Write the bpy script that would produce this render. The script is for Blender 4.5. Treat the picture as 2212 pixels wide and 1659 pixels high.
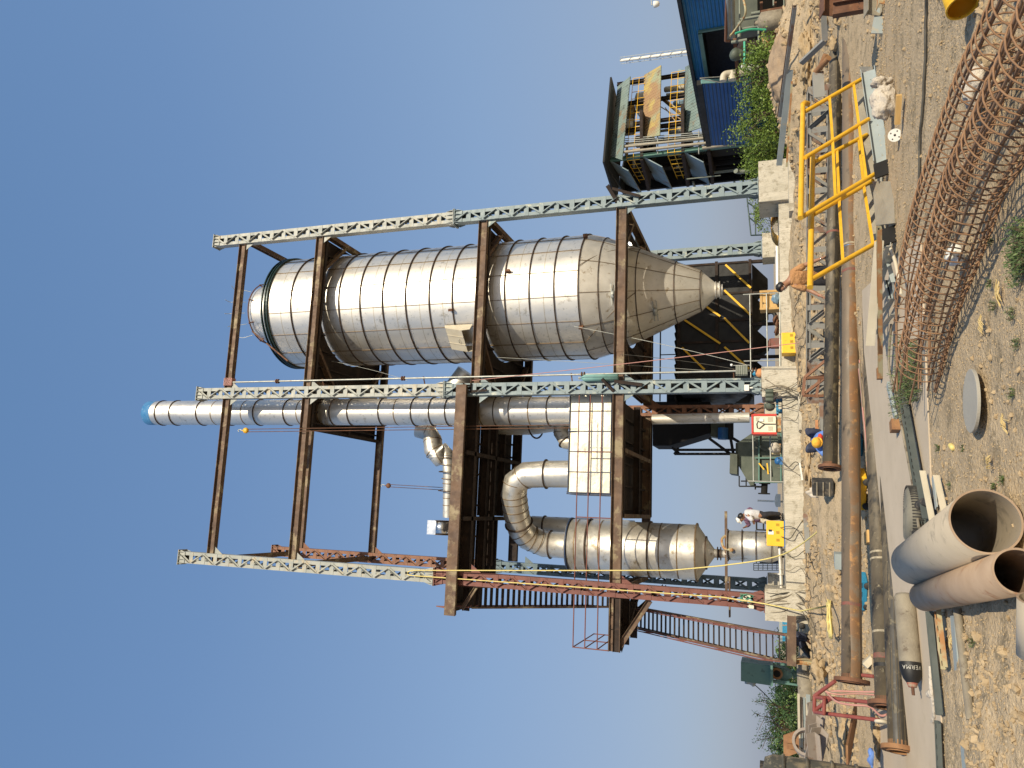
import bpy, bmesh, math, random
from mathutils import Vector, Matrix, noise
from math import radians as R_, sin, cos, pi
scene = bpy.context.scene
for o in list(bpy.data.objects): bpy.data.objects.remove(o)
col = scene.collection

# ---------------------------------------------------------------- camera (phone held on its side: world up is picture left)
F_PX, PITCH, ROLL, EYE = 1603.5, .3405, -.0181, 1.5
_F = Vector((0, cos(PITCH), sin(PITCH))); _U = Vector((0, -sin(PITCH), cos(PITCH))); _R = Vector((1, 0, 0))
CR = cos(ROLL)*_R + sin(ROLL)*_U; CU = -sin(ROLL)*_R + cos(ROLL)*_U
CO = Vector((0, 0, EYE))
cam = bpy.data.objects.new('camera', bpy.data.cameras.new('camera')); col.objects.link(cam)
m = Matrix.Identity(4)
for i, v in enumerate((-CU, CR, -_F)):
    for j in range(3): m[j][i] = v[j]
m.translation = CO
cam.matrix_world = m
cam.data.sensor_width = 36; cam.data.lens = F_PX/2212*36; cam.data.clip_end = 3000; cam.data.clip_start = .05
scene.camera = cam
# ---------------------------------------------------------------- light
SUN_AZ, SUN_EL = R_(151), R_(30)
w = bpy.data.worlds.new('World'); scene.world = w; w.use_nodes = True
nt = w.node_tree; bg = nt.nodes['Background']
sky = nt.nodes.new('ShaderNodeTexSky'); sky.sky_type = 'NISHITA'; sky.sun_disc = False
sky.sun_elevation = SUN_EL; sky.sun_rotation = SUN_AZ; sky.air_density = 1.25; sky.dust_density = 2.2; sky.ozone_density = 1.6
tcw = nt.nodes.new('ShaderNodeTexCoord'); sxyz = nt.nodes.new('ShaderNodeSeparateXYZ'); nt.links.new(tcw.outputs['Generated'], sxyz.inputs[0])
rw = nt.nodes.new('ShaderNodeValToRGB'); el = rw.color_ramp.elements     # hazy air: paler and greyer towards the horizon
el[0].position = 0; el[0].color = (3.1, 3.5, 4.4, 1); el[1].position = 1; el[1].color = (.92, 2.05, 4.15, 1)
for p_, c_ in ((.12, (2.8, 3.6, 5.2, 1)), (.35, (2.25, 3.45, 5.55, 1)), (.65, (1.45, 2.65, 4.95, 1))):
    e_ = el.new(p_); e_.color = c_
nt.links.new(sxyz.outputs['Z'], rw.inputs[0])
mw = nt.nodes.new('ShaderNodeMixRGB'); mw.inputs[0].default_value = .78
nt.links.new(sky.outputs[0], mw.inputs[1]); nt.links.new(rw.outputs[0], mw.inputs[2])
nt.links.new(mw.outputs[0], bg.inputs[0]); bg.inputs[1].default_value = .105
sl = bpy.data.lights.new('sun', 'SUN'); sl.energy = 4.7; sl.angle = R_(.55); sl.color = (1, .89, .70)
so = bpy.data.objects.new('sun', sl); col.objects.link(so)
sd = Vector((sin(SUN_AZ)*cos(SUN_EL), cos(SUN_AZ)*cos(SUN_EL), sin(SUN_EL)))
so.rotation_euler = sd.to_track_quat('Z', 'Y').to_euler(); so.location = (20, -20, 40)
scene.view_settings.view_transform = 'Standard'; scene.view_settings.look = 'None'
scene.view_settings.exposure = .12; scene.view_settings.gamma = 1
scene.render.resolution_x = 1024; scene.render.resolution_y = 768

# ---------------------------------------------------------------- frames of reference
SX, SY, SYAW = -7.5555, 26.6585, .1754
AV = Vector((cos(SYAW), sin(SYAW), 0)); BV = Vector((-sin(SYAW), cos(SYAW), 0)); Q0 = Vector((SX, SY, 0)); ZV = Vector((0, 0, 1))
def S(a, b, z): return Q0 + AV*a + BV*b + ZV*z          # plant grid: along the facade, behind it, height
def ray(px, py): return _F + CR*(829.5-py)/F_PX + CU*(1106-px)/F_PX
def D(px, py, d): return CO + ray(px, py)*d              # a sighted point at a measured depth
def G(px, py, z=0):
    r = ray(px, py); return CO + r*((z-EYE)/r.z)
def SB(px, py, b):
    r = ray(px, py); t = (b-(CO-Q0).dot(BV))/r.dot(BV); return CO + r*t
def bof(x, y): return (Vector((x, y, 0))-Q0).dot(BV)
def aof(x, y): return (Vector((x, y, 0))-Q0).dot(AV)
def smooth(a, b, t):
    t = max(0, min(1, (t-a)/(b-a))); return t*t*(3-2*t)
def gz0(x, y):
    b = bof(x, y); a = aof(x, y)
    z = .25*smooth(-15, -8.5, b) + .42*smooth(-8, -.8, b)
    z += .28*smooth(-6, -1, b)*math.exp(-((a-11)/3.2)**2)
    z -= .36*smooth(.5, 8, x)*smooth(9.5, 15, y)*(1-smooth(-10.5, -6.5, b))
    z += 1.05*math.exp(-((x-9.6)/2.6)**2-((y-24.5)/1.7)**2)
    z += .5*math.exp(-((x-10.5)/2.5)**2-((y-19)/2.2)**2)
    z += .45*math.exp(-((x+3.2)/2.2)**2-((y-17.5)/1.5)**2)
    z += .15*math.exp(-((x+7.5)/1.5)**2-((y-14.2)/1.5)**2)
    z -= .5*math.exp(-((a+1.9)/1.5)**2-((b-.5)/2.0)**2)
    z += .10*math.exp(-((x+3.0)/.9)**2-((y-6.1)/.8)**2)
    if b > 0: z = z*(1-smooth(8, 20, b)) + .35*smooth(8, 20, b)
    return z
def gz(x, y):
    b = bof(x, y)
    z = gz0(x, y)
    k = 1.0
    slab = smooth(8.3, 8.9, y-.13*x)*(1-smooth(13.6, 14.6, y-.13*x))*(1-smooth(1.5, 3, x))
    flat = smooth(7.5, 9, y)*(1-smooth(14.5, 17, y))*smooth(0, 2, x)
    k = 1-.97*slab-.5*flat*(1-slab)
    if y < 60:
        r = noise.fractal(Vector((x*.55, y*.55, 3.1)), 1, 2, 4)
        r2 = noise.fractal(Vector((x*2.3, y*2.3, 7.7)), 1, 2.1, 4)
        rough = .35+1.25*smooth(-13, -6, b) if y > 8 else .5+.9*math.exp(-((x+2.8)/1.4)**2)
        z += k*(.04*r*rough + .035*r2*rough)
        cl = noise.noise(Vector((x*5.1, y*5.1, 1.3))); cl2 = noise.noise(Vector((x*9, y*9, 4.3)))
        z += k*rough*(.03*max(0, cl-.1)+.02*max(0, cl2))
    return z

# ---------------------------------------------------------------- materials
MATS = {}; PENDING = []
def mat(name, c1, c2=None, rough=.7, metal=0., scale=4., stretch=(1, 1, 1), bump=0., bscale=30., c3=None, cut=.6, s3=2., c4=None, cut4=.66, s4=7., lo=.35, hi=.65, st3=(1, 1, 1), rvar=.12, bdist=.02, spec=.5, wave=None):
    M = bpy.data.materials.new(name); M.use_nodes = True; n = M.node_tree.nodes; L = M.node_tree.links
    P = n['Principled BSDF']; P.inputs['Metallic'].default_value = metal; P.inputs['Roughness'].default_value = rough
    P.inputs['Specular IOR Level'].default_value = spec
    tc = n.new('ShaderNodeTexCoord')
    def nz(sc, st, det=7, rg=.6, off=0):
        mp = n.new('ShaderNodeMapping'); mp.inputs['Scale'].default_value = st; mp.inputs['Location'].default_value = (off, off*.7, off*1.3)
        L.new(tc.outputs['Object'], mp.inputs[0])
        t = n.new('ShaderNodeTexNoise'); t.inputs['Scale'].default_value = sc; t.inputs['Detail'].default_value = det; t.inputs['Roughness'].default_value = rg
        L.new(mp.outputs[0], t.inputs['Vector']); return t.outputs['Fac']
    def ramp(f, a, b, ca=(0, 0, 0, 1), cb=(1, 1, 1, 1)):
        r = n.new('ShaderNodeValToRGB'); r.color_ramp.elements[0].position = a; r.color_ramp.elements[1].position = b
        r.color_ramp.elements[0].color = ca; r.color_ramp.elements[1].color = cb; L.new(f, r.inputs[0]); return r.outputs[0]
    def c(x): return (x[0], x[1], x[2], 1)
    f1 = nz(scale, stretch)
    out = ramp(f1, lo, hi, c(c1), c(c2 if c2 else c1))
    for cc, cu, ss, stt, of in ((c3, cut, s3, st3, 5.), (c4, cut4, s4, (1, 1, 1), 11.)):
        if cc:
            f = ramp(nz(ss, stt, 8, .65, of), cu-.04, cu+.05)
            mx = n.new('ShaderNodeMixRGB'); L.new(f, mx.inputs[0]); L.new(out, mx.inputs[1]); mx.inputs[2].default_value = c(cc); out = mx.outputs[0]
    L.new(out, P.inputs['Base Color'])
    if rvar:
        mr = n.new('ShaderNodeMapRange'); L.new(nz(scale*1.7, stretch, 5, .6, 3.), mr.inputs[0])
        mr.inputs[1].default_value = .3; mr.inputs[2].default_value = .7
        mr.inputs[3].default_value = max(.04, rough-rvar); mr.inputs[4].default_value = min(1, rough+rvar); L.new(mr.outputs[0], P.inputs['Roughness'])
    h = None
    if wave:      # corrugated cladding: (axis index or direction vector, pitch)
        dv, pitch, depth = wave
        d = n.new('ShaderNodeVectorMath'); d.operation = 'DOT_PRODUCT'; L.new(tc.outputs['Object'], d.inputs[0]); d.inputs[1].default_value = dv
        q = n.new('ShaderNodeMath'); q.operation = 'MULTIPLY'; L.new(d.outputs['Value'], q.inputs[0]); q.inputs[1].default_value = 2*pi/pitch
        s_ = n.new('ShaderNodeMath'); s_.operation = 'SINE'; L.new(q.outputs[0], s_.inputs[0])
        b_ = n.new('ShaderNodeBump'); b_.inputs['Strength'].default_value = 1; b_.inputs['Distance'].default_value = depth; L.new(s_.outputs[0], b_.inputs['Height']); h = b_.outputs[0]
    if bump:
        b = n.new('ShaderNodeBump'); b.inputs['Strength'].default_value = bump; b.inputs['Distance'].default_value = bdist
        L.new(nz(bscale, stretch, 6, .6, 9.), b.inputs['Height'])
        if h: L.new(h, b.inputs['Normal'])
        h = b.outputs[0]
    if h: L.new(h, P.inputs['Normal'])
    MATS[name] = M; return M
mat('soil', (.43, .325, .20), (.51, .39, .245), .95, scale=1.1, bump=1, bscale=26, bdist=.03, c3=(.29, .225, .14), cut=.55, s3=3.5, c4=(.56, .44, .29), cut4=.56, s4=38, rvar=.03, spec=.15)
mat('clod', (.36, .265, .155), (.46, .35, .215), .95, scale=5, bump=.8, bscale=25, rvar=.02, spec=.1)
mat('slab', (.50, .41, .30), (.57, .47, .35), .9, scale=.9, bump=.25, bscale=60, c3=(.50, .41, .29), cut=.62, s3=5, rvar=.03, spec=.2)
mat('concrete', (.47, .43, .34), (.58, .53, .43), .88, scale=1.8, bump=.9, bscale=14, bdist=.05, stretch=(2, 1.2, .35), c3=(.37, .33, .25), cut=.56, s3=4, c4=(.17, .15, .11), cut4=.66, s4=12, rvar=.04, spec=.2)
mat('steel_ss', (.76, .71, .62), (.84, .79, .70), .47, .88, scale=1.2, stretch=(1, 1, .35), c3=(.50, .45, .36), cut=.64, s3=1.6, c4=(.56, .53, .46), cut4=.62, s4=6, rvar=.06, bump=.02, bscale=1.2)
mat('steel_dull', (.60, .565, .49), (.70, .66, .58), .52, .6, scale=1.6, c3=(.36, .29, .20), cut=.63, s3=3.2, c4=(.28, .22, .15), cut4=.70, s4=9, rvar=.1, bump=.05, bscale=4)
mat('band_dark', (.035, .028, .022), (.10, .06, .035), .6, .3, scale=6, rvar=.1)
mat('weld_line', (.16, .10, .05), (.26, .19, .11), .6, .5, scale=9)
mat('green_ring', (.012, .03, .028), (.02, .05, .045), .4, .2, scale=5)
mat('rust', (.10, .048, .028), (.19, .085, .042), .82, .1, scale=3, bump=.3, bscale=40, c3=(.29, .17, .085), cut=.6, s3=2.2, c4=(.06, .035, .025), cut4=.64, s4=11)
mat('rust_beam', (.095, .06, .042), (.16, .098, .06), .7, .2, scale=2.2, bump=.2, bscale=40, c3=(.27, .215, .13), cut=.57, s3=1.5, c4=(.055, .036, .028), cut4=.66, s4=9)
mat('rust_deep', (.022, .015, .012), (.04, .025, .018), .9, .0, scale=3, bump=.2, bscale=40, c3=(.065, .038, .024), cut=.63, s3=2)
mat('red_oxide', (.145, .052, .04), (.20, .075, .055), .65, scale=3, c3=(.14, .06, .045), cut=.63, s3=3, bump=.1, bscale=40)
mat('brown_oxide', (.19, .085, .048), (.26, .125, .07), .7, scale=3, c3=(.13, .07, .045), cut=.6, s3=3, bump=.1, bscale=40)
mat('paint_bluegrey', (.17, .225, .24), (.22, .275, .285), .55, scale=2, c3=(.42, .44, .36), cut=.62, s3=2.5, c4=(.20, .17, .12), cut4=.71, s4=12)
mat('paint_palegrey', (.27, .285, .26), (.36, .37, .33), .55, scale=2, c3=(.42, .36, .25), cut=.6, s3=3, c4=(.20, .15, .1), cut4=.70, s4=12)
mat('paint_yellow', (.66, .36, .015), (.74, .43, .03), .42, scale=5, c3=(.62, .32, .02), cut=.66, s3=4, c4=(.07, .04, .02), cut4=.68, s4=26, rvar=.08)
mat('machine_yellow', (.82, .46, .02), (.85, .50, .03), .45, scale=3, c3=(.66, .36, .03), cut=.66, s3=6, rvar=.06)
mat('black_paint', (.007, .0065, .006), (.012, .011, .010), .6, .0, scale=2, c3=(.022, .02, .017), cut=.62, s3=1.6)
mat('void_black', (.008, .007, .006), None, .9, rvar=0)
mat('blue_clad', (.014, .15, .36), (.02, .19, .42), .5, scale=.6, wave=((0, 0, 1), .22, .03), c3=(.02, .12, .34), cut=.6, s3=.5)
mat('blue_clad_v', (.012, .09, .30), (.018, .115, .35), .5, scale=.6, wave=((.98, .17, 0), .25, .03))
mat('green_clad', (.17, .235, .215), (.24, .30, .27), .6, scale=.5, wave=((.98, .17, .0), .3, .05), c3=(.25, .18, .11), cut=.60, s3=.7, c4=(.12, .14, .12), cut4=.6, s4=1.5)
mat('rusty_clad', (.34, .36, .22), (.36, .22, .11), .7, scale=.28, lo=.42, hi=.52, wave=((.98, .17, .0), .3, .05), c3=(.48, .36, .12), cut=.56, s3=.6, c4=(.2, .12, .07), cut4=.62, s4=1.2)
mat('blue_paint', (.02, .11, .30), (.03, .15, .36), .5, scale=4, c3=(.02, .06, .15), cut=.64, s3=5)
mat('cyan_paint', (.02, .20, .36), (.03, .25, .42), .5, scale=4, c3=(.02, .10, .2), cut=.66, s3=7)
mat('green_paint', (.085, .18, .15), (.115, .22, .18), .5, scale=2, c3=(.05, .11, .09), cut=.62, s3=4)
mat('olive_paint', (.06, .075, .055), (.10, .115, .085), .6, scale=2, c3=(.06, .08, .06), cut=.6, s3=3)
mat('pipe_dark', (.075, .06, .04), (.15, .12, .075), .62, .1, scale=2.2, stretch=(.35, 1, 1), c3=(.022, .020, .017), cut=.55, s3=3.4, st3=(.3, 1, 1), c4=(.26, .22, .14), cut4=.64, s4=14, bump=.1, bscale=30)
mat('pipe_brown', (.13, .105, .075), (.19, .135, .085), .6, .1, scale=1.6, stretch=(.25, 1, 1), c3=(.05, .04, .03), cut=.62, s3=3, st3=(.3, 1, 1), c4=(.30, .22, .13), cut4=.66, s4=9, bump=.08, bscale=30)
mat('pipe_grey', (.40, .335, .245), (.46, .39, .29), .6, .1, scale=1.5, c3=(.29, .25, .19), cut=.6, s3=5, bump=.05, bscale=40)
mat('pipe_tan', (.30, .205, .13), (.38, .275, .185), .62, .1, scale=2.5, c3=(.24, .12, .06), cut=.62, s3=4, bump=.1, bscale=40)
mat('rebar', (.20, .11, .06), (.33, .19, .10), .85, .1, scale=7, bump=.6, bscale=90, bdist=.004)
mat('cyl_grey', (.20, .17, .125), (.29, .25, .18), .75, scale=5, bump=.4, bscale=60, c3=(.12, .09, .06), cut=.62, s3=8)
mat('grey_channel', (.26, .30, .30), (.33, .37, .36), .6, scale=2, c3=(.36, .33, .26), cut=.62, s3=5)
mat('galv', (.36, .37, .33), (.46, .46, .41), .5, .5, scale=4, c3=(.34, .20, .10), cut=.64, s3=5)
mat('tray_dark', (.075, .09, .085), (.12, .135, .125), .6, .3, scale=3, c3=(.2, .13, .07), cut=.66, s3=5)
mat('tray_rusty', (.42, .37, .22), (.40, .20, .08), .7, .2, scale=5, lo=.45, hi=.55)
mat('rubber', (.02, .02, .02), (.05, .047, .042), .8, scale=5, c3=(.12, .10, .075), cut=.58, s3=6, bump=.2, bscale=30)
mat('rubber_dusty', (.13, .125, .10), (.20, .185, .145), .85, scale=5, c3=(.06, .055, .05), cut=.6, s3=5)
mat('ribbed_drum', (.055, .055, .045), (.10, .095, .07), .5, scale=2.5, c3=(.25, .20, .12), cut=.57, s3=2.2, c4=(.3, .25, .16), cut4=.62, s4=6)
mat('white_bag', (.46, .40, .32), (.62, .55, .45), .7, scale=5, bump=1, bscale=9, bdist=.06)
mat('wood', (.50, .30, .10), (.62, .40, .15), .7, scale=3, stretch=(1, 1, 6))
mat('cable_black', (.02, .02, .018), (.10, .09, .07), .7, scale=3)
mat('cable_pink', (.42, .20, .17), (.5, .25, .2), .6, scale=3)
mat('rope_yellow', (.62, .50, .16), (.72, .60, .24), .8, scale=20)
mat('hose_green', (.04, .34, .2), (.05, .42, .26), .5, scale=3)
mat('white_paint', (.74, .72, .64), (.8, .78, .7), .5, scale=3, c3=(.42, .3, .2), cut=.68, s3=9)
mat('cream_panel', (.72, .66, .48), (.78, .72, .54), .5, scale=4, c3=(.4, .3, .2), cut=.69, s3=14)
mat('red_paint', (.52, .035, .02), (.58, .05, .03), .45, scale=4, c3=(.3, .04, .03), cut=.66, s3=6)
mat('leaf', (.10, .17, .02), (.21, .29, .045), .6, scale=.9, lo=.3, hi=.7, c3=(.03, .07, .015), cut=.6, s3=2.2, c4=(.2, .24, .05), cut4=.64, s4=3, rvar=0)
mat('leaf_dark', (.02, .055, .018), (.05, .10, .03), .6, scale=1, c3=(.09, .14, .04), cut=.62, s3=2.5, rvar=0)
mat('weed_leaf', (.08, .13, .035), (.16, .21, .07), .7, scale=2, rvar=0)
mat('bark', (.08, .055, .035), (.15, .11, .07), .9, scale=6)
mat('straw', (.52, .38, .15), (.62, .47, .22), .8, scale=9)
mat('brick', (.52, .22, .09), (.60, .30, .14), .9, scale=9, bump=.2)
mat('skin', (.30, .15, .085), (.36, .185, .11), .55, scale=8, rvar=.05)
mat('hair', (.008, .007, .006), (.02, .016, .013), .45, scale=40)
mat('shirt_orange', (.40, .20, .08), (.50, .26, .11), .85, scale=9, bump=1, bscale=7, bdist=.08)
mat('shirt_purple', (.10, .045, .09), (.20, .11, .17), .85, scale=18)
mat('shirt_white', (.62, .62, .64), (.74, .74, .76), .85, scale=14, c4=(.35, .35, .4), cut4=.62, s4=22)
mat('shirt_blue', (.10, .20, .52), (.15, .27, .6), .85, scale=9)
mat('trousers', (.014, .014, .018), (.028, .028, .034), .9, scale=9)
mat('cloth_navy', (.02, .025, .05), (.05, .06, .10), .9, scale=8)
mat('turban', (.72, .30, .03), (.75, .5, .05), .8, scale=12)
mat('red_cloth', (.62, .04, .03), (.7, .08, .04), .8, scale=12)
mat('chrome', (.8, .8, .78), None, .2, 1, rvar=0)
mat('blue_sheet', (.12, .22, .32), (.30, .36, .38), .35, scale=5)
mat('check_plate', (.30, .265, .20), (.37, .33, .25), .6, .3, scale=3, bump=.7, bscale=24, bdist=.01)
mat('tank_cap_blue', (.04, .17, .36), (.07, .22, .42), .45, scale=5, c3=(.3, .4, .5), cut=.62, s3=8)
mat('glass_white', (.75, .77, .75), None, .2, rvar=0)
mat('plate_disc', (.32, .30, .255), (.37, .345, .29), .8, scale=2, bump=.2)

# ---------------------------------------------------------------- mesh builder
def frame(d, up=ZV):
    d = d.normalized()
    if abs(d.dot(up)) > .995: up = Vector((1, 0, 0)) if abs(d.x) < .9 else Vector((0, 1, 0))
    s = d.cross(up).normalized(); u = s.cross(d).normalized(); return d, s, u
class B:
    def __init__(s): s.v = []; s.f = []; s.sm = []
    def add(s, vs, fs, smooth=False):
        k = len(s.v); s.v += [Vector(v) for v in vs]
        s.f += [tuple(i+k for i in f) for f in fs]; s.sm += [smooth]*len(fs)
    def obox(s, c, X, Y, Z):              # centre and three half vectors
        c = Vector(c); vs = [c+X*i+Y*j+Z*k for i in (-1, 1) for j in (-1, 1) for k in (-1, 1)]
        fs = [(0, 1, 3, 2), (4, 6, 7, 5), (0, 4, 5, 1), (2, 3, 7, 6), (0, 2, 6, 4), (1, 5, 7, 3)]
        if X.cross(Y).dot(Z) < 0: fs = [tuple(reversed(f)) for f in fs]
        s.add(vs, fs); return s
    def box(s, c, sx, sy, sz, yaw=None):  # sizes; default aligned to plant grid
        A, Bb = (AV, BV) if yaw is None else (Vector((cos(yaw), sin(yaw), 0)), Vector((-sin(yaw), cos(yaw), 0)))
        return s.obox(c, A*sx/2, Bb*sy/2, ZV*sz/2)
    def sbox(s, a0, a1, b0, b1, z0, z1):
        return s.box(S((a0+a1)/2, (b0+b1)/2, (z0+z1)/2), abs(a1-a0), abs(b1-b0), abs(z1-z0))
    def bar(s, p, q, w, h, up=ZV):        # w sideways, h along up
        p, q = Vector(p), Vector(q); d, sd_, u = frame(q-p, up)
        return s.obox((p+q)/2, (q-p)/2, sd_*w/2, u*h/2)
    def ibeam(s, p, q, h, w, t=.02, up=ZV):
        p, q = Vector(p), Vector(q); d, sd_, u = frame(q-p, up)
        for sg in (-1, 1): s.bar(p+u*sg*(h/2-t/2), q+u*sg*(h/2-t/2), w, t, up)
        s.bar(p, q, t, h-2*t-.002, up); return s
    def chan(s, p, q, h, w, t=.012, up=ZV, side=1):   # web at -side, flanges towards +side
        p, q = Vector(p), Vector(q); d, sd_, u = frame(q-p, up)
        s.bar(p-sd_*side*(w/2-t/2), q-sd_*side*(w/2-t/2), t, h, up)
        for sg in (-1, 1): s.bar(p+u*sg*(h/2-t/2)+sd_*side*t*.55, q+u*sg*(h/2-t/2)+sd_*side*t*.55, w-t*1.1, t, up)
        return s
    def angle(s, p, q, w, t=.008, up=ZV):
        p, q = Vector(p), Vector(q); d, sd_, u = frame(q-p, up)
        s.bar(p, q, w, t, up); s.bar(p+u*(w/2+t/2+.001)-sd_*(w/2-t/2), q+u*(w/2+t/2+.001)-sd_*(w/2-t/2), t, w, up); return s
    def path(s, pts, r, n=8, cap=True, smooth=True, closed=False, nrm=None):
        pts = [Vector(p) for p in pts]; m_ = len(pts); rings = []; prev = None
        rr = r if isinstance(r, (list, tuple)) else [r]*m_
        for i, p in enumerate(pts):
            if closed: t = (pts[(i+1) % m_]-pts[i-1])
            else: t = (pts[min(i+1, m_-1)]-pts[max(i-1, 0)])
            if t.length < 1e-9: t = Vector((0, 0, 1))
            t.normalize()
            if prev is None: _, sd_, u = frame(t)
            else:
                u = prev-t*prev.dot(t)
                if u.length < 1e-6: _, _, u = frame(t)
                u.normalize(); sd_ = t.cross(u)
            prev = u
            rings.append([p+(sd_*cos(2*pi*k/n)+u*sin(2*pi*k/n))*rr[i] for k in range(n)])
        vs = [v for g in rings for v in g]; fs = []
        for i in range(m_-1 if not closed else m_):
            j = (i+1) % m_
            for k in range(n): k2 = (k+1) % n; fs.append((i*n+k, j*n+k, j*n+k2, i*n+k2))
        s.add(vs, fs, smooth)
        if cap and not closed:
            s.add(rings[0], [tuple(range(n))]); s.add(rings[-1], [tuple(reversed(range(n)))])
        return s
    def tube(s, p, q, r, n=10, r2=None, cap=True): return s.path([p, q], [r, r if r2 is None else r2], n, cap)
    def lathe(s, base, prof, n=48, axis=ZV, smooth=True, a0=0, a1=2*pi):  # prof: list of (radius, height)
        base = Vector(base); d, sd_, u = frame(axis); full = abs(a1-a0-2*pi) < 1e-6; m_ = n if full else n+1
        vs = []; fs = []
        for (r, h) in prof:
            for k in range(m_):
                a = a0+(a1-a0)*k/n; vs.append(base+d*h+(sd_*cos(a)+u*sin(a))*r)
        for i in range(len(prof)-1):
            for k in range(n):
                k2 = (k+1) % m_
                fs.append((i*m_+k, i*m_+k2, (i+1)*m_+k2, (i+1)*m_+k))
        s.add(vs, fs, smooth); return s
    def ring(s, c, R, r, axis=ZV, n=40, w=None):       # flat band of section w x 2r round a pipe
        w = w or r*2; return s.lathe(c, [(R-r, -w/2), (R+r, -w/2), (R+r, w/2), (R-r, w/2), (R-r, -w/2)], n, axis, False)
    def disc(s, c, R, axis=ZV, n=32, r0=0):
        d, sd_, u = frame(axis); c = Vector(c)
        o = [c+(sd_*cos(2*pi*k/n)+u*sin(2*pi*k/n))*R for k in range(n)]
        if r0: s.lathe(c, [(r0, 0), (R, 0)], n, axis, False)
        else: s.add(o, [tuple(range(n))])
        return s
    def prism(s, poly, thick):          # poly: 3-d points in a plane; thickness along the normal
        poly = [Vector(p) for p in poly]; nn = Vector((0, 0, 0))
        for i in range(len(poly)): nn += poly[i].cross(poly[(i+1) % len(poly)])
        nn.normalize(); n = len(poly)
        vs = [p-nn*thick/2 for p in poly]+[p+nn*thick/2 for p in poly]
        fs = [tuple(reversed(range(n))), tuple(range(n, 2*n))]+[(i, (i+1) % n, n+(i+1) % n, n+i) for i in range(n)]
        s.add(vs, fs); return s
    def blob(s, c, r, sub=2, amp=.25, seed=0, sq=(1, 1, 1), fr=1.5):
        bm = bmesh.new(); bmesh.ops.create_icosphere(bm, subdivisions=sub, radius=1)
        c = Vector(c); vs = []
        for v in bm.verts:
            k = 1+amp*noise.fractal(v.co*fr+Vector((seed*3.1, seed*1.7, seed)), 1, 2, 3)
            vs.append(c+Vector((v.co.x*sq[0], v.co.y*sq[1], v.co.z*sq[2]))*r*k)
        fs = [tuple(v.index for v in f.verts) for f in bm.faces]; bm.free(); s.add(vs, fs, sub > 1); return s
    def build(s, name, material, parent=None, org=None):
        if org is None: org = root_of(parent).location if parent else Vector((0, 0, 0))
        me = bpy.data.meshes.new(name); me.from_pydata([v-org for v in s.v], [], s.f); me.update()
        me.polygons.foreach_set('use_smooth', s.sm)
        PENDING.append((me, material))
        o = bpy.data.objects.new(name, me); col.objects.link(o)
        if parent: o.parent = parent
        else: o.location = org
        return o
def root_of(o):
    while o.parent: o = o.parent
    return o
def tag(o, label, cat, group=None, kind=None):
    if label: o['label'] = label
    if cat: o['category'] = cat
    if group: o['group'] = group
    if kind: o['kind'] = kind
    return o
def empty(name, loc, label, cat, group=None):
    o = bpy.data.objects.new(name, None); col.objects.link(o); o.location = Vector(loc); o.empty_display_size = .2
    bpy.context.view_layer.update()
    return tag(o, label, cat, group)
def solo(name, b, material, label, cat, group=None, org=None):
    if org is None:
        org = sum(b.v, Vector((0, 0, 0)))/len(b.v); org = Vector((org.x, org.y, min(v.z for v in b.v)))
    return tag(b.build(name, material, None, org), label, cat, group)
def children(o): return [c for c in bpy.data.objects if c.parent == o]
def copy_tree(o, parent=None):
    c = o.copy(); col.objects.link(c); c.parent = parent
    for ch in children(o): copy_tree(ch, c)
    return c
def sag(p, q, d, n=14, dirn=None):
    p, q = Vector(p), Vector(q); return [p.lerp(q, t/n)-ZV*(4*d*(t/n)*(1-t/n)) for t in range(n+1)]
def spline(pts, k=6):
    pts = [Vector(p) for p in pts]; out = []
    P = [pts[0]]+pts+[pts[-1]]
    for i in range(1, len(P)-2):
        for j in range(k):
            t = j/k; a, b, c, d = P[i-1], P[i], P[i+1], P[i+2]
            out.append(.5*((2*b)+(c-a)*t+(2*a-5*b+4*c-d)*t*t+(3*b-a-3*c+d)*t**3))
    out.append(pts[-1]); return out
# ================================================================= GROUND
def build_ground():
    def axis(lo, hi, st, far):
        xs = []; x = lo
        while x < hi: xs.append(x); x += st
        s = st; a = list(xs)
        while x < far: a.append(x); s *= 1.25; x += s
        s = st; x = lo; pre = []
        while x > -far: s *= 1.25; x -= s; pre.append(x)
        return list(reversed(pre))+a
    xs = axis(-9.0, 12.5, .055, 1500); ys = [3.2]; y = 3.2; s = .05
    while y < 1500:
        s = .035+.005*(y-3.2) if y < 32 else s*1.22
        y += s; ys.append(y)
    ys = [-60, -20, -6, 0, 2]+ys
    V = []; W = len(xs)
    for y in ys:
        for x in xs:
            V.append((x, y, gz(x, y) if (abs(x) < 40 and -1 < y < 60) else (.35 if y > 60 else gz0(x, y))))
    F = [(j*W+i, j*W+i+1, (j+1)*W+i+1, (j+1)*W+i) for j in range(len(ys)-1) for i in range(W-1)]
    b = B(); b.add(V, F, True)
    o = b.build('ground', 'soil'); o['kind'] = 'structure'; return o
build_ground()
# smooth cast slab strip between the pipes and the foreground
def build_slab():
    b = B(); xs = [-16+.5*i for i in range(36)]
    top = []; bot = []
    for x in xs:
        y0 = 8.75+.13*x+.05*noise.noise(Vector((x*2, 0, 0))); y1 = 13.9+.13*x+.07*noise.noise(Vector((x*2, 5, 0)))
        top.append((x, y1)); bot.append((x, y0))
    vs = []
    for (x, y1), (_, y0) in zip(top, bot):
        vs += [(x, y0, -.06), (x, y0, .014), (x, y1, .06), (x, y1, -.03)]
    fs = []
    for i in range(len(xs)-1):
        for k in range(3): fs.append((i*4+k, i*4+k+1, i*4+4+k+1, i*4+4+k)[::-1])
    b.add(vs, fs); o = b.build('concrete_path', 'slab'); o['kind'] = 'structure'
build_slab()

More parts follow.
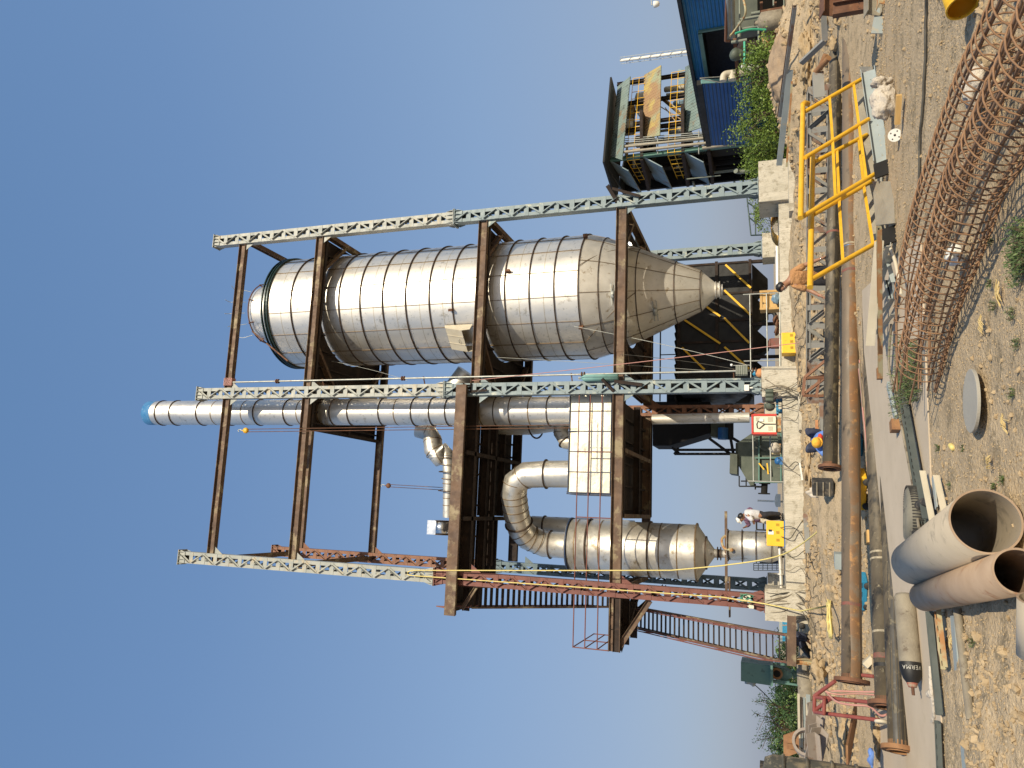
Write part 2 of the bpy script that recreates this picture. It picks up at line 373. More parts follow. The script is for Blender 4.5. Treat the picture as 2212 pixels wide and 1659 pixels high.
# rubble and clods: nobody could count them
def rubble(name, regs, n, seed, material='clod'):
    rnd = random.Random(seed); b = B(); protos = []
    for k in range(6):
        bm = bmesh.new(); bmesh.ops.create_icosphere(bm, subdivisions=1, radius=1)
        for v in bm.verts: v.co *= .75+.5*rnd.random()
        protos.append(([v.co.copy() for v in bm.verts], [tuple(v.index for v in f.verts) for f in bm.faces])); bm.free()
    for i in range(n):
        x0, x1, y0, y1, r0, r1, wt = rnd.choices(regs, [r[6] for r in regs])[0]
        x = rnd.uniform(x0, x1); y = rnd.uniform(y0, y1)
        sl = y-.13*x
        if 8.4 < sl < 14.3 and x < 1.8 and rnd.random() < .97: continue
        if noise.noise(Vector((x*.9, y*.9, seed))) < -.12: continue
        r = r0*(r1/r0)**(rnd.random()**2.4); vs, fs = protos[i % 6]
        q = Matrix.Rotation(rnd.random()*6.28, 3, Vector((rnd.random()-.5, rnd.random()-.5, rnd.random()-.5)).normalized())
        c = Vector((x, y, gz(x, y)+r*.25)); sc = Vector((1, .8, .6))
        b.add([c+(q @ Vector((v.x*r, v.y*r*.85, v.z*r*.7))) for v in vs], fs, False)
    o = b.build(name, material); o['kind'] = 'stuff'; o['label'] = 'loose clods and crumbs of dry earth scattered over the ground'; o['category'] = 'rubble'
rubble('earth_clods', [(-9, 11, 13.5, 19, .012, .06, 2.2), (-9, 11, 19, 26, .03, .12, 3.0), (-4.5, -1.9, 4.8, 7.4, .008, .05, 1.3), (1.3, 4.5, 4.8, 6.6, .010, .06, .6), (-5, 6, 4.5, 9, .006, .03, 2.6), (5, 11, 17, 26, .02, .16, .8), (-8, -3, 14, 17, .02, .10, .7), (1.5, 8, 8.5, 16, .006, .03, .8)], 11000, 5)

def gravel(n, seed):
    rnd = random.Random(seed); b = B(); V = b.v; Fc = b.f
    for i in range(n):
        y = 4.9+(rnd.random()**1.35)*9.5; hw = .62*y; x = rnd.uniform(-hw*.95, hw)
        if 8.7 < y-.13*x < 13.9 and x < 1.6 and rnd.random() < .93: continue
        if noise.noise(Vector((x*1.6, y*1.6, 9))) < rnd.uniform(-.5, .25): continue
        r = (.0035+.010*rnd.random()**3)*(y/7)**.7; z = gz(x, y)+r*.2; k = len(V); a = rnd.random()*3; c_, s_ = cos(a)*r, sin(a)*r; f = rnd.uniform(.6, 1.3)
        V += [Vector((x+c_*f, y+s_*f, z)), Vector((x-s_, y+c_, z)), Vector((x-c_*f, y-s_*f, z)), Vector((x+s_, y-c_, z)), Vector((x, y, z+r*.8))]
        Fc += [(k, k+1, k+4), (k+1, k+2, k+4), (k+2, k+3, k+4), (k+3, k, k+4)]; b.sm += [False]*4
    o = b.build('gravel', 'clod'); o['kind'] = 'stuff'; o['label'] = 'fine gravel and crumbs covering the bare soil'; o['category'] = 'gravel'
gravel(42000, 3)

# ================================================================= CONCRETE
def rough_block(a0, a1, b0, b1, z0, z1, seed=0, st=.25, amp=.012):
    b = B()
    na, nb, nz = [max(2, int(round((q-p)/st))) for p, q in ((a0, a1), (b0, b1), (z0, z1))]
    def face(f, n1, n2, flip):
        vs = []
        for i in range(n1+1):
            for j in range(n2+1):
                p = f(i/n1, j/n2); k = Vector((p[0]*3+seed, p[1]*3, p[2]*3))
                d = noise.noise_vector(k)*amp
                vs.append(S(p[0], p[1], p[2])+d)
        fs = []
        for i in range(n1):
            for j in range(n2):
                q = (i*(n2+1)+j, (i+1)*(n2+1)+j, (i+1)*(n2+1)+j+1, i*(n2+1)+j+1); fs.append(q if flip else q[::-1])
        b.add(vs, fs)
    la = lambda t: a0+(a1-a0)*t; lb = lambda t: b0+(b1-b0)*t; lz = lambda t: z0+(z1-z0)*t
    face(lambda s, t: (la(s), b0, lz(t)), na, nz, True); face(lambda s, t: (la(s), b1, lz(t)), na, nz, False)
    face(lambda s, t: (a0, lb(s), lz(t)), nb, nz, False); face(lambda s, t: (a1, lb(s), lz(t)), nb, nz, True)
    face(lambda s, t: (la(s), lb(t), z1), na, nb, True)
    return b
pl = rough_block(-.45, 15.6, -.8, 8.2, -.2, 1.27, 1, .3)
plinth = solo('concrete_plinth', pl, 'concrete', 'long rough cast concrete foundation wall under the tall steel frame', 'foundation')
BAYS = {0: 0, 1: 7.457, 2: 14.918}
piers = [(0, 0, -.5, .52, -1.05, .5, .3), (1, 0, -.55, .5, -.95, .5, 0.2), (2, 0, -.95, .6, -1.0, .55, .2), (0, 1, -.5, .5, -.5, .5, 1.2), (1, 1, -.5, .5, -.5, .5, 1.2), (2, 1, -.6, .55, -.5, .5, 1.2)]
plab = ['large front concrete pier under the red lattice column', 'front concrete pier under the middle column, hung with cables', 'pale front concrete pier beside the green shrub under the rightmost column',
        'rear concrete pier under the dark blue lattice column', 'rear concrete pier behind the silver pipe under the brown column', 'small rear concrete pier beside the yellow curved sheet']
for i, (ia, ib, a0, a1, b0, b1, z0) in enumerate(piers):
    a = BAYS[ia]; bb = 6.644*ib
    p = rough_block(a+a0, a+a1, bb+b0, bb+b1, z0 if ib else .2, 1.935, i+5, .2, .01)
    solo('concrete_pier', p, 'concrete', plab[i], 'pier', 'concrete piers carrying the frame columns')
for a0, a1, b0, z1, lb in ((5.7, 7.2, -1.5, .78, 'low concrete footing block below the middle pier and the rusty trestle'), (8.6, 11.2, -2.6, .62, 'long flat concrete footing block in front of the yellow welding machine'), (13.0, 16.2, -2.3, .95, 'pale concrete footing step in front of the rightmost pier')):
    solo('concrete_footing', rough_block(a0, a1, b0, b0+.65, .1, z1, a0, .2, .015), 'concrete', lb, 'footing', 'concrete footings')

# ================================================================= STEEL FRAME
frame_t = empty('support_tower', S(7.4, 3.3, 1.95), 'tall open steel support frame of six lattice columns, beams and decks around the silver plant', 'steel frame')
CW, CD = .50, .36
def column_seg(a, b, z0, z1, pitch=.66, flip=0):
    ch = B(); las = {-1: B(), 1: B()}
    for sg in (-1, 1):
        x = a+sg*(CW/2-.006); fl = .135
        ch.sbox(x-.006, x+.006, b-CD/2, b+CD/2, z0, z1)
        for sb in (-1, 1):
            xx = a+sg*(CW/2-.012-fl/2); ch.sbox(xx-fl/2, xx+fl/2, b+sb*(CD/2-.006)-.006, b+sb*(CD/2-.006)+.006, z0, z1)
    n = max(2, int(round((z1-z0)/pitch))); h = (z1-z0)/n
    for i in range(n+1):
        z = z0+i*h; z = min(max(z, z0+.09), z1-.09)
        for sb in (-1, 1):
            bb = b+sb*(CD/2+.006); las[sb].sbox(a-CW/2+.01, a+CW/2-.01, bb-.005, bb+.005, z-.10, z+.10)
        if i < n:
            k = (i+flip) % 2; za, zb = z0+i*h+.05, z0+(i+1)*h-.05
            for sb, kk in ((-1, k), (1, 1-k)):
                x0, x1 = (a-CW/2+.07, a+CW/2-.07) if kk else (a+CW/2-.07, a-CW/2+.07)
                bb = b+sb*(CD/2+.020)
                las[sb].angle(S(x0, bb, za), S(x1, bb, zb), .075, .008, up=-BV*-sb if sb > 0 else -BV)
    return ch, las
def stiff(a, b, z, up, parent, m, w=.62, h=.34):     # flange plate with gusset fins
    g = B(); dz = h if up else -h
    g.sbox(a-w/2-.02, a+w/2+.02, b-.27, b+.27, z-(.0 if up else .028), z+(.028 if up else 0))
    for sb in (-1, 1):
        g.prism([S(a-w/2+.04, b+sb*.2, z+.03*(1 if up else -1)), S(a-w/2, b+sb*.2, z+dz*.35), S(a-w/2+.07, b+sb*.2, z+dz), S(a+w/2-.07, b+sb*.2, z+dz), S(a+w/2, b+sb*.2, z+dz*.35), S(a+w/2-.04, b+sb*.2, z+.03*(1 if up else -1))], .012)
        for k in range(4):
            x = a-w/2+.07+k*(w-.14)/3
            g.prism([S(x, b+sb*.21, z+.03*(1 if up else -1)), S(x, b+sb*.29, z+.03*(1 if up else -1)), S(x, b+sb*.29, z+dz*.45), S(x, b+sb*.21, z+dz*.95)], .012)
    return g.build('flange_plate', m, parent)
Zb, Zj, Zt = 1.96, 14.30, 26.96
Z2, Z3, Z3L, Z4, Z5 = 7.10, 12.97, 13.42, 21.01, 25.32
cols = [(0, 0, 'red_oxide', 'paint_palegrey', 'front column, red oxide below the splice and pale grey above'), (1, 0, 'paint_bluegrey', 'paint_palegrey', 'middle front column, blue grey, beside the chimney'),
        (2, 0, 'paint_bluegrey', 'paint_palegrey', 'rightmost front column, blue grey'), (0, 1, 'paint_dkblue', 'brown_oxide', 'rear column, dark blue below and brown above'),
        (1, 1, 'brown_oxide', 'brown_oxide', 'rusty brown rear column'), (2, 1, 'paint_bluegrey', 'brown_oxide', 'blue grey rear column')]
mat('paint_dkblue', (.09, .14, .16), (.13, .18, .20), .6, scale=2, c3=(.12, .09, .06), cut=.64, s3=3)
for i, (ia, ib, m0, m1, lb) in enumerate(cols):
    a, b = BAYS[ia], 6.644*ib
    zt = Zt if ib == 0 or ia == 0 else 24.9
    ch, la = column_seg(a, b, Zb+.03, Zj-.03, .66 if ib == 0 else .7)
    c = ch.build('column', m0, frame_t); c['label'] = lb
    [q_.build('lacing', m0, c) for q_ in la.values()]
    ch, la = column_seg(a, b, Zj+.03, zt-.03, .66, 1)
    u = ch.build('upper_section', m1, c); [q_.build('lacing', m1, c) for q_ in la.values()]
    stiff(a, b, Zb, True, c, m0, .66, .36); stiff(a, b, Zj-.03, False, c, m0, .66, .36); stiff(a, b, Zj+.001, True, c, m1 if ib == 0 else m0, .66, .36); stiff(a, b, zt, False, c, m1)
    for zz, w_ in ((Z4, m1), (Z5 if ib == 0 else Z5, m1), (Z2, m0), (Z3, m0)):
        g = B()
        if zz > zt-.5: continue
        for sg in (-1, 1):
            if (ia == 0 and sg < 0) or (ia == 2 and sg > 0): continue
            x = a+sg*(CW/2+.003)
            g.prism([S(x, b-.05, zz-.2), S(x+sg*.30, b-.05, zz-.2), S(x, b-.05, zz-.62)], .014)
        g.build('gusset', w_, c)
def beam(a0, b0, a1, b1, z, h=.32, w=.24, m='rust_beam', name='beam', label=None):
    b = B(); p, q = S(a0, b0, z), S(a1, b1, z); b.ibeam(p, q, h, w, .018)
    d = (q-p).normalized(); L = (q-p).length; s_ = d.cross(ZV)
    for t in (.18, .55, .83):     # splice plates on the web
        c_ = p+d*L*t
        for sg in (-1, 1): b.obox(c_+s_*sg*.018, d*.11, s_*.007, ZV*(h/2-.03))
    o = b.build(name, m, frame_t)
    if label: o['label'] = label
    return o
g = CW/2
for k0, k1 in ((0, 1), (1, 2)):
    x0, x1 = BAYS[k0]+g+.004, BAYS[k1]-g-.004
    beam(x0, 0, x1, 0, Z5, .36, m='rust_beam' if k0 else 'beam_pale'if False else 'rust_beam'); beam(x0, 0, x1, 0, Z4, .36); beam(x0, 0, x1, 0, Z2, .40, .26)
    beam(x0, 6.644, x1, 6.644, Z2, .36); beam(x0, 6.644, x1, 6.644, Z4, .34)
beam(g+.004, 6.644, 7.2, 6.644, Z5, .34)
beam(BAYS[1]+g+.004, 0, BAYS[2]-g-.004, 0, Z3, .38, .26)
beam(BAYS[1]+g+.004, 6.644, BAYS[2]-g-.004, 6.644, Z3, .36)
for z, aa in ((Z5, (0, 14.918)), (Z4, (0, 7.93, 14.918)), (Z3, (7.93, 14.918)), (Z2, (0, 7.93, 14.918))):
    for a in aa: beam(a, .19, a, 6.644-.19, z-.01, .30, .2, name='side_beam')
# diagonal knee braces on the right side
for z in (Z4, Z3, Z2):
    for (p, q) in ((S(14.75, .25, z-.25), S(12.6, .2, z-.25)),):
        pass
# ---- left bay level three deck (front fascia channel overhangs the red column)
b = B(); b.chan(S(-1.38, -.42, Z3L), S(BAYS[1]+.15, -.42, Z3L), .44, .12, .014, side=-1); b.build('fascia_channel', 'rust_beam', frame_t)
def deck(a0, a1, b0, b1, z, hole=None, name='deck_platform', joist=1.15, skip=None, label=None, m='rust_deep'):
    d = B(); t = .012
    if hole:
        ca, cb, r = hole; n = 72; vi = []; vo = []
        for k in range(n):
            an = 2*pi*k/n; c_, s_ = cos(an), sin(an)
            tt = min([q for q in (((a1-ca)/c_ if c_ > 1e-6 else 1e9), ((a0-ca)/c_ if c_ < -1e-6 else 1e9), ((b1-cb)/s_ if s_ > 1e-6 else 1e9), ((b0-cb)/s_ if s_ < -1e-6 else 1e9))])
            vi.append((ca+r*c_, cb+r*s_)); vo.append((ca+tt*c_, cb+tt*s_))
        vs = []
        for zz in (z-t/2, z+t/2): vs += [S(x, y, zz) for x, y in vi]+[S(x, y, zz) for x, y in vo]
        fs = []
        for k in range(n):
            j = (k+1) % n; fs += [(k, n+k, n+j, j), (2*n+k, 2*n+j, 3*n+j, 3*n+k), (k, j, 2*n+j, 2*n+k), (n+k, 3*n+k, 3*n+j, n+j)]
        d.add(vs, fs)
    else: d.sbox(a0, a1, b0, b1, z-t/2, z+t/2)
    o = d.build(name, m, frame_t)
    if label: o['label'] = label
    j = B(); x = a0+.3
    while x < a1-.1:
        segs = [(b0, b1)]
        if hole:
            ca, cb, r = hole
            if abs(x-ca) < r+.08:
                q = math.sqrt(max(0, (r+.08)**2-(x-ca)**2)); segs = [(b0, cb-q), (cb+q, b1)]
        for s0, s1 in segs:
            if s1-s0 > .3: j.chan(S(x, s0+.02, z-.085), S(x, s1-.02, z-.085), .15, .07, .008)
        x += joist
    for yy in (b0+.04, b1-.04, (b0+b1)/2 if not hole else b1-.9):
        if hole and yy == b1-.9: continue
        j.ibeam(S(a0, yy, z-.30), S(a1, yy, z-.30), .26, .14, .012)
    j.build('joists', m, o)
    return o
TA, TB, TR = 12.07, 3.3, 2.70          # the big drying chamber
DZ = .20
deck(7.75, 14.8, .16, 6.4, Z4+.19, (TA, TB, 2.76), joist=.75)
deck(7.75, 14.8, .16, 6.4, Z3+.20, (TA, TB, 2.76), joist=.75)
deck(7.75, 14.8, .16, 6.82, Z2+.21, (TA, TB, 2.3), joist=.75)
deck(5.9, 7.6, .16, 6.4, Z4+.19, None, joist=.5)
deck(-1.36, 7.6, -.35, 2.4, Z3L+.24, None, joist=1.3)
deck(2.4, 7.6, 2.45, 6.5, Z3L+.24, None, joist=.62)
deck(-.1, 2.35, 2.45, 3.9, Z3L+.24, None, joist=.62)
deck(2.62, 7.2, .2, 6.82, Z2+.21, None, joist=.9)
deck(-2.15, -.3, -.1, 3.4, Z2+.21, None, joist=.5)
# beams carrying the left bay level three deck
for bb in (.6, 3.0, 6.35): beam(.3 if bb > .6 else -.2, bb, 7.3, bb, Z3L-.12, .42, .2, 'rust_deep')
for aa in (2.3, 4.9, 7.62): beam(aa, -.3, aa, 6.3, Z3L-.16, .34, .16, 'rust_deep', 'side_beam')
beam(-2.15, 0, -g-.01, 0, Z2, .40, .2); beam(-2.12, .15, -.3, 4.2, Z2-.1, .28, .14, 'rust_deep', 'side_beam')
for aa in (2.65, 5.1): beam(aa, .2, aa, 6.4, Z2-.08, .34, .16, 'rust_beam', 'side_beam')
b = B(); b.chan(S(-1.95, .02, Z2-.18), S(-.28, .0, Z2-1.25), .2, .1, .012); b.build('knee_brace', 'rust_beam', frame_t)
b = B(); b.chan(S(-1.2, 3.3, Z2-.1), S(-.28, 6.2, Z2-.9), .16, .08, .012); b.build('knee_brace', 'rust_deep', frame_t)
b = B(); b.chan(S(-1.2, .1, Z3L-.25), S(-.28, .1, Z3L-.85), .14, .08, .012); b.build('knee_brace', 'rust_beam', frame_t)
# corner struts under the decks of the drying chamber bay
for z in (Z4, Z3, Z2):
    for (p0, q0) in (((7.95, 1.9), (9.6, .3)), ((14.75, 1.9), (13.2, .3)), ((7.95, 4.7), (9.6, 6.3)), ((14.75, 4.7), (13.2, 6.3))):
        b = B(); b.ibeam(S(p0[0], p0[1], z-.02), S(q0[0], q0[1], z-.02), .26, .14, .012); b.build('corner_strut', 'rust_beam', frame_t)
# chimney guide beam
beam(5.9, .2, 5.9, 6.4, Z4-.02, .24, .14, 'rust_deep', 'side_beam')
# ---- handrail along the level two deck
b = B(); r = .022
for dz in (.42, .88, 1.32):
    z = Z2+.2+dz
    b.tube(S(-2.13, -.06, z), S(7.2, -.06, z), r, 8); b.tube(S(-2.13, -.06, z), S(-2.13, 3.3, z), r, 8)
for a in (-2.13, 2.55, 5.0): b.tube(S(a, -.06, Z2+.2), S(a, -.06, Z2+1.54), r, 8)
for bb in (1.6, 3.3): b.tube(S(-2.13, bb, Z2+.2), S(-2.13, bb, Z2+1.54), r, 8)
b.build('handrail', 'red_oxide', frame_t)
b = B(); b.prism([S(-1.2, .0, Z3L+.25), S(-1.1, 0, Z3L+.25), S(-1.12, 0, Z3L+.78), S(-1.16, 0, Z3L+.78)], .03); b.build('rail_stub', 'red_oxide', frame_t)
# odd angle pieces tack welded at the beam ends
b = B(); 
for p_, q_, w_ in ((S(7.3, -.3, Z2+.1), S(7.75, -.5, Z2+.52), .12), (S(7.7, -.35, Z2+.1), S(7.55, -.3, Z2-.95), .1), (S(14.9, -.25, Z2+.1), S(15.5, -.5, Z2+.45), .14), (S(15.4, -.4, Z2+.3), S(15.0, -.3, Z2-.8), .09), (S(7.3, -.25, Z3+.3), S(7.35, -.3, Z3-.6), .08)):
    b = B(); b.angle(p_, q_, w_, .012); b.build('loose_angle', 'rust_deep', frame_t)

# ================================================================= STAIRS
def stair(p, q, wdir, wid, n, name, label, rails=True, m='rust_beam'):
    # p top centre, q foot centre
    t = empty(name, q, label, 'stairs'); wd = wdir.normalized()*wid/2
    for sg in (-1, 1):
        b = B(); b.chan(p+wd*sg, q+wd*sg, .2, .07, .01, side=sg); b.build('stringer', m, t)
    for i in range(n):
        c = p.lerp(q, (i+.5)/n); b = B()
        fw = (q-p); fw.z = 0; fw.normalize()
        b.obox(c, wd*.96, fw*.12, ZV*.02); b.build('tread', 'rust_deep', t)
    if rails:
        for sg in (-1, 1):
            b = B()
            for hz in (.45, .92): b.tube(p+wd*sg+ZV*hz, q+wd*sg+ZV*hz, .02, 8)
            for k in range(5):
                c = p.lerp(q, k/4)+wd*sg; b.tube(c, c+ZV*.95, .02, 8)
            b.build('handrail', 'red_oxide', t)
    return t
tp = SB(1372, 1333, 4.4); ft = SB(1706, 1402, -2.2)
stair(tp, ft, AV, .80, 30, 'steel_staircase', 'lower rusty steel staircase from the ground to the first deck')
tp2 = SB(1018, 1290, .6); ft2 = SB(1318, 1290, 5.0)
stair(tp2, ft2, AV, .80, 26, 'steel_staircase', 'upper dark steel staircase between the first and second decks behind the red column')
# support under the foot of the lower stair
t = empty('stair_support', SB(1745, 1405, -2.3), 'rusty steel beam on a short pale post under the foot of the lower staircase', 'support')
b = B(); b.chan(SB(1710, 1330, -2.35), SB(1710, 1438, -2.35), .26, .12, .014); b.build('cross_beam', 'rust_beam', t)
b = B(); b.chan(SB(1718, 1428, -2.3), SB(1762, 1431, -2.3), .16, .12, .012); b.build('post', 'tray_rusty', t)
# ================================================================= DRYING CHAMBER
def chamber():
    base = S(TA, TB, 0)
    t = empty('drying_chamber', S(TA, TB, 3.5), 'huge silver stainless drying chamber with a long cone hanging in the steel frame', 'process tank')
    b = B(); b.lathe(base, [(TR, 8.95), (TR, 16), (TR, 24.3)], 96); shell = b.build('shell', 'steel_ss', t)
    b = B(); b.lathe(base, [(TR, 8.95), (2.50, 8.20), (1.93, 6.77), (1.28, 5.33), (.83, 4.33), (.32, 3.78), (.30, 3.6)], 96)
    cone = b.build('cone', 'steel_dull', t)
    b = B()
    for z in (.0, .17): b.ring(base+ZV*(3.60+z*.9), .33, .035, n=32, w=.03)
    b.lathe(base, [(.30, 3.76), (.24, 3.6), (.24, 3.48)], 32); b.build('outlet_flange', 'steel_dull', cone)
    for z in (22.8, 21.6, 20.2, 19.1, 17.95, 16.8, 15.65, 14.55, 13.4, 12.15, 11.07, 10.0, 8.98):
        b = B(); b.ring(base+ZV*z, TR+.03, .03, n=96, w=.035); b.build('stiffening_band', 'band_dark', t)
    for z in (24.12, 24.26, 24.42):
        b = B(); b.ring(base+ZV*z, TR+.05, .05, n=96, w=.05); b.build('rim_flange', 'green_ring', t)
    for r_, z in ((2.50, 8.20), (1.93, 6.77), (1.28, 5.33), (.83, 4.33)):
        b = B(); b.ring(base+ZV*z, r_+.015, .022, n=80, w=.03); b.build('cone_band', 'band_dark', cone)
    # vertical seams
    b = B()
    for k in range(16):
        an = 2*pi*(k+.35)/16; d = AV*cos(an)+BV*sin(an)
        b.obox(base+d*(TR+.01)+ZV*16.6, d*.012, d.cross(ZV)*.011, ZV*7.6)
    b.build('vertical_seams', 'weld_line', shell)
    b = B()
    for k in range(12):
        an = 2*pi*(k+.6)/12; d = AV*cos(an)+BV*sin(an)
        pr = [(2.72, 8.95), (2.51, 8.20), (1.94, 6.77), (1.29, 5.33), (.84, 4.33)]
        for (r0, z0), (r1, z1) in zip(pr, pr[1:]): b.bar(base+d*(r0+.008)+ZV*z0, base+d*(r1+.008)+ZV*z1, .02, .012, d)
    for k in range(3):     # slanting sheet joints round the cone
        an = 2*pi*(k+.85)/5+2.6; pts = []
        for j in range(9):
            f = j/8; a_ = an+f*.8; rr = 2.72+(1.94-2.72)*f; zz = 8.95+(6.77-8.95)*f; pts.append(base+(AV*cos(a_)+BV*sin(a_))*(rr+.03-.05*0)+ZV*zz)
        b.path(pts, .013, 5)
    b.build('cone_seams', 'weld_line', cone)
    b = B(); rnd = random.Random(4)
    for z0, z1 in zip((24.2, 21.6, 20.2, 19.1, 17.95, 16.8, 15.65, 13.4, 12.15, 11.07), (22.8, 20.2, 19.1, 17.95, 16.8, 15.65, 14.55, 12.15, 11.07, 10.0)):
        z = z0*.42+z1*.58; b.lathe(base, [(TR+.004, z-.012), (TR+.007, z), (TR+.004, z+.012)], 96)
    b.build('sheet_joints', 'weld_soft', shell)
    # roof and top ring chamber
    b = B(); b.lathe(base, [(TR-.05, 24.4), (1.9, 24.75), (1.45, 24.85)], 72); b.build('roof', 'steel_ss', t)
    b = B(); b.lathe(base+AV*.1, [(1.42, 24.8), (1.42, 26.1), (1.38, 26.3), (.9, 26.5), (0, 26.6)], 64); top = b.build('top_housing', 'steel_ss', t)
    b = B(); b.path([base+AV*.1+(AV*cos(2*pi*k/40)+BV*sin(2*pi*k/40))*1.52+ZV*26.2 for k in range(40)], .03, 8, closed=True)
    for k in range(8):
        d = AV*cos(2*pi*(k+.3)/8)+BV*sin(2*pi*(k+.3)/8); b.tube(base+AV*.1+d*1.52+ZV*26.2, base+AV*.1+d*1.38+ZV*26.0, .03, 6); b.blob(base+AV*.1+d*1.53+ZV*26.2, .06, 1, .1)
    b.build('pipe_ring', 'rust', top)
    b = B()
    for k, an in enumerate((3.6, 4.1, 4.5, 4.9, 5.4)):
        d = AV*cos(an)+BV*sin(an); p = base+AV*.1+d*1.4+ZV*26.5
        b.path(spline([p, p+d*.15+ZV*.5, p+d*.1+ZV*.85, p+d*(.25+.05*k)+ZV*.95], 4), .014, 6)
    b.build('sensor_leads', 'galv', top)
    # inspection hatch hood on the left side
    hp = S(9.62, .95, 14.3)
    b = B(); dn = (hp-S(TA, TB, 14.3)); dn.z = 0; dn.normalize(); sd_ = dn.cross(ZV)
    c = S(TA, TB, 0)+dn*(TR+.02)
    b.prism([c+sd_*.55+ZV*15.0, c-sd_*.55+ZV*15.0, c-sd_*.55+ZV*14.9+dn*.2, c+sd_*.55+ZV*14.9+dn*.2], .03)
    for sg in (-1, 1):
        b.prism([c+sd_*.55*sg+ZV*15.0, c+sd_*.55*sg+ZV*14.9+dn*.2, c+sd_*.55*sg+ZV*14.05+dn*.46, c+sd_*.55*sg+ZV*13.7+dn*.4, c+sd_*.55*sg+ZV*13.7], .02)
    b.prism([c+sd_*.55+ZV*14.9+dn*.2, c-sd_*.55+ZV*14.9+dn*.2, c-sd_*.55+ZV*14.05+dn*.46, c+sd_*.55+ZV*14.05+dn*.46], .03)
    for k in (-.2, .2): b.bar(c+sd_*k+ZV*14.92+dn*.215, c+sd_*k+ZV*14.07+dn*.48, .03, .02, dn)
    h = b.build('inspection_hatch', 'hatch_beige', t)
    b = B(); b.path([c+sd_*.08+ZV*14.35+dn*.40, c+sd_*.08+ZV*14.32+dn*.46, c-sd_*.08+ZV*14.32+dn*.46, c-sd_*.08+ZV*14.35+dn*.40], .012, 6); b.build('handle', 'galv', h)
    # clamps with vibrators on the cone
    for an, rr, z in ((4.45, 2.28, 7.6), (4.0, 1.66, 6.05)):
        d = AV*cos(an)+BV*sin(an); p = base+d*(rr+.06)+ZV*z; s_ = d.cross(ZV)
        b = B(); b.bar(p-s_*.45+ZV*.07, p+s_*.45+ZV*.07, .05, .03, ZV); b.bar(p-s_*.45-ZV*.07, p+s_*.45-ZV*.07, .05, .03, ZV)
        b.lathe(p-s_*.14+d*.1, [(0, 0), (.09, 0), (.09, .26), (.06, .3), (0, .3)], 14, s_); b.tube(p+d*.08, p+d*.24, .03, 8); b.build('hammer_bracket', 'galv', cone)
    b = B(); d = AV*cos(4.0)+BV*sin(4.0)
    for k, (an, z) in enumerate(((4.3, 8.5), (4.9, 7.4), (5.0, 6.1), (4.4, 5.6))):
        pass
    # little cleats around the shell
    for an, z in ((3.98, 8.95), (5.6, 8.95), (4.35, 14.6), (4.9, 12.0)):
        d = AV*cos(an)+BV*sin(an); b.obox(base+d*(TR+.1)+ZV*z, d*.09, d.cross(ZV)*.05, ZV*.09)
    b.build('lifting_lugs', 'rust', shell)
mat('weld_soft', (.48, .40, .28), (.60, .54, .42), .55, .8, scale=14)
mat('steel_bright', (.72, .72, .70), (.8, .8, .78), .22, 1, scale=2, rvar=.06)
mat('hatch_beige', (.52, .46, .34), (.58, .52, .40), .6, scale=4)
chamber()
# discharge valve below and small leftover silver tube behind the cone
# ================================================================= CHIMNEY
SA, SBB, SR = 6.98, 1.6, .60
_p = SB(1200, 885, SBB); SA = aof(_p.x, _p.y)
_t = SB(700, 893, SBB); SA = (SA+aof(_t.x, _t.y))/2
def stz(px): return SB(px, 895, SBB-SR*.9).z
t = empty('chimney_stack', S(SA, SBB, 9.2), 'tall thin silver chimney with black bands and a blue tip', 'chimney')
ztop = SB(324, 897, SBB).z
b = B(); b.lathe(S(SA, SBB, 0), [(SR, 9.2), (SR, 16), (SR, ztop-.5)], 64); b.build('shell', 'steel_ss', t)
b = B(); b.lathe(S(SA, SBB, 0), [(SR+.004, ztop-.5), (SR+.004, ztop), (SR-.02, ztop), (SR-.02, ztop-.7)], 64); b.build('blue_rim', 'tank_cap_blue', t)
for px in (335, 366, 424, 484, 547, 612, 664, 712, 750, 817, 887, 926, 961, 1065, 1098, 1180):
    b = B(); b.ring(S(SA, SBB, stz(px)), SR+.02, .022, n=48, w=.03); b.build('band', 'band_dark', t)
for px in (455, 520, 640, 685, 850, 1035, 1140): b = B(); b.ring(S(SA, SBB, stz(px)), SR+.002, .004, n=48, w=.05); b.build('weld_seam', 'weld_line', t)
b = B(); b.ring(S(SA, SBB, 9.26), SR+.06, .06, n=48, w=.05); b.build('foot_flange', 'steel_dull', t)

# ================================================================= RECTANGULAR DUCT BOX
t = empty('duct_box', S(5.4, 1.4, 7.45), 'long rectangular silver duct box on the first deck between the two pipes', 'duct')
b = B(); b.sbox(3.46, 7.5, .55, 2.35, 7.46, 9.16); b.build('casing', 'steel_box', t)
b = B()
for a in (3.48, 4.27, 5.06, 5.85, 6.64, 7.45): b.sbox(a-.012, a+.012, .505, .549, 7.44, 9.2)
for z in (7.48, 8.35, 9.14): b.sbox(3.42, 7.52, .49, .53, z-.012, z+.012)
b.sbox(3.40, 3.44, .52, 2.38, 7.43, 9.19)
for x in (3.6, 4.7, 5.9, 7.1): b.sbox(x-.06, x+.06, .8, 1.9, 7.32, 7.44)
b.build('seam_flanges', 'blue_dark', t)
b = B(); b.sbox(4.2, 6.2, .53, .545, 8.0, 8.05); b.sbox(5.2, 5.24, .53, .545, 7.55, 8.3); b.build('grey_tape', 'galv', t)
mat('steel_box', (.46, .43, .34), (.56, .53, .44), .42, .8, scale=1.1, c3=(.6, .52, .34), cut=.6, s3=1.4, c4=(.5, .42, .3), cut4=.64, s4=6, bump=.35, bscale=1.6, bdist=.05)
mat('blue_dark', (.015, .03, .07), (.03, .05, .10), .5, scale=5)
bpy.data.objects
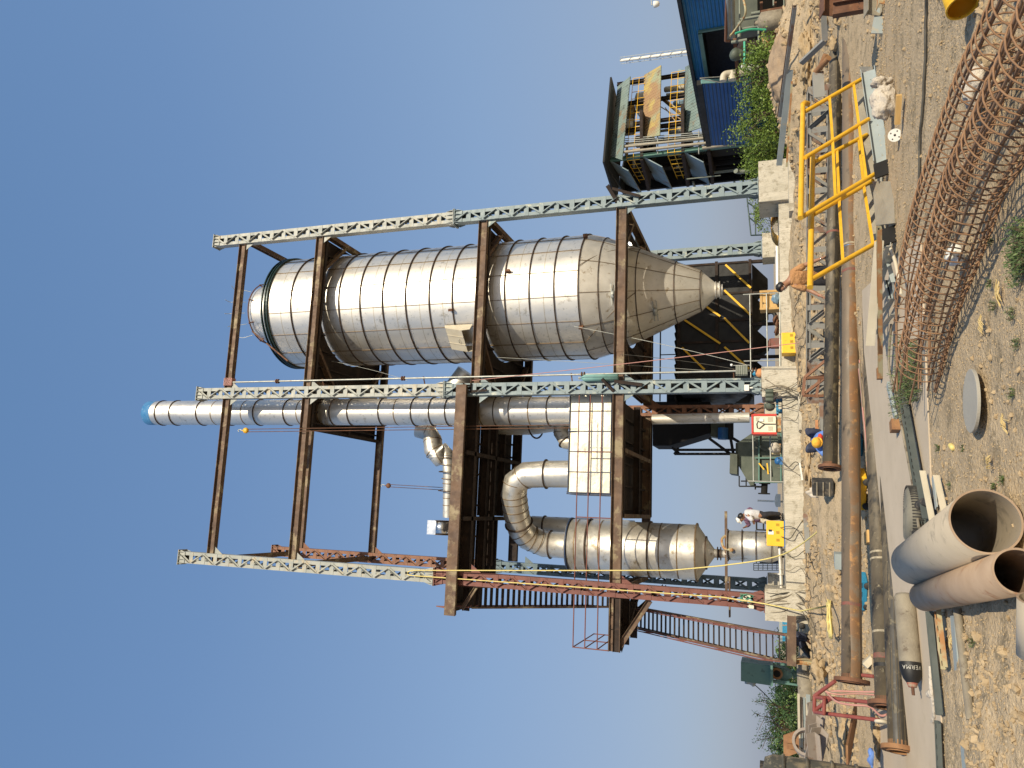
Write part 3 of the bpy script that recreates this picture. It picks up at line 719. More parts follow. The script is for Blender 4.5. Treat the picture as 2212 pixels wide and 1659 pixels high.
# ================================================================= GOOSENECK DUCT
def pipe_thing(name, label, cat, pts, r, m, bands=(), seams=(), n=40, group=None, hollow=False):
    t = empty(name, pts[-1], label, cat, group); b = B(); b.path(pts, r, n, cap=not hollow); o = b.build('pipe', m, t)
    def at(f):
        L = [0]
        for p, q in zip(pts, pts[1:]): L.append(L[-1]+(Vector(q)-Vector(p)).length)
        s_ = f*L[-1]
        for i in range(len(pts)-1):
            if L[i+1] >= s_-1e-6: k = (s_-L[i])/max(1e-9, L[i+1]-L[i]); return Vector(pts[i]).lerp(Vector(pts[i+1]), k), (Vector(pts[i+1])-Vector(pts[i])).normalized()
    rr = r if not isinstance(r, (list, tuple)) else max(r)
    for f in bands:
        c, d = at(f); bb = B(); bb.ring(c, rr+.03, .035, d, n=36, w=.035); bb.build('band', 'band_dark', t)
    if seams:
        for f in seams:
            bb = B(); c, d = at(f); q_ = r if not isinstance(r, (list, tuple)) else r[min(len(r)-1, int(f*len(r)))]; bb.ring(c, q_+.004, .008, d, n=36, w=.03); bb.build('weld_seam', 'weld_line', o)
    return t
gp = [SB(1240, 1024, 1.45), SB(1180, 1024, 1.45), SB(1137, 1026, 1.45), SB(1115, 1042, 1.55), SB(1110, 1068, 1.7), SB(1115, 1109, 2.1), SB(1124, 1142, 2.6), SB(1140, 1160, 2.9), SB(1168, 1171, 3.3)]
e_ = S(1.33, 3.3, 9.7); gp[-1] = S(1.33, 3.3, gp[-1].z-.15)
pipe_thing('gooseneck_duct', 'thick silver gooseneck duct curving from the box top over to the left vessel', 'duct', gp+[e_], .54, 'steel_ss2', (.16, .62, .88), (.3, .36, .43, .47, .52, .56, .67, .72, .76, .8))
mat('steel_ss2', (.64, .60, .52), (.75, .71, .62), .43, .8, scale=2, c3=(.42, .35, .24), cut=.62, s3=3, c4=(.3, .24, .16), cut4=.68, s4=8, bump=.1, bscale=4, rvar=.1)
# ================================================================= SEPARATOR VESSEL
VA, VB, VR = 1.35, 3.3, 1.08
t = empty('separator_vessel', S(VA, VB, 3.8), 'wide silver cylindrical vessel with a shallow cone bottom behind the red column', 'vessel')
b = B(); b.lathe(S(VA, VB, 0), [(.55, 9.85), (VR, 9.72), (VR, 7), (VR, 4.5)], 72); b.build('shell', 'steel_ss2', t)
b = B(); b.lathe(S(VA, VB, 0), [(VR, 4.5), (.17, 3.86), (.15, 3.4), (.15, 3.1)], 56); cn = b.build('cone', 'steel_dull', t)
b = B()
for z, r_ in ((3.62, .2), (3.74, .2)): b.ring(S(VA, VB, z), r_, .06, n=24, w=.03)
b.lathe(S(VA, VB, 3.62), [(.17, 0), (.17, .12)], 20); b.build('butterfly_valve', 'band_dark', cn)
for z, m_ in ((9.66, 'blue_dark'), (8.85, 'band_dark'), (6.35, 'band_dark'), (4.52, 'weld_line')):
    b = B(); b.ring(S(VA, VB, z), VR+.03, .035, n=64, w=.05); b.build('band', m_, t)
for z in (9.3, 8.3, 5.9, 5.2): b = B(); b.ring(S(VA, VB, z), VR+.002, .005, n=64, w=.05); b.build('weld_seam', 'weld_line', t)
b = B(); b.lathe(S(VA, VB, 0), [(VR*.62, 4.25), (.64, 4.18)], 40); b.ring(S(VA, VB, 4.16), .62, .03, n=40, w=.04); b.build('cone_ring', 'band_dark', cn)
pt = empty('vent_pipe', S(2.0, 4.7, 9), 'narrow silver pipe behind the top of the left vessel', 'duct')
b = B(); b.tube(S(2.05, 4.75, 7.3), S(2.05, 4.75, 11.9), .42, 28); b.build('pipe', 'steel_dull', pt); b = B(); b.ring(S(2.05, 4.75, 11.3), .44, .03, n=28); b.build('band', 'band_dark', pt)
# ---- receiver drum on the plinth
RA, RB, RR = 1.72, 2.6, .56
t = empty('receiver_drum', S(RA, RB, 1.3), 'small silver drum with three black hoops standing under the left vessel', 'drum')
b = B(); b.lathe(S(RA, RB, 0), [(0, 3.36), (RR, 3.34), (RR, 1.72), (RR*.82, 1.5)], 48); b.build('shell', 'steel_ss2', t)
for z in (3.30, 2.78, 2.28, 1.72):
    b = B(); b.ring(S(RA, RB, z), RR+.025, .03, n=44, w=.025); b.build('hoop', 'band_dark', t)
b = B()
for k in range(3):
    an = 2*pi*k/3+.4; b.tube(S(RA+cos(an)*.42, RB+sin(an)*.42, 1.27), S(RA+cos(an)*.42, RB+sin(an)*.42, 1.7), .04, 8)
b.build('legs', 'band_dark', t)
b = B(); b.path(spline([S(RA+.35, RB-.3, 3.38), S(RA+.2, RB-.45, 3.5), S(RA-.1, RB-.5, 3.42), S(RA-.15, RB-.58, 3.2)], 5), .05, 8); b.blob(S(RA-.15, RB-.62, 3.15), .09, 1, .2); b.build('inlet_hose', 'tray_rusty', t)
b = B(); b.sbox(-.2, 3.0, 3.15, 3.25, 3.36, 3.46); b.sbox(-1.0, .5, 3.0, 3.3, 3.26, 3.32)
solo('timber_planks', b, 'rust_beam', 'weathered brown planks across the back of the silver drum', 'planks')
t = empty('drum_stand', S(2.5, 2.4, 1.3), 'small black tubular stand next to the silver drum', 'stand')
b = B()
for x in (2.35, 2.75):
    for y in (2.2, 2.6): b.tube(S(x, y, 1.27), S(x, y, 2.25), .025, 8)
for z in (2.0, 2.25): b.tube(S(2.35, 2.2, z), S(2.75, 2.2, z), .025, 8); b.tube(S(2.35, 2.6, z), S(2.75, 2.6, z), .025, 8)
b.build('frame_tubes', 'black_paint', t)
# ================================================================= UPPER DUCT WITH FAN
def zb(x, y): return (1400+x/2.212)/1.808, (1400+y/2.212)/1.808
up = [(520, 610, 3.2), (610, 640, 3.2), (640, 700, 3.1), (650, 790, 3.0), (690, 850, 3.0), (760, 810, 3.0), (790, 830, 3.0), (790, 1000, 3.1), (782, 1200, 3.2), (780, 1370, 3.3)]
pts = [SB(*zb(x, y), bb) for x, y, bb in up]
pipe_thing('blower_duct', 'crooked silver duct running from the chimney to the small fan above the second deck', 'duct', pts[:1]+[pts[1], pts[2], pts[3], pts[4], pts[5], pts[6]]+pts[7:], [.40, .40, .42, .44, .44, .42, .36, .31, .27, .27], 'steel_ss2', (.62, .78), (.1, .2, .3, .38, .5, .56, .68, .72, .84, .9))
fc = SB(956, 1140, 3.3)
t = empty('blower_fan', fc-ZV*.5, 'round silver blower housing at the left end of the crooked duct', 'fan')
b = B(); b.lathe(fc-AV*.31, [(0, 0), (.36, 0), (.36, .62), (0, .62)], 44, AV); b.v = [fc+(v-fc) for v in b.v]
b.sbox(aof(fc.x, fc.y)-.31, aof(fc.x, fc.y)+.31, 3.0, 3.3, fc.z+.1, fc.z+.62)
b.build('housing', 'steel_bright', t)
b = B()
for sg in (-1, 1): b.ring(fc+AV*sg*.31, .36, .02, AV, n=40, w=.02)
b.build('rim', 'band_dark', t)
b = B(); b.tube(SB(984, 1163, 3.3), SB(984, 1186, 3.3), .09, 14); b.tube(SB(975, 1170, 3.3), SB(992, 1170, 3.3), .05, 10); b.ring(SB(984, 1184, 3.3), .11, .03, AV, n=20); b.build('motor_pipe', 'steel_bright', t)
# big tapered duct behind chimney
pp = [SB(1010, 805, 5.2), SB(985, 840, 5.2), SB(985, 885, 5.0), SB(1000, 915, 5.0)]
pipe_thing('cyclone_duct', 'bulging silver duct behind the chimney above the second deck', 'duct', pp, [.55, .6, .55, .45], 'steel_ss2', (.4,), (.2, .7))
pp = [SB(1085, 905, 4.6), SB(1150, 910, 4.4), SB(1232, 905, 4.0)]
pipe_thing('tapered_duct', 'tapered silver duct behind the lower chimney', 'duct', pp, [.75, .62, .45], 'steel_dull', (.5,), ())
pp = [SB(1212, 915, 3.2), SB(1212, 935, 3.2), SB(1225, 955, 3.1), SB(1240, 957, 3.0)]
pipe_thing('bent_connector', 'short bent silver connector between the chimney and the duct box', 'duct', pp, .33, 'steel_dull', (.7,), (.3,))
# white vessel glimpsed under the right deck
b = B(); b.lathe(SB(1365, 540, 6.9), [(.9, -.3), (.9, .35), (.5, .5)], 30); solo('roof_vent', b, 'steel_bright', 'rounded white vent cap seen behind the cone beside the rear right column', 'vent')
# ================================================================= LIFTING GEAR, ROPES, SLIM PIPE
t = empty('slim_riser_pipe', S(8.1, -.3, 2), 'slim galvanised riser pipe standing beside the middle column', 'pipe')
pa, pb_ = SB(490, 826, -.05), SB(1652, 800, -.35)
b = B(); b.tube(pb_, pa, .035, 12); b.build('pipe', 'galv', t)
for f in (.12, .39, .72, .985):
    c = pa.lerp(pb_, f); b = B(); d_ = (pa-pb_).normalized()
    b.ring(c+d_*.05, .06, .04, d_, n=18, w=.03); b.ring(c-d_*.05, .06, .04, d_, n=18, w=.03); b.build('coupling', 'rust', t)
b = B()
for f in (.22, .43, .7, .955):
    c = pa.lerp(pb_, f); b.bar(c+AV*.06, c-AV*.35+BV*.25, .04, .04)
b.build('bracket', 'rust', t)
def hoist(name, p_top, p_bot, label, side=0.):
    t = empty(name, p_top, label, 'chain hoist')
    b = B(); b.path([p_top+ZV*.25, p_top+ZV*.1], .02, 6); b.lathe(p_top-BV*.07, [(0, 0), (.11, 0), (.13, .05), (.13, .1), (.11, .14), (0, .14)], 22, BV); b.build('body', 'paint_yellow' if side == 0 else 'rust', t)
    b = B()
    for k in (-1, 1): b.tube(p_top+AV*.06*k, p_bot+AV*.06*k, .016, 5)
    b.build('chain', 'rust', t); b = B(); b.path(spline([p_top+ZV*.2, p_top+ZV*.32+AV*.05, p_top+ZV*.42, p_top+ZV*.36-AV*.06], 4), .018, 6); b.build('hook', 'galv', t)
hoist('chain_hoist', SB(531, 930, -.35), SB(1230, 921, .2), 'yellow chain hoist hanging from the top beam beside the chimney')
hoist('chain_hoist', SB(839, 1049, 6.3), SB(960, 1056, 6.0), 'rusty chain hoist hanging from the rear beam above the crooked duct', 1)
def rope(name, pts, r, m, label, cat='rope', group=None):
    b = B(); b.path(pts, r, 6); return solo(name, b, m, label, cat, group)
rope('lifting_rope', [SB(880, 1236, -.3)]+sag(SB(890, 1232, -.35), SB(1450, 1232, -1.2), .1)+spline([SB(1560, 1222, -2.2), SB(1693, 1197, -4.0), SB(1815, 1108, -9.0)], 8), .022, 'rope_yellow', 'yellow rope slanting from the red column splice down across the vessel to the ground')
cz = G(1800, 1345, .45)
rope('lifting_rope', [SB(880, 1240, -.3)]+sag(SB(885, 1243, -.35), SB(1560, 1290, -.6), .1)+[SB(1650, 1304, -1.1), SB(1730, 1320, -2.0)]+[cz+Vector((.35*cos(k*.9)*(1+.3*sin(k)), .5*sin(k*.9)*(1+.2*cos(k*1.7)), .05+.02*(k % 3))) for k in range(22)], .022, 'rope_yellow', 'yellow rope hanging down the red column and coiled on the earth at its pier')
rope('tie_rope', sag(SB(1020, 822, -.2), SB(1730, 740, -2.6), .35, 20), .014, 'cable_pink', 'reddish guy rope sloping from the middle column to the right across the black bin')
rope('guy_wire', sag(SB(1075, 772, .5), SB(1520, 800, 1.0), .2), .009, 'galv', 'thin wire running from the chamber to the floodlight')
rope('guy_wire', sag(SB(1240, 705, .5), SB(1620, 790, -.3), .25), .010, 'galv', 'grey wire running from the cone ring down to the plinth rail')
rope('guy_wire', sag(SB(1340, 765, -.1), SB(1600, 800, -.2), .35), .009, 'cable_black', 'black wire drooping from the level beam to the floodlight')
rope('guy_wire', sag(SB(716, 780, 1), SB(880, 822, .2), .25), .007, 'galv', 'thin wire from the upper deck to the middle column splice')
# webbing sling on the top beam
b = B(); c = SB(492, 838, -.0)
for dz in (-.1, 0, .1): b.obox(S(8.0, 0, Z5+dz*.1), AV*.18, BV*.14, ZV*(.2+abs(dz)*.1))
solo('webbing_sling', b, 'cable_pink', 'pink webbing sling wrapped on the top beam beside the middle column', 'sling')
# brown pipe strut off the housing
b = B(); b.tube(SB(545, 716, 2.0), SB(622, 828-48, .1), .035, 10); solo('loose_strut', b, 'rust', 'rusty tube slanting from the chamber top housing towards the top beam', 'tube')
# green cylinder hung at the first deck
t = empty('hanging_gas_cylinder', SB(1300, 813, -.3), 'pale green gas cylinder lashed to the middle column', 'gas cylinder')
b = B(); p0, p1 = SB(1255, 817, -.3), SB(1335, 815, -.3); d_ = (p1-p0).normalized(); b.lathe(p0, [(0, -.0), (.05, 0), (.13, .14), (.14, .2), (.14, (p1-p0).length), (0, (p1-p0).length)], 22, d_); b.build('body', 'cyan_pale', t)
b = B(); b.tube(p0-d_*.1, p0+d_*.02, .03, 8); b.tube(p0-d_*.07-AV*.06, p0-d_*.07+AV*.06, .02, 6); b.build('valve', 'galv', t)
mat('cyan_pale', (.16, .34, .32), (.22, .40, .37), .6, scale=5)
# ================================================================= sighting helpers for the photograph's crops
def z1(x, y): return 1659.3+x/4, y/4
def z2(x, y): return 1244.5+x/4, y/4
def z3(x, y): return 1659.3+x/4, 387.2+y/4
def z4(x, y): return 1272.1+x/4, 387.2+y/4
def z5(x, y): return 1216.8+x/4, 774.3+y/4
def zc(x, y): return 1659.3+x/4, 774.3+y/4
def z6(x, y): return 1659.3+x/3.529, 1189.2+y/3.529
def z7(x, y): return 1327.4+x/4, 1106.2+y/4
def r1(x, y): return 1548.7+x/8, 829.6+y/8
def r2(x, y): return 1548.7+x/8, 1023.2+y/8
def r3(x, y): return 1576.3+x/6.667, 1299.8+y/6.667
def r4(x, y): return 1604+x/5.713, 1410.4+y/5.713
def r5(x, y): return 1604+x/10, 553+y/10
# ================================================================= LONG PIPES
def long_pipe(p, q, r, m, label, flange=True, marks=(), group='long steel pipes laid across the site', fl_m='rust', stripe=None, fr=1.6):
    # p = visible end with flange, q = far end
    t = empty('steel_pipe', p, label, 'pipe', group); d = (q-p).normalized(); b = B(); L = (q-p).length
    b.lathe(p, [(r*.9, 0), (r, 0), (r, L*.5), (r, L)], 36, d); 
    b.build('pipe_body', m, t)
    b = B(); b.lathe(p, [(r*.895, .004), (r*.895, 1.6), (0, 1.6)], 28, d); b.build('bore', 'rust_deep', t)  # near-black lining paints in the shade inside the open end
    if flange:
        b = B(); R = r*fr; c = p
        b.lathe(c, [(r*.9, -.02), (R, -.02), (R, .035), (r, .035), (r, .1)], 40, d, False); b.lathe(c, [(r*.9, -.02), (r*1.12, -.02), (r*1.12, -.032), (r*.9, -.032), (r*.9, .1)], 40, d, False)
        fl = b.build('flange', fl_m, t); b = B(); _, s_, u = frame(d)
        for k in range(12):
            an = 2*pi*k/12; cc = c+(s_*cos(an)+u*sin(an))*(r*1.38); b.lathe(cc-d*.0215, [(0, 0), (.014, 0), (.014, .003)], 8, d, False)
        b.build('bolt_holes', 'void_black', fl)
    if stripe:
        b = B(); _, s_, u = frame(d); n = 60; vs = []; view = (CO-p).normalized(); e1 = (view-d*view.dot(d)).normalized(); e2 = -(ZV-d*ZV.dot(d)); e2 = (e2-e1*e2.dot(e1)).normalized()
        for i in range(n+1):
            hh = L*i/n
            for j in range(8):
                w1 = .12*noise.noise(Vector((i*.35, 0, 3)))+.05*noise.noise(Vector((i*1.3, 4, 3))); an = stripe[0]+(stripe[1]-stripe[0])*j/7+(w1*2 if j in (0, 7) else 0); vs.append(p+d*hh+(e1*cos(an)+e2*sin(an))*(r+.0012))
        b.add(vs, [(i*8+j, i*8+j+1, i*8+9+j, i*8+8+j) for i in range(n) for j in range(7)], True); b.build('side_stripe', stripe[2], t)
    for f, w_, m_ in marks:
        b = B(); b.ring(p+d*f, r+.001, .0025, d, n=36, w=w_); b.build('paint_mark', m_, t)
    return t
mat('black_stripe_mat', (.018, .016, .013), (.035, .03, .022), .5, 0, scale=4, c3=(.11, .09, .05), cut=.58, s3=6, c4=(.16, .13, .08), cut4=.66, s4=16)  # near-black band with brown flecks, along the lower side of three pipes
mat('rust_stripe_mat', (.22, .11, .045), (.15, .10, .06), .65, .1, scale=2.5, c3=(.17, .13, .09), cut=.54, s3=2.5, c4=(.36, .19, .07), cut4=.6, s4=7)
mat('mark_red', (.22, .06, .045), (.13, .08, .055), .7, scale=14)
mat('mark_pale', (.42, .36, .25), (.2, .17, .12), .7, scale=20)
P1a, P1b = D(*zc(535, 945), 14.4), D(1806.8, 20, 18.0); P1b = P1a+(P1b-P1a)*1.12
long_pipe(P1a, P1b, .137, 'pipe_dark', 'rearmost of the long dark pipes, its flanged end short of the others', stripe=(.25, 1.5, 'black_stripe_mat'), marks=((5.2, .05, 'mark_red'),))
P2a, P2b = D(1840, 1472, 11.4), D(1835, 20, 17.0); P2b = P2a+(P2b-P2a)*1.1
long_pipe(P2a, P2b, .150, 'pipe_brown', 'long pipe with an orange rust stripe along its side, second from the back', stripe=(-.15, .85, 'rust_stripe_mat'), fr=1.72, marks=((1.15, .05, 'mark_red'), (7.4, .06, 'mark_red'), (8.0, .04, 'mark_pale'), (7.95, .02, 'chrome')))
P3a, P3b = D(1914, 1524, 9.85), D(1875, 562, 13.7); P3b = P3a+(P3b-P3a)*1.42
long_pipe(P3a, P3b, .133, 'pipe_dark', 'long blackened pipe with an earth-brown flange nearest the cast slab', stripe=(.3, 1.6, 'black_stripe_mat'), fr=1.7, marks=((.62, .07, 'mark_red'), (.95, .03, 'mark_pale'), (2.0, .03, 'mark_pale'), (2.1, .03, 'mark_pale'), (.5, .05, 'black_paint')))
P4a = D(1944, 1620, 9.2); P4b = P4a+(P3b-P3a).normalized()*9+Vector((0, 0, -.1))
long_pipe(P4a, P4b, .135, 'pipe_dark', 'lowest black pipe mostly in shadow, with an orange rusty flange', stripe=(-.6, 1.6, 'black_stripe_mat'), fl_m='rust_orange')
mat('rust_orange', (.21, .10, .045), (.30, .155, .065), .8, scale=6, bump=.2, bscale=50)
# timber and steel packing under the pipes
for i, (px, py, d) in enumerate(((1850, 1160, 12.4), (1818, 760, 15.2), (1850, 880, 13.6))):
    c = D(px, py, d); z = gz(c.x, c.y); b = B(); b.box(Vector((c.x, c.y, (z+c.z-.15)/2)), .2, .5, max(.06, c.z-.13-z), .3); solo('timber_packing', b, 'wood', ('timber block propping the pipes in front of the yellow box', 'timber block propping the rear pipes by the rusty trestle', 'timber block propping the pipes beside the blue box')[i], 'timber block', 'packing blocks')
# ================================================================= LYING LATTICE TRUSS behind the pipes
def lying_truss(p, q, w, h, label, n, m='grey_rust'):
    t = empty('lattice_truss', (p+q)/2, label, 'truss'); d = (q-p).normalized(); s_ = d.cross(ZV).normalized()
    ch = B(); la = B()
    for sg in (-1, 1):
        for k in (-1, 1): ch.chan(p+s_*sg*w/2+ZV*k*h/2, q+s_*sg*w/2+ZV*k*h/2, .09, .07, .01, side=sg)
    L = (q-p).length
    for i in range(n+1):
        c = p+d*L*i/n
        for sg in (-1, 1): la.bar(c+s_*sg*(w/2+.02)-ZV*(h/2+.04), c+s_*sg*(w/2+.02)+ZV*(h/2+.04), .13, .012, s_)
        if i < n:
            c2 = p+d*L*(i+1)/n; k = 1 if i % 2 else -1
            for sg in (-1, 1): la.angle(c+s_*sg*(w/2+.035)-ZV*k*h/2+d*.06, c2+s_*sg*(w/2+.035)+ZV*k*h/2-d*.06, .07, .008, s_)
    ch.build('chord', m, t); la.build('lacing', m, t); return t
mat('grey_rust', (.22, .22, .20), (.28, .27, .245), .6, .2, scale=2, c3=(.20, .12, .08), cut=.55, s3=1.6, bump=.1)
ta, tb = D(1764, 196, 17.6), D(1789, 862, 18.6); ta.z = .40; tb.z = .50
lying_truss(tb, ta, .45, .44, 'grey rusting lattice column lying on the ground behind the long pipes', 16)
tc, td = D(1780, 872, 18.0), D(1786, 1010, 17.0); tc.z = td.z = .42
b = B(); b.chan(tc, td, .16, .1, .01); solo('loose_channel', b, 'grey_rust', 'grey steel channel continuing the line of the lying lattice column', 'channel')
# ================================================================= RUSTY TRESTLE
def bars(name, m, label, cat, segs, w=.05, group=None, h=None):
    b = B()
    for p, q in segs: b.bar(p, q, w, h or w)
    return solo(name, b, m, label, cat, group)
TD = 15.6
def tz(x, y, o=0): return D(*zc(x, y), TD+o)
segs = [(tz(315, 165), tz(495, 20)), (tz(315, 165), tz(300, 320)), (tz(320, 165), tz(800, 168)), (tz(302, 322), tz(805, 322)), (tz(320, 300), tz(495, 165)), (tz(440, 180), tz(415, 335)), (tz(330, 175), tz(800, 105, .9)), (tz(495, 20), tz(800, 40, .9)), (tz(330, 170, 0), tz(495, 172, .9))]
bars('rusty_trestle', 'brown_oxide', 'brown steel angle trestle standing between the footing block and the long pipes', 'trestle', segs, .055)
# ================================================================= YELLOW HANDRAILED STAIR PIECE
t = empty('handrail_stair_piece', D(1900, 330, 10.4), 'fallen steel stair flight with bright yellow handrails lying across the pipes', 'stair section')
def dd(f, x, y, d): return D(*f(x, y), d)
r_a, r_b = dd(z1, 300, 905, 11.4), dd(z3, 280, 335, 9.6)
posts1 = [(dd(z1, 318, 965, 11.3), dd(z1, 815, 680, 11.6)), (dd(z1, 320, 1362, 10.4), dd(z1, 868, 1030, 10.9)), (dd(z3, 300, 322, 9.7), dd(z1, 945, 1490, 10.3))]
b = B(); b.tube(r_a, r_b, .037, 14); b.path([r_a, dd(z1, 316, 890, 11.45), dd(z1, 345, 898, 11.5)], .042, 12); b.build('top_rail', 'paint_yellow', t)
for p, q in posts1: b = B(); b.tube(p, q, .032, 12); b.build('rail_post', 'paint_yellow', t)
def mix(p, q, f): return p.lerp(q, f)
for f in (.42, .84):
    b = B(); b.bar(mix(*posts1[0], f), mix(*posts1[1], f), .036, .036); b.bar(mix(*posts1[1], f), mix(*posts1[2], f), .036, .036); b.build('mid_rail', 'paint_yellow', t)
r_c, r_d = dd(z1, 385, 1345, 11.0), dd(z3, 362, 935, 9.0)
posts2 = [(dd(z1, 400, 1400, 10.9), dd(z1, 852, 1165, 11.3)), (dd(z3, 392, 305, 10.0), dd(z3, 903, 12, 10.5)), (dd(z3, 372, 868, 9.1), dd(z3, 1000, 512, 9.7))]
b = B(); b.tube(r_c, r_d, .037, 14); b.build('top_rail', 'paint_yellow', t)
for p, q in posts2: b = B(); b.tube(p, q, .032, 12); b.build('rail_post', 'paint_yellow', t)
for f in (.42, .84):
    b = B(); b.bar(mix(*posts2[0], f), mix(*posts2[1], f), .036, .036); b.bar(mix(*posts2[1], f), mix(*posts2[2], f), .036, .036); b.build('mid_rail', 'paint_yellow', t)
s0, s1_ = dd(z1, 860, 600, 11.5), dd(z1, 980, 1390, 10.4); cd = (s1_-s0).normalized()
b = B(); b.chan(s0, s1_, .20, .08, .01, up=cd.cross((s0-CO).normalized())); b.build('stringer', 'grey_channel', t)
s2, s3_ = dd(z1, 820, 780, 11.9), dd(z3, 960, 480, 10.3)
b = B(); b.chan(s2, s3_, .18, .08, .01, up=cd.cross((s0-CO).normalized()), side=-1); b.build('stringer', 'check_plate', t)
for k in range(9):
    c = s0.lerp(s1_, (k+1.2)/10); c2 = s2.lerp(s3_, (k+.6)/10); b = B(); mm_ = c.lerp(c2, .5); wv = (c2-c)/2
    b.obox(mm_-ZV*.03, wv*.94, cd*.012+ZV*.05+(-wv.cross(cd)).normalized()*.06, cd*.006+ZV*-.003); b.build('tread', 'galv', t)
for x, y, d in ((1010, 1450, 10.2), (1065, 480, 9.6)):
    f = z1 if y > 1000 else z3; c = dd(f, x, y, d); b = B(); u = (ZV*.6+cd*.25).normalized(); b.obox(c, cd.cross(u).normalized()*.012, cd*.14, u*.15); b.build('end_plate', 'black_paint', t)
b = B(); b.prism([dd(z3, 905, 20, 10.4), dd(z3, 1085, 20, 9.9), dd(z3, 1100, 380, 9.5), dd(z3, 935, 400, 10.0)], .02); b.build('landing_plate', 'check_plate', t)
# pale steel plate at the right end, off the trestle
pp = [dd(z1, 790, 575, 11.9), dd(z1, 900, 575, 11.6), dd(z1, 905, 650, 11.6), dd(z1, 815, 640, 11.9)]
b = B(); b.prism(pp, .015); b.build('end_plate', 'check_plate', t)

# ================================================================= REBAR CAGES
def cage(pts, R, label, nbar=9, pitch=.105, ph=0):
    # pts: list of centre points of the axis
    t = empty('rebar_cage', pts[-1], label, 'rebar cage', 'rusty rebar cages'); 
    L = [0]
    for p, q in zip(pts, pts[1:]): L.append(L[-1]+(q-p).length)
    def at(s):
        for i in range(len(pts)-1):
            if s <= L[i+1] or i == len(pts)-2:
                k = (s-L[i])/(L[i+1]-L[i]); return pts[i].lerp(pts[i+1], k), (pts[i+1]-pts[i]).normalized()
    for k in range(nbar):
        an = 2*pi*k/nbar+ph; P = []
        n_ = 10
        for j in range(n_+1):
            s = L[-1]*j/n_; c, d = at(s); _, s_, u = frame(d); P.append(c+(s_*cos(an)+u*sin(an))*(R-.014)+Vector((noise.noise(Vector((k*3, j*.7, 1)))*.012, 0, noise.noise(Vector((k*3, j*.7, 5)))*.012)))
        ext = (P[-1]-P[-2]).normalized(); P.append(P[-1]+ext*(.1+.35*((k*7) % 5)/5))
        b = B(); b.path(P, .0085, 6); b.build('main_bar', 'rebar', t)
    b = B(); P = []; s = .02; a = 0; rnd = random.Random(int(R*1000))
    N = int(L[-1]/pitch)
    for i in range(N*22):
        s = L[-1]*i/(N*22); c, d = at(s); _, s_, u = frame(d); an = 2*pi*i/22
        w_ = 1+.035*noise.noise(Vector((i*.05, R*9, 0))); tilt = .05*noise.noise(Vector((i/22*.9, 3, R)))*sin(an)
        P.append(c+(s_*cos(an)+u*sin(an))*R*w_+d*tilt)
    b.path(P, .006, 5); b.build('spiral_tie', 'rebar', t)
    b = B(); rr = random.Random(3)
    for i in range(26):
        s = rr.random()*L[-1]; c, d = at(s); _, s_, u = frame(d); an = 2*pi*rr.randrange(nbar)/nbar+ph
        p = c+(s_*cos(an)+u*sin(an))*(R-.004); b.path([p, p+Vector((rr.uniform(-.03, .03), rr.uniform(-.03, .03), rr.uniform(-.02, .05)))], .003, 4)
    b.build('binding_wires', 'rebar', t)
    return t
c2 = [G(x_, y_, .21) for x_, y_ in ((2330, -40), (2240, 150), (2172, 275), (2107, 387), (2056, 550), (2023, 640), (1992, 762), (1985, 800))]
cage(c2, .198, 'nearest rusty rebar cage lying diagonally in the right foreground', 9)
c1 = [G(x_, y_, .19) for x_, y_ in ((2262, -90), (2219, 0), (2122, 175), (2034, 400), (2008, 478), (1988, 555), (1972, 640), (1972, 762))]
cage(c1, .172, 'farther rusty rebar cage lying behind the nearest one', 8, .12, .3)

# ================================================================= BIG OPEN PIPES
def open_pipe(p, q, R, m, label, wall=.012):
    t = empty('pipe_offcut', (p+q)/2-ZV*R, label, 'pipe', 'large open pipe offcuts in the left foreground'); d = (q-p).normalized(); L = (q-p).length; b = B()
    b.lathe(p, [(R-wall, 0), (R, 0), (R, L), (R-wall, L), (R-wall, 0)], 72, d); b.build('pipe_body', m, t)
    b = B(); b.lathe(p-d*.001, [(R-wall, 0), (R+.001, 0), (R+.001, .004)], 72, d, False); b.build('cut_edge', 'pipe_tan', t); return t
p, q = G(2129, 1126, .22), G(1976, 1216, .22)
open_pipe(p, q, .212, 'pipe_grey', 'grey painted open pipe offcut facing the viewer')
p, q = G(2200, 1234, .145), G(1998, 1289, .145)
open_pipe(p, q, .138, 'pipe_tan', 'smaller tan rust-dusted pipe offcut lying against the grey one')
p, q = G(2252, 1296, .12), G(2250, 1420, .12)
open_pipe(p, q, .12, 'pipe_grey', 'pale rounded pipe end just entering the picture at the near edge')
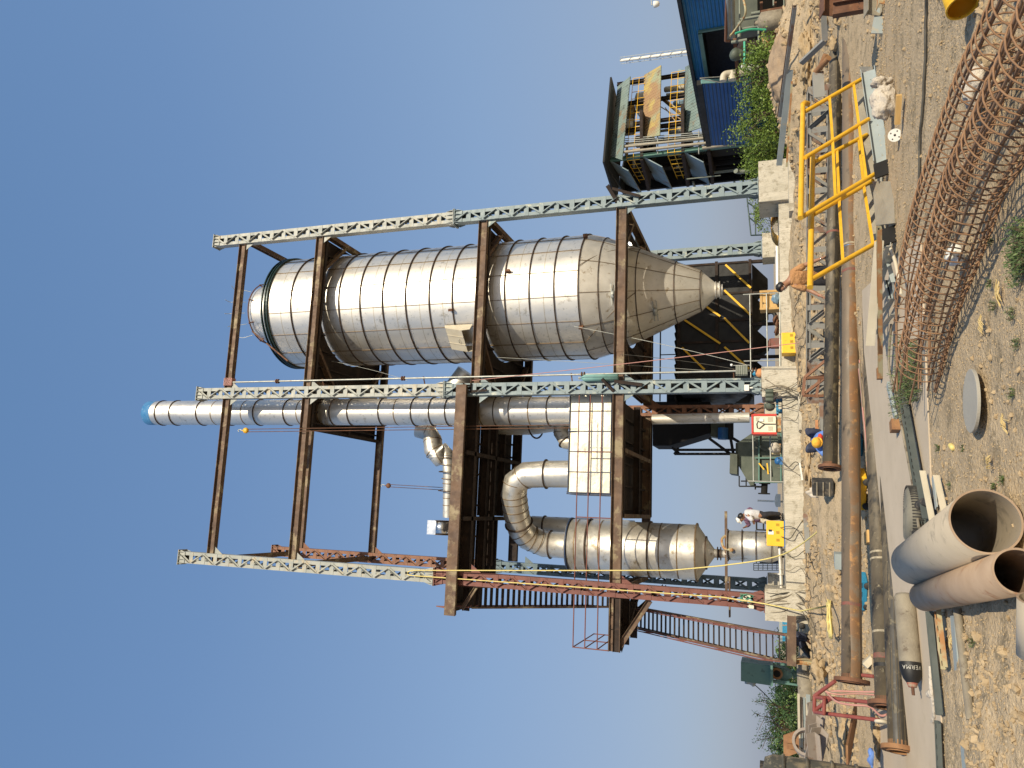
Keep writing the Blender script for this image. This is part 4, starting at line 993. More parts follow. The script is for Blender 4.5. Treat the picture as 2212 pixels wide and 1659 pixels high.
# ================================================================= GAS CYLINDER
def gas_cylinder(p, d, L, R, label, group=None, lettering=True, m='cyl_grey'):
    t = empty('gas_cylinder', p+d*L/2-ZV*R, label, 'gas cylinder', group); b = B()
    b.lathe(p, [(0, 0), (R*.8, 0), (R, .04), (R, L-.24)], 40, d); b.build('body', m, t)
    b = B(); b.lathe(p, [(R+.001, L-.24), (R*.99, L-.16), (R*.78, L-.07), (R*.5, L-.025)], 40, d); sh = b.build('shoulder', 'black_paint', t)
    b = B(); b.lathe(p, [(R*.51, L-.027), (R*.42, L-.0), (R*.36, L+.02), (0, L+.02)], 28, d); b.build('neck', 'red_dusty', t)
    b = B(); b.tube(p+d*(L+.02), p+d*(L+.10), .017, 10); b.tube(p+d*(L+.05), p+d*(L+.05)+d.cross(ZV)*.04, .013, 8); b.build('valve', 'rust', t)
    if lettering:
        cu = bpy.data.curves.new('lettering', 'FONT'); cu.body = 'VERMA'; cu.size = .062; cu.extrude = .001; cu.align_x = 'CENTER'; cu.space_character = 1.1
        to = bpy.data.objects.new('tmp', cu); col.objects.link(to); bpy.context.view_layer.update()
        me = to.to_mesh(); _, s_, u = frame(d)
        vs = [v.co.copy() for v in me.vertices]; fs = [tuple(f.vertices) for f in me.polygons]; to.to_mesh_clear(); bpy.data.objects.remove(to)
        view = (CO-p).normalized(); s0_ = (view-d*view.dot(d)).normalized(); s1_ = d.cross(s0_)
        b = B(); out = []
        for v in vs:
            an = -v.x/R; h = L-.20+v.y; r_ = R*(1.0 if h < L-.16 else .99-(h-L+.16)*2.3)+.004
            out.append(p+d*h+(s0_*cos(an+.1)-s1_*sin(an+.1))*r_)
        b.add(out, fs); b.build('lettering', 'white_paint', sh)
    return t
mat('red_dusty', (.30, .06, .04), (.36, .12, .08), .75, scale=8, c3=(.3, .24, .17), cut=.56, s3=10)
pa, pb2 = D(1966, 1284, 8.6), D(2000, 1488, 8.15); pa.z = .125; pb2.z = .125; d_ = (pb2-pa).normalized()
gas_cylinder(pa, d_, (pb2-pa).length-.02, .115, 'dusty grey gas cylinder with a black shoulder and red neck lying on the slab')
# ================================================================= TYRE, DISC, BOTTLE, SACK and small things
def torus(b, c, R, r, ax=ZV, n=48, m_=14, sq=1.):
    d, s_, u = frame(ax); vs = []; fs = []
    for i in range(n):
        a = 2*pi*i/n; e = s_*cos(a)+u*sin(a)
        for j in range(m_): bb = 2*pi*j/m_; vs.append(c+e*(R+r*cos(bb))+d*r*sq*sin(bb))
    for i in range(n):
        for j in range(m_): fs.append((i*m_+j, ((i+1) % n)*m_+j, ((i+1) % n)*m_+(j+1) % m_, i*m_+(j+1) % m_))
    b.add(vs, fs, True)
t = empty('tyre', G(1980, 1112, .06), 'old dusty tyre lying flat on the slab beside the cable tray', 'tyre')
c = G(1972, 1112, .13); b = B(); torus(b, c, .235, .075, Vector((.05, .1, 1)), sq=1.1); b.build('casing', 'rubber_dusty', t)
b = B()
for k in range(60):
    an = 2*pi*k/60; e = Vector((cos(an), sin(an), 0)); b.bar(c+e*.307-ZV*.05, c+e*.307+ZV*.05, .014, .012, e)
b.build('tread_blocks', 'rubber', t)
b = B(); torus(b, G(2003, 1128, .06), .2, .05, Vector((.1, -.5, 1))); solo('tyre', b, 'rubber', 'thin worn tyre ring leaning against the dusty tyre', 'tyre')
t = empty('steel_disc', G(2098, 862, 0), 'round grey steel disc lying on the bare soil in the foreground', 'steel disc')
c = G(2098, 866, .06); ax = Vector((.02, .015, 1)).normalized(); b = B(); b.lathe(c, [(0, .011), (.245, .011), (.25, .008), (.25, -.012), (0, -.012)], 56, ax, False); b.build('plate', 'plate_disc', t)
c = G(2056, 965, .025); b = B(); ax = Vector((.3, .9, .1)); b.lathe(c, [(0, -.045), (.02, -.045), (.024, -.03), (.024, .03), (.01, .05), (.01, .06), (0, .06)], 16, ax); solo('plastic_bottle', b, 'rope_yellow', 'small yellowish plastic bottle on the bare soil', 'bottle')
t = empty('white_sack', G(1935, 215, 0), 'crumpled white woven sack beside the fallen stair flight', 'sack')
c = D(1911, 222, 9.5); c.z = gz(c.x, c.y)+.15; b = B(); b.blob(c, .17, 4, .36, 3, (1.25, .85, .85), 1.6); b.blob(c+Vector((.28, .05, .02)), .07, 3, .8, 5, (1, 1, 1.4)); b.build('bag', 'white_bag', t)
c = G(1945, 245, .05); b = B(); b.bar(G(1942, 205, .07), G(1938, 268, .07), .07, .06); solo('timber_offcut', b, 'wood', 'yellow-ended timber offcut in front of the white sack', 'timber')
t = empty('small_flange', G(1945, 292, 0), 'small white pipe flange with four bolt holes on the ground', 'flange')
c = D(1933, 292, 9.15); ax = (CO-c).normalized(); b = B(); b.lathe(c, [(0, .01), (.078, .01), (.078, -.012), (0, -.012)], 30, ax, False); b.build('face', 'white_paint', t)
b = B(); _, s_, u = frame(ax); b.lathe(c, [(0, .0115), (.014, .0115)], 10, ax, False)
for k in range(4): b.lathe(c+(s_*cos(k*pi/2+.5)+u*sin(k*pi/2+.5))*.052, [(0, .0115), (.009, .0115)], 8, ax, False)
b.build('bolt_holes', 'rust_deep', t); b = B(); b.tube(c-ax*.012, c-ax*.1, .03, 10); b.build('stub', 'hatch_beige', t)
# yellow drum half sunk, ochre interior
t = empty('yellow_tub', G(2085, 5, 0), 'yellow plastic tub tipped over at the right edge of the foreground', 'tub')
c = G(2078, 14, .11); ax = Vector((-.75, -.35, -.12)).normalized(); b = B(); b.lathe(c, [(.10, 0), (.105, .0), (.10, -.16), (.08, -.22), (0, -.22)], 32, ax); b.build('shell', 'machine_yellow', t); b = B(); b.ring(c, .107, .006, ax, n=30, w=.02); b.build('rim', 'paint_yellow', t)
# hose along the ground
b = B(); hp = [G(*z1(1375, -60), .02), G(*z1(1362, 250), .02), G(*z1(1362, 450), .02), G(*z1(1335, 900), .02), G(*z1(1310, 1250), .02), G(*z1(1300, 1600), .02), G(*z3(1270, 350), .02), G(*z3(1255, 500), .02)]
hp = [Vector((v.x, v.y, gz(v.x, v.y)+.02)) for v in spline(hp, 8)]; b.path(hp, .014, 7); solo('rubber_hose', b, 'cable_black', 'black hose running along the ground left of the white sack', 'hose')
for i, (x, y, s_, lb) in enumerate((('1', 0, 0, ''),)): pass
# white plastic jug and pale rag under the cages
t = empty('plastic_jug', G(2080, 560, 0), 'white plastic jug lying inside the nearest rebar cage', 'jug')
c = G(2062, 552, .10); b = B(); b.blob(c, .10, 3, .25, 8, (.8, 1.3, .7)); b.lathe(c+Vector((-.02, -.1, .05)), [(.025, 0), (.025, .05), (0, .05)], 12, Vector((-.3, -1, .3))); b.build('body', 'white_paint', t)
c = G(2105, 190, .07); b = B(); b.blob(c, .12, 3, .5, 12, (1.2, 1, .7)); solo('white_sack', b, 'white_bag', 'small folded white sack lying under the rebar cages', 'sack')

# ================================================================= CABLE TRAYS, ANGLES AND OFFCUTS along the slab edge
def tray(p, q, w, h, label, m='tray_dark', nslot=None, cat='cable tray', group='slotted steel cable trays'):
    t = empty('cable_tray', (p+q)/2, label, cat, group); d = (q-p).normalized(); L = (q-p).length; s_ = d.cross(ZV).normalized(); up = ZV*1.0
    b = B(); b.bar(p, q, w, .004); 
    for sg in (-1, 1): b.bar(p+s_*sg*(w/2)+up*h/2, q+s_*sg*(w/2)+up*h/2, .004, h)
    b.build('channel', m, t); b = B(); n = nslot or int(L/.09)
    for i in range(n):
        c = p+d*L*(i+.5)/n
        for k in (-1, 1): b.obox(c+s_*k*w*.25+d*.02*k+up*.0035, d*.022, s_*.007, up*.0015)
        for sg in (-1, 1): b.obox(c+s_*sg*(w/2-.0035)+up*h*.5, d*.022, s_*.0015, up*.008)
    b.build('slots', 'void_black', t); return t
def gp_(px, py, z): return G(px, py, z)
tray(gp_(1946, 800, .06), gp_(2004, 1130, .06), .16, .06, 'long dark slotted cable tray along the near edge of the slab')
tray(gp_(2030, 1318, .05), gp_(2045, 1444, .05), .11, .04, 'short pale rust-spotted slotted tray next to the tan pipe', 'tray_rusty')
tray(gp_(2012, 1320, .03), gp_(2035, 1545, .03), .10, .05, 'dark slotted tray left of the gas cylinder')
tray(gp_(1904, 492, .30), gp_(1906, 812, .16), .10, .05, 'rusty pale slotted channel lying along the nearest pipe', 'tray_rusty')
tray(gp_(2030, 1560, .03), gp_(2036, 1700, .03), .10, .04, 'dark slotted tray at the far left of the foreground slab')
def rod(name, p, q, w, h, m, label, cat, group=None): b = B(); b.bar(p, q, w, h); return solo(name, b, m, label, cat, group)
def ang(name, p, q, w, m, label, group=None): b = B(); b.angle(p, q, w, .006); return solo(name, b, m, label, 'steel angle', group)
GA = 'loose steel angles and flats by the slab'
ang('steel_angle', gp_(1998, 1020, .05), gp_(2020, 1130, .05), .05, 'hatch_beige', 'beige steel angle beside the dark tray, next to the grey pipe', GA)
rod('steel_flat', gp_(2015, 1030, .03), gp_(2023, 1098, .03), .09, .012, 'grey_channel', 'short grey drilled plate near the grey pipe', 'steel plate', GA)
ang('steel_angle', gp_(2028, 1030, .03), gp_(2046, 1110, .03), .05, 'hatch_beige', 'pale steel angle with one end under the grey pipe mouth', GA)
ang('steel_angle', gp_(1908, 520, .22), gp_(1888, 745, .3), .10, 'hatch_beige', 'long pale channel of the tangle behind the rebar cages', GA)
for i, ((x0, y0), (x1, y1)) in enumerate((((1070, 640), (945, 1010)), ((1110, 850), (925, 1130)), ((1115, 1000), (905, 1240)), ((1105, 1150), (890, 1370)), ((1060, 560), (975, 780)))):
    ang('steel_angle', D(*z3(x0, y0), 8.9+.1*i), D(*z3(x1, y1), 10.3+.1*i), .05, 'galv', ('pale', 'second', 'third', 'fourth', 'shortest')[i]+' slanting steel angle of the tangle behind the cages, counted from the right', GA)
tray(D(*z3(1050, 800), 9.2), D(*z3(1090, 960), 9.0), .28, .05, 'wide grey slotted plate within the tangle behind the cages', 'grey_channel', 7)
b = B(); b.path(spline([D(*z3(1060, 600), 9.0), D(*z3(1100, 720), 8.8), D(*z3(1130, 880), 8.6), D(*z3(1150, 1000), 8.4)], 6), .02, 8); solo('bent_tube', b, 'hatch_beige', 'bent pale tube arching out of the tangle behind the cages', 'tube')
b = B(); b.path([v for v in spline([gp_(1925, 700, .1), gp_(1920, 790, .12), gp_(1936, 860, .1), gp_(1955, 960, .06), gp_(1972, 1050, .1), gp_(1985, 1140, .14)], 8)], .016, 7); solo('bent_conduit', b, 'cyl_grey', 'thin bent grey conduit snaking over the dark cable tray', 'conduit')
rod('steel_channel', gp_(1918, 830, .1), gp_(1935, 905, .08), .1, .03, 'grey_channel', 'grey channel offcut between the rusty channel and the tray', 'channel', GA)
b = B(); b.box(gp_(1935, 920, .07), .14, .2, .12, .3); solo('rusty_bracket', b, 'rust_orange', 'orange rusty steel bracket standing at the end of the conduit', 'bracket')
b = B(); b.box(D(*z3(985, 1680), 10.7), .16, .1, .14, .2); solo('rusty_bracket', b, 'rust_orange', 'rusty end bracket of the pale slotted channel', 'bracket')
b = B(); b.tube(gp_(2068, 1316, .04), gp_(2097, 1555, .04), .035, 12); solo('long_tube', b, 'cyl_grey', 'rusty greenish tube lying on the soil at the slab edge', 'tube')
rod('steel_flat', gp_(2058, 1330, .02), gp_(2088, 1700, .02), .16, .015, 'grey_channel', 'long grey steel flat between the trays and the tube', 'steel plate', GA)
rod('steel_flat', gp_(2085, 1520, .02), gp_(2098, 1750, .02), .06, .02, 'hatch_beige', 'beige timber-like strip at the far left of the near soil', 'strip', GA)
b = B(); b.blob(gp_(2014, 1500, .04), .09, 3, .7, 21, (.7, 1.2, .5)); b.path(spline([gp_(2010, 1440, .05), gp_(2012, 1490, .06), gp_(2018, 1540, .03), gp_(2014, 1560, .03)], 5), [.02]*16, 8); solo('rag', b, 'white_bag', 'torn white cloth strip trailing beside the gas cylinder head', 'rag')
b = B(); b.obox(D(*z1(970, 180), 11.6), Vector((.20, .02, -.04)), Vector((0, .01, .0)), Vector((.02, 0, .10))); solo('grey_plate', b, 'grey_channel', 'grey steel plate leaning off the rusty bracket at the right edge', 'steel plate')
# ---- rusty portal bracket at the right edge
t = empty('portal_bracket', D(*z1(700, 40), 12), 'heavy rusty I-section bracket frame at the right edge over the pipes', 'bracket frame')
b = B(); b.ibeam(D(*z1(540, 140), 12.2), D(*z1(545, -160), 12.4), .30, .2, .015, up=(CU*-1)); b.build('upright', 'rust', t)
b = B(); b.ibeam(D(*z1(560, 90), 12.1), D(*z1(850, 40), 11.9), .20, .16, .012, up=CR); b.build('arm', 'rust', t)
b = B(); b.ibeam(D(*z1(905, 130), 11.6), D(*z1(905, -200), 11.9), .22, .16, .012, up=(CU*-1)); b.build('plate_box', 'check_plate', t)
b = B(); b.chan(D(*z1(1080, 80), 11.0), D(*z1(1090, -200), 11.4), .45, .12, .012, up=(CU*-1)); b.build('trough', 'tray_rusty', t)
# ================================================================= PEOPLE
def skinned(name, nodes, edges, m, parent, sub=2, root=0):
    org = root_of(parent).location
    me = bpy.data.meshes.new(name); me.from_pydata([n[0]-org for n in nodes], edges, []); me.update()
    o = bpy.data.objects.new(name, me); col.objects.link(o); o.parent = parent
    o.modifiers.new('skin', 'SKIN'); sv = me.skin_vertices[0].data
    for i, n in enumerate(nodes): r = n[1]; sv[i].radius = r if isinstance(r, tuple) else (r, r); sv[i].use_root = (i == root)
    s_ = o.modifiers.new('sub', 'SUBSURF'); s_.levels = sub; s_.render_levels = sub
    dg = bpy.context.evaluated_depsgraph_get(); ev = o.evaluated_get(dg); nm = bpy.data.meshes.new_from_object(ev)
    o.modifiers.clear(); o.data = nm; nm.polygons.foreach_set('use_smooth', [True]*len(nm.polygons)); nm.materials.clear(); PENDING.append((nm, m)); return o
def person(label, J, face, shirt, pants, hat=None, group=None, sleeves=True, shoes='black_paint'):
    # J: pelvis, chest, neck, head, and per side sh, el, wr, hip, kn, an ; face = facing direction
    face = face.normalized(); up = (J['head']-J['neck']).normalized(); f = (face-up*face.dot(up)).normalized(); sd_ = f.cross(up)
    gx = (J['anR']+J['anL'])/2; t = empty('person', gx, label, 'person', group)
    P, Cc, N, H = J['pelvis'], J['chest'], J['neck'], J['head']
    N_ = [(P, (.14, .11)), (P.lerp(Cc, .5), (.13, .105)), (Cc, (.15, .11)), (N, .066), (H-up*.05, (.078, .085)), (H+up*.05, (.092, .108)), (H+up*.11, (.06, .07))]
    E = [(0, 1), (1, 2), (2, 3), (3, 4), (4, 5), (5, 6)]
    for sg, s in ((1, 'R'), (-1, 'L')):
        k = len(N_); sh, el, wr = J['sh'+s], J['el'+s], J['wr'+s]
        N_ += [(sh, .066), (el, .054), (el.lerp(wr, .4), .052), (wr, .036)]; E += [(2, k), (k, k+1), (k+1, k+2), (k+2, k+3)]; k += 1
        hd = (wr-el).normalized(); side = hd.cross(f); side = side.normalized() if side.length > .1 else sd_
        pm = wr+hd*.055; N_.append((pm, (.042, .024))); E.append((k+2, k+3))
        for q, (o_, ln) in enumerate(((-.026, .070), (-.009, .080), (.009, .076), (.026, .062))):
            kk = len(N_); b0 = pm+hd*.035+side*o_; N_ += [(b0, .0092), (b0+hd*ln*.5-f*.004, .0086), (b0+hd*ln*.92-f*.018, .0075)]; E += [(k+3, kk), (kk, kk+1), (kk+1, kk+2)]
        kk = len(N_); b0 = pm-hd*.015+side*.038*sg; N_ += [(b0, .011), (b0+hd*.03+side*.02*sg, .010), (b0+hd*.055+side*.022*sg, .0085)]; E += [(k+3, kk), (kk, kk+1), (kk+1, kk+2)]
        k = len(N_); hp, kn, an = J['hip'+s], J['kn'+s], J['an'+s]
        N_ += [(hp, .085), (hp.lerp(kn, .5), .075), (kn, .055), (kn.lerp(an, .4), .052), (an, .036)]; E += [(0, k), (k, k+1), (k+1, k+2), (k+2, k+3), (k+3, k+4)]
    skinned('body', N_, E, 'skin', t, 1)
    # face details
    b = B(); b.blob(H+f*.088-up*.005, .016, 2, .05, 1, (.8, .9, 1.3)); b.blob(H-up*.045+f*.076, .022, 2, .05, 1, (1.1, .5, .35))
    for sg in (-1, 1): b.blob(H+sd_*sg*.078-up*.0, .022, 2, .1, 1, (.4, .8, 1.3))
    b.build('nose_and_ears', 'skin', t)
    b = B()
    for sg in (-1, 1): b.blob(H+f*.080+sd_*sg*.03+up*.018, .010, 1, 0, 1); b.bar(H+f*.086+sd_*sg*.014+up*.036, H+f*.080+sd_*sg*.048+up*.034, .006, .007)
    b.bar(H+f*.084-up*.046-sd_*.02, H+f*.084-up*.046+sd_*.02, .004, .005); b.build('eyes_and_brows', 'hair', t)
    b = B(); d, s1, u1 = frame(up); vs = []; fs = []; n, m_ = 22, 9
    c0 = H+up*.035-f*.006
    for j in range(m_):
        for k in range(n):
            an = 2*pi*k/n; e = f*cos(an)+sd_*sin(an); low = .55 if cos(an) > .55 else (1.9 if cos(an) < .2 else 1.45)
            th = low*(j/(m_-1)); w_ = 1+.03*noise.noise(Vector((an*3, j, 2)))
            vs.append(c0+(e*(.114 if cos(an) > 0 else .122)*sin(th)+up*.125*cos(th))*w_)
    for j in range(m_-1):
        for k in range(n): fs.append((j*n+k, j*n+(k+1) % n, (j+1)*n+(k+1) % n, (j+1)*n+k))
    if hat != 'turban': b.add(vs, fs, True); b.build('hair', 'hair', t)
    if hat == 'cap':
        b = B(); b.lathe(H+up*.045, [(.112, 0), (.118, .01), (.11, .06), (.075, .10), (0, .115)], 26, up); b.prism([H+up*.05+f*.09+sd_*.08, H+up*.045+f*.175+sd_*.04, H+up*.045+f*.175-sd_*.04, H+up*.05+f*.09-sd_*.08], .012); b.build('cap', 'white_paint', t)
    if hat == 'turban':
        b = B(); b.blob(H+up*.05, .125, 3, .12, 4, (1, 1, .85)); tb_ = b.build('headscarf', 'turban', t); b = B()
        for k in range(3): torus(b, H+up*(.02+.035*k), .112-.02*k, .02, up+sd_*.25*(k-1), 28, 8)
        b.build('scarf_folds', 'turban', tb_)
    # clothing follows the body
    V = [(P-(Cc-P).normalized()*.06, (.185, .15)), (P.lerp(Cc, .5), (.175, .14)), (Cc, (.195, .15)), (Cc.lerp(N, .75), (.11, .09))]; E = [(0, 1), (1, 2), (2, 3)]
    for s in 'RL':
        k = len(V); sh, el, wr = J['sh'+s], J['el'+s], J['wr'+s]; V += [(sh, .092), (sh.lerp(el, .5), .090), (el if sleeves == 'long' else sh.lerp(el, .86), .084)]; E += [(2, k), (k, k+1), (k+1, k+2)]
        if sleeves == 'long': V.append((wr-(wr-el)*.08, .052)); E.append((k+2, k+3))
    sh_ = skinned('shirt', V, E, shirt, t, 2)
    b = B(); b.lathe(N-up*.035, [(.072, 0), (.062, .03), (.058, .032)], 18, up); b.build('collar', shirt, sh_)
    V = [(P+(Cc-P).normalized()*.03, (.140, .108)), (P-(Cc-P).normalized()*.03, (.142, .112))]; E = [(0, 1)]
    for s in 'RL':
        k = len(V); hp, kn, an = J['hip'+s], J['kn'+s], J['an'+s]; V += [(hp, .125), (hp.lerp(kn, .5), .11), (kn, .092), (kn.lerp(an, .5), .082), (an+(kn-an)*.08, .072)]; E += [(1, k), (k, k+1), (k+1, k+2), (k+2, k+3), (k+3, k+4)]
    skinned('trousers', V, E, pants, t, 2)
    ff = Vector((f.x, f.y, 0)); ff = ff.normalized() if ff.length > .1 else Vector((0, 1, 0))
    for s in 'RL':
        a_ = J['an'+s]; skinned('shoe', [(a_-ZV*.03-ff*.04, (.04, .036)), (a_-ZV*.045+ff*.05, (.044, .032)), (a_-ZV*.055+ff*.14, (.038, .024))], [(0, 1), (1, 2)], shoes, t, 1)
    return t
# man in the orange shirt, leaning slightly, looking down to the left
dM = 16.6
hd = D(*r5(870, 655), dM); J = dict(head=hd, neck=D(*r5(1000, 560), dM+.02), chest=D(*r5(1180, 490), dM), pelvis=D(*r5(1600, 440), dM+.05))
J.update(shR=D(*r5(1110, 330), dM-.02), elR=D(*r5(1400, 170), dM-.1), wrR=D(*r5(1690, 60), dM-.2), shL=D(*r5(1120, 650), dM-.05), elL=D(*r5(1450, 740), dM-.15), wrL=D(*r5(1660, 850), dM-.3))
pv = J['pelvis']; gzz = gz(pv.x, pv.y)
J.update(hipR=pv+Vector((.10, 0, -.04)), hipL=pv+Vector((-.10, 0, -.04)), knR=Vector((pv.x+.14, pv.y-.08, gzz+.50)), knL=Vector((pv.x-.13, pv.y-.10, gzz+.50)), anR=Vector((pv.x+.16, pv.y, gzz+.085)), anL=Vector((pv.x-.16, pv.y+.02, gzz+.085)))
mo = person('man in an orange-brown shirt and glasses standing behind the pipes, reaching down', J, Vector((-.75, -.55, -.45)), 'shirt_orange', 'trousers')
b = B(); f_ = Vector((-.75, -.55, -.45)).normalized(); up_ = (J['head']-J['neck']).normalized(); f_ = (f_-up_*f_.dot(up_)).normalized(); s_ = f_.cross(up_)
for sg in (-1, 1): torus(b, hd+f_*.093+s_*sg*.034+up_*.016, .024, .0028, f_, 16, 5); b.tube(hd+f_*.09+s_*sg*.06+up_*.018, hd+s_*sg*.085+up_*.012, .0025, 5)
b.build('glasses', 'chrome', mo)
b = B(); torus(b, J['wrR'], .033, .009, J['wrR']-J['elR'], 18, 6); b.build('wristwatch', 'chrome', mo)
b = B(); torus(b, J['wrL'], .031, .005, J['wrL']-J['elL'], 18, 6); b.build('wrist_band', 'red_cloth', mo)
# two men on the plinth by the drum
dW = 25.6
hd = D(*r2(440, 735), dW); J = dict(head=hd, neck=D(*r2(500, 715), dW), chest=D(*r2(570, 700), dW), pelvis=D(*r2(750, 715), dW))
J.update(shR=D(*r2(520, 660), dW+.12), shL=D(*r2(525, 725), dW-.16), elL=D(*r2(600, 790), dW-.25), wrL=D(*r2(620, 825), dW-.2), elR=D(*r2(610, 760), dW+.3), wrR=D(*r2(630, 820), dW+.2))
pv = J['pelvis']; J.update(hipR=pv+Vector((.02, .09, -.05)), hipL=pv+Vector((.0, -.09, -.05)))
fr_ = D(*r2(1120, 700), dW); fr_.z = 1.37
J.update(knL=D(*r2(930, 690), dW-.12), knR=D(*r2(930, 770), dW+.1), anL=fr_+Vector((.02, -.1, 0)), anR=fr_+Vector((-.14, .1, 0)))
person('man in a white checked shirt and dark trousers bending on the plinth edge', J, Vector((-1, -.25, -.4)), 'shirt_white', 'trousers', None, 'men working on the plinth', 'long')
dP = 26.6; hd = D(*r2(405, 790), dP); J = dict(head=hd, neck=D(*r2(460, 770), dP), chest=D(*r2(540, 750), dP), pelvis=D(*r2(740, 770), dP))
J.update(shR=D(*r2(500, 690), dP), elR=D(*r2(570, 600), dP), wrR=D(*r2(630, 650), dP-.1), shL=D(*r2(500, 810), dP), elL=D(*r2(560, 885), dP), wrL=D(*r2(500, 915), dP-.1))
pv = J['pelvis']; fr_ = D(*r2(1090, 770), dP); fr_.z = 1.37
J.update(hipR=pv+Vector((.1, 0, -.04)), hipL=pv+Vector((-.1, 0, -.04)), knR=pv+Vector((.12, -.03, -.42)), knL=pv+Vector((-.12, -.03, -.42)), anR=fr_+Vector((.1, 0, 0)), anL=fr_+Vector((-.12, 0, 0)))
person('man in a purple shirt and white cap behind the man in white', J, Vector((-.8, -.6, -.4)), 'shirt_purple', 'hatch_beige', 'cap', 'men working on the plinth', 'long')
# crouching worker with a headscarf behind the pipes
dS = 16.9; hd = D(*r1(1740, 1010), dS); z0 = gz(hd.x, hd.y+.3)
J = dict(head=hd, neck=hd+Vector((0, .10, -.06)), chest=hd+Vector((0, .26, -.12)), pelvis=Vector((hd.x+.02, hd.y+.62, z0+.22)))
J.update(shR=hd+Vector((.17, .2, -.10)), shL=hd+Vector((-.2, .2, -.08)), elR=hd+Vector((.24, .0, -.26)), elL=hd+Vector((-.30, .02, -.20)), wrR=hd+Vector((.12, -.14, -.36)), wrL=hd+Vector((-.18, -.14, -.30)))
pv = J['pelvis']; J.update(hipR=pv+Vector((.1, 0, 0)), hipL=pv+Vector((-.1, 0, 0)), knR=pv+Vector((.22, -.34, .2)), knL=pv+Vector((-.22, -.34, .2)), anR=Vector((pv.x+.18, pv.y-.1, z0+.08)), anL=Vector((pv.x-.18, pv.y-.1, z0+.08)))
cw = person('crouching worker in blue with an orange headscarf bent over behind the pipes', J, Vector((0, -.6, -1)), 'shirt_blue', 'cloth_navy', 'turban', None, 'long')
b = B(); b.blob(J['wrL']+Vector((-.06, 0, .02)), .07, 2, .2, 3); b.blob(J['neck']+Vector((.1, 0, .0)), .10, 2, .3, 5, (1, 1, .6)); b.build('red_gloves_and_scarf', 'red_cloth', cw)
# dark clothed person bent in the shadow below the lower stairs
dD = 23.4; hd = D(*r3(945, 600), dD); J = dict(head=hd, neck=D(*r3(955, 540), dD), chest=D(*r3(985, 500), dD), pelvis=D(*r3(1060, 640), dD))
J.update(shR=D(*r3(960, 460), dD+.15), shL=D(*r3(970, 520), dD-.15), elR=D(*r3(1060, 480), dD+.15), wrR=D(*r3(1130, 540), dD+.1), elL=D(*r3(1060, 520), dD-.2), wrL=D(*r3(1120, 570), dD-.2))
pv = J['pelvis']; J.update(hipR=pv+Vector((0, .09, 0)), hipL=pv+Vector((0, -.09, 0)), knR=D(*r3(1150, 740), dD+.1), knL=D(*r3(1140, 760), dD-.15), anR=D(*r3(1230, 850), dD+.1), anL=D(*r3(1225, 880), dD-.1))
person('person in dark clothes sitting bent over in the shade below the lower staircase', J, Vector((-.5, -.5, -.8)), 'cloth_navy', 'black_paint', None, None, 'long')

# ================================================================= WELDING MACHINES AND SITE KIT
def boxy(name, c, w, d, h, yaw, m, label, cat, vents=True, wheels=False, group=None, base=None):
    t = empty(name, c-ZV*h/2, label, cat, group); X = Vector((cos(yaw), sin(yaw), 0)); Y = Vector((-sin(yaw), cos(yaw), 0)); b = B()
    me = bmesh.new(); bmesh.ops.create_cube(me, size=1)
    for v in me.verts: v.co = Vector((v.co.x*w, v.co.y*d, v.co.z*h))
    bmesh.ops.bevel(me, geom=me.edges[:], offset=.02, segments=2, affect='EDGES', profile=.6)
    b.add([c+X*v.co.x+Y*v.co.y+ZV*v.co.z for v in me.verts], [tuple(v.index for v in f.verts) for f in me.faces]); me.free(); body = b.build('casing', m, t)
    if vents:
        b = B()
        for i in range(3):
            for j in range(4):
                for sg in (-1,): b.obox(c+X*(-w*.3+w*.3*i+.012*j*2)+ZV*(-h*.15)-Y*(d/2+.002), X*.005, Y*.002, ZV*h*.10)
        for i in range(4):
            for j in range(2): b.obox(c+X*(-w*.36+w*.24*i)-Y*d*.1+ZV*(h/2+.001)+Y*j*d*.25, X*.03, Y*.05, ZV*.002)
        b.build('vents', 'void_black', body)
    if wheels:
        for sx in (-1, 1):
            b = B(); b.lathe(c+X*sx*w*.36-Y*(d/2+.01)-ZV*h/2, [(0, -.02), (.06, -.02), (.065, 0), (.06, .02), (0, .02)], 20, Y); b.build('wheel', 'rubber', t)
    if base: b = B(); b.obox(c-ZV*(h/2+.02), X*(w/2+.02), Y*(d/2+.02), ZV*.02); b.build('base_frame', base, t)
    return t
GW = 'welding machines around the site'
c = SB(1674, 1152, -.35); c.z = 1.27+.31; m1 = boxy('welding_machine', c, .84, .5, .56, SYAW, 'machine_yellow', 'yellow welding machine with a control label on the plinth before the silver drum', 'welding machine', group=GW, base='blue_paint')
b = B(); b.obox(c-BV*.256+AV*.02+ZV*.14, AV*.06, BV*.005, ZV*.09); b.build('control_plate', 'white_paint', m1); b = B(); b.obox(c-BV*.263+AV*.09+ZV*.16, AV*.035, BV*.01, ZV*.05); b.build('switch', 'black_paint', m1)
c = SB(1706, 744, -1.15); c.z = 1.02; m2 = boxy('welding_machine', c, .72, .5, .50, SYAW+.03, 'machine_yellow', 'yellow welding machine hung against the plinth wall with vents facing out', 'welding machine', group=GW); b = B(); b.obox(c-ZV*.36, AV*.3, BV*.2, ZV*.10); b.build('stand', 'check_plate', m2)
c = G(1877, 1068, .05)+Vector((.03, .42, .18)); boxy('welding_machine', c, .64, .36, .34, -.35, 'machine_yellow', 'yellow machine on wheels on the slab between the pipes', 'welding machine', wheels=True, group=GW)
c = G(1869, 968, .05)+Vector((.03, .40, .16)); boxy('blue_machine', c, .33, .3, .3, -.35, 'cyan_paint', 'small blue machine between the pipes right of the yellow one', 'welding machine', group=GW)
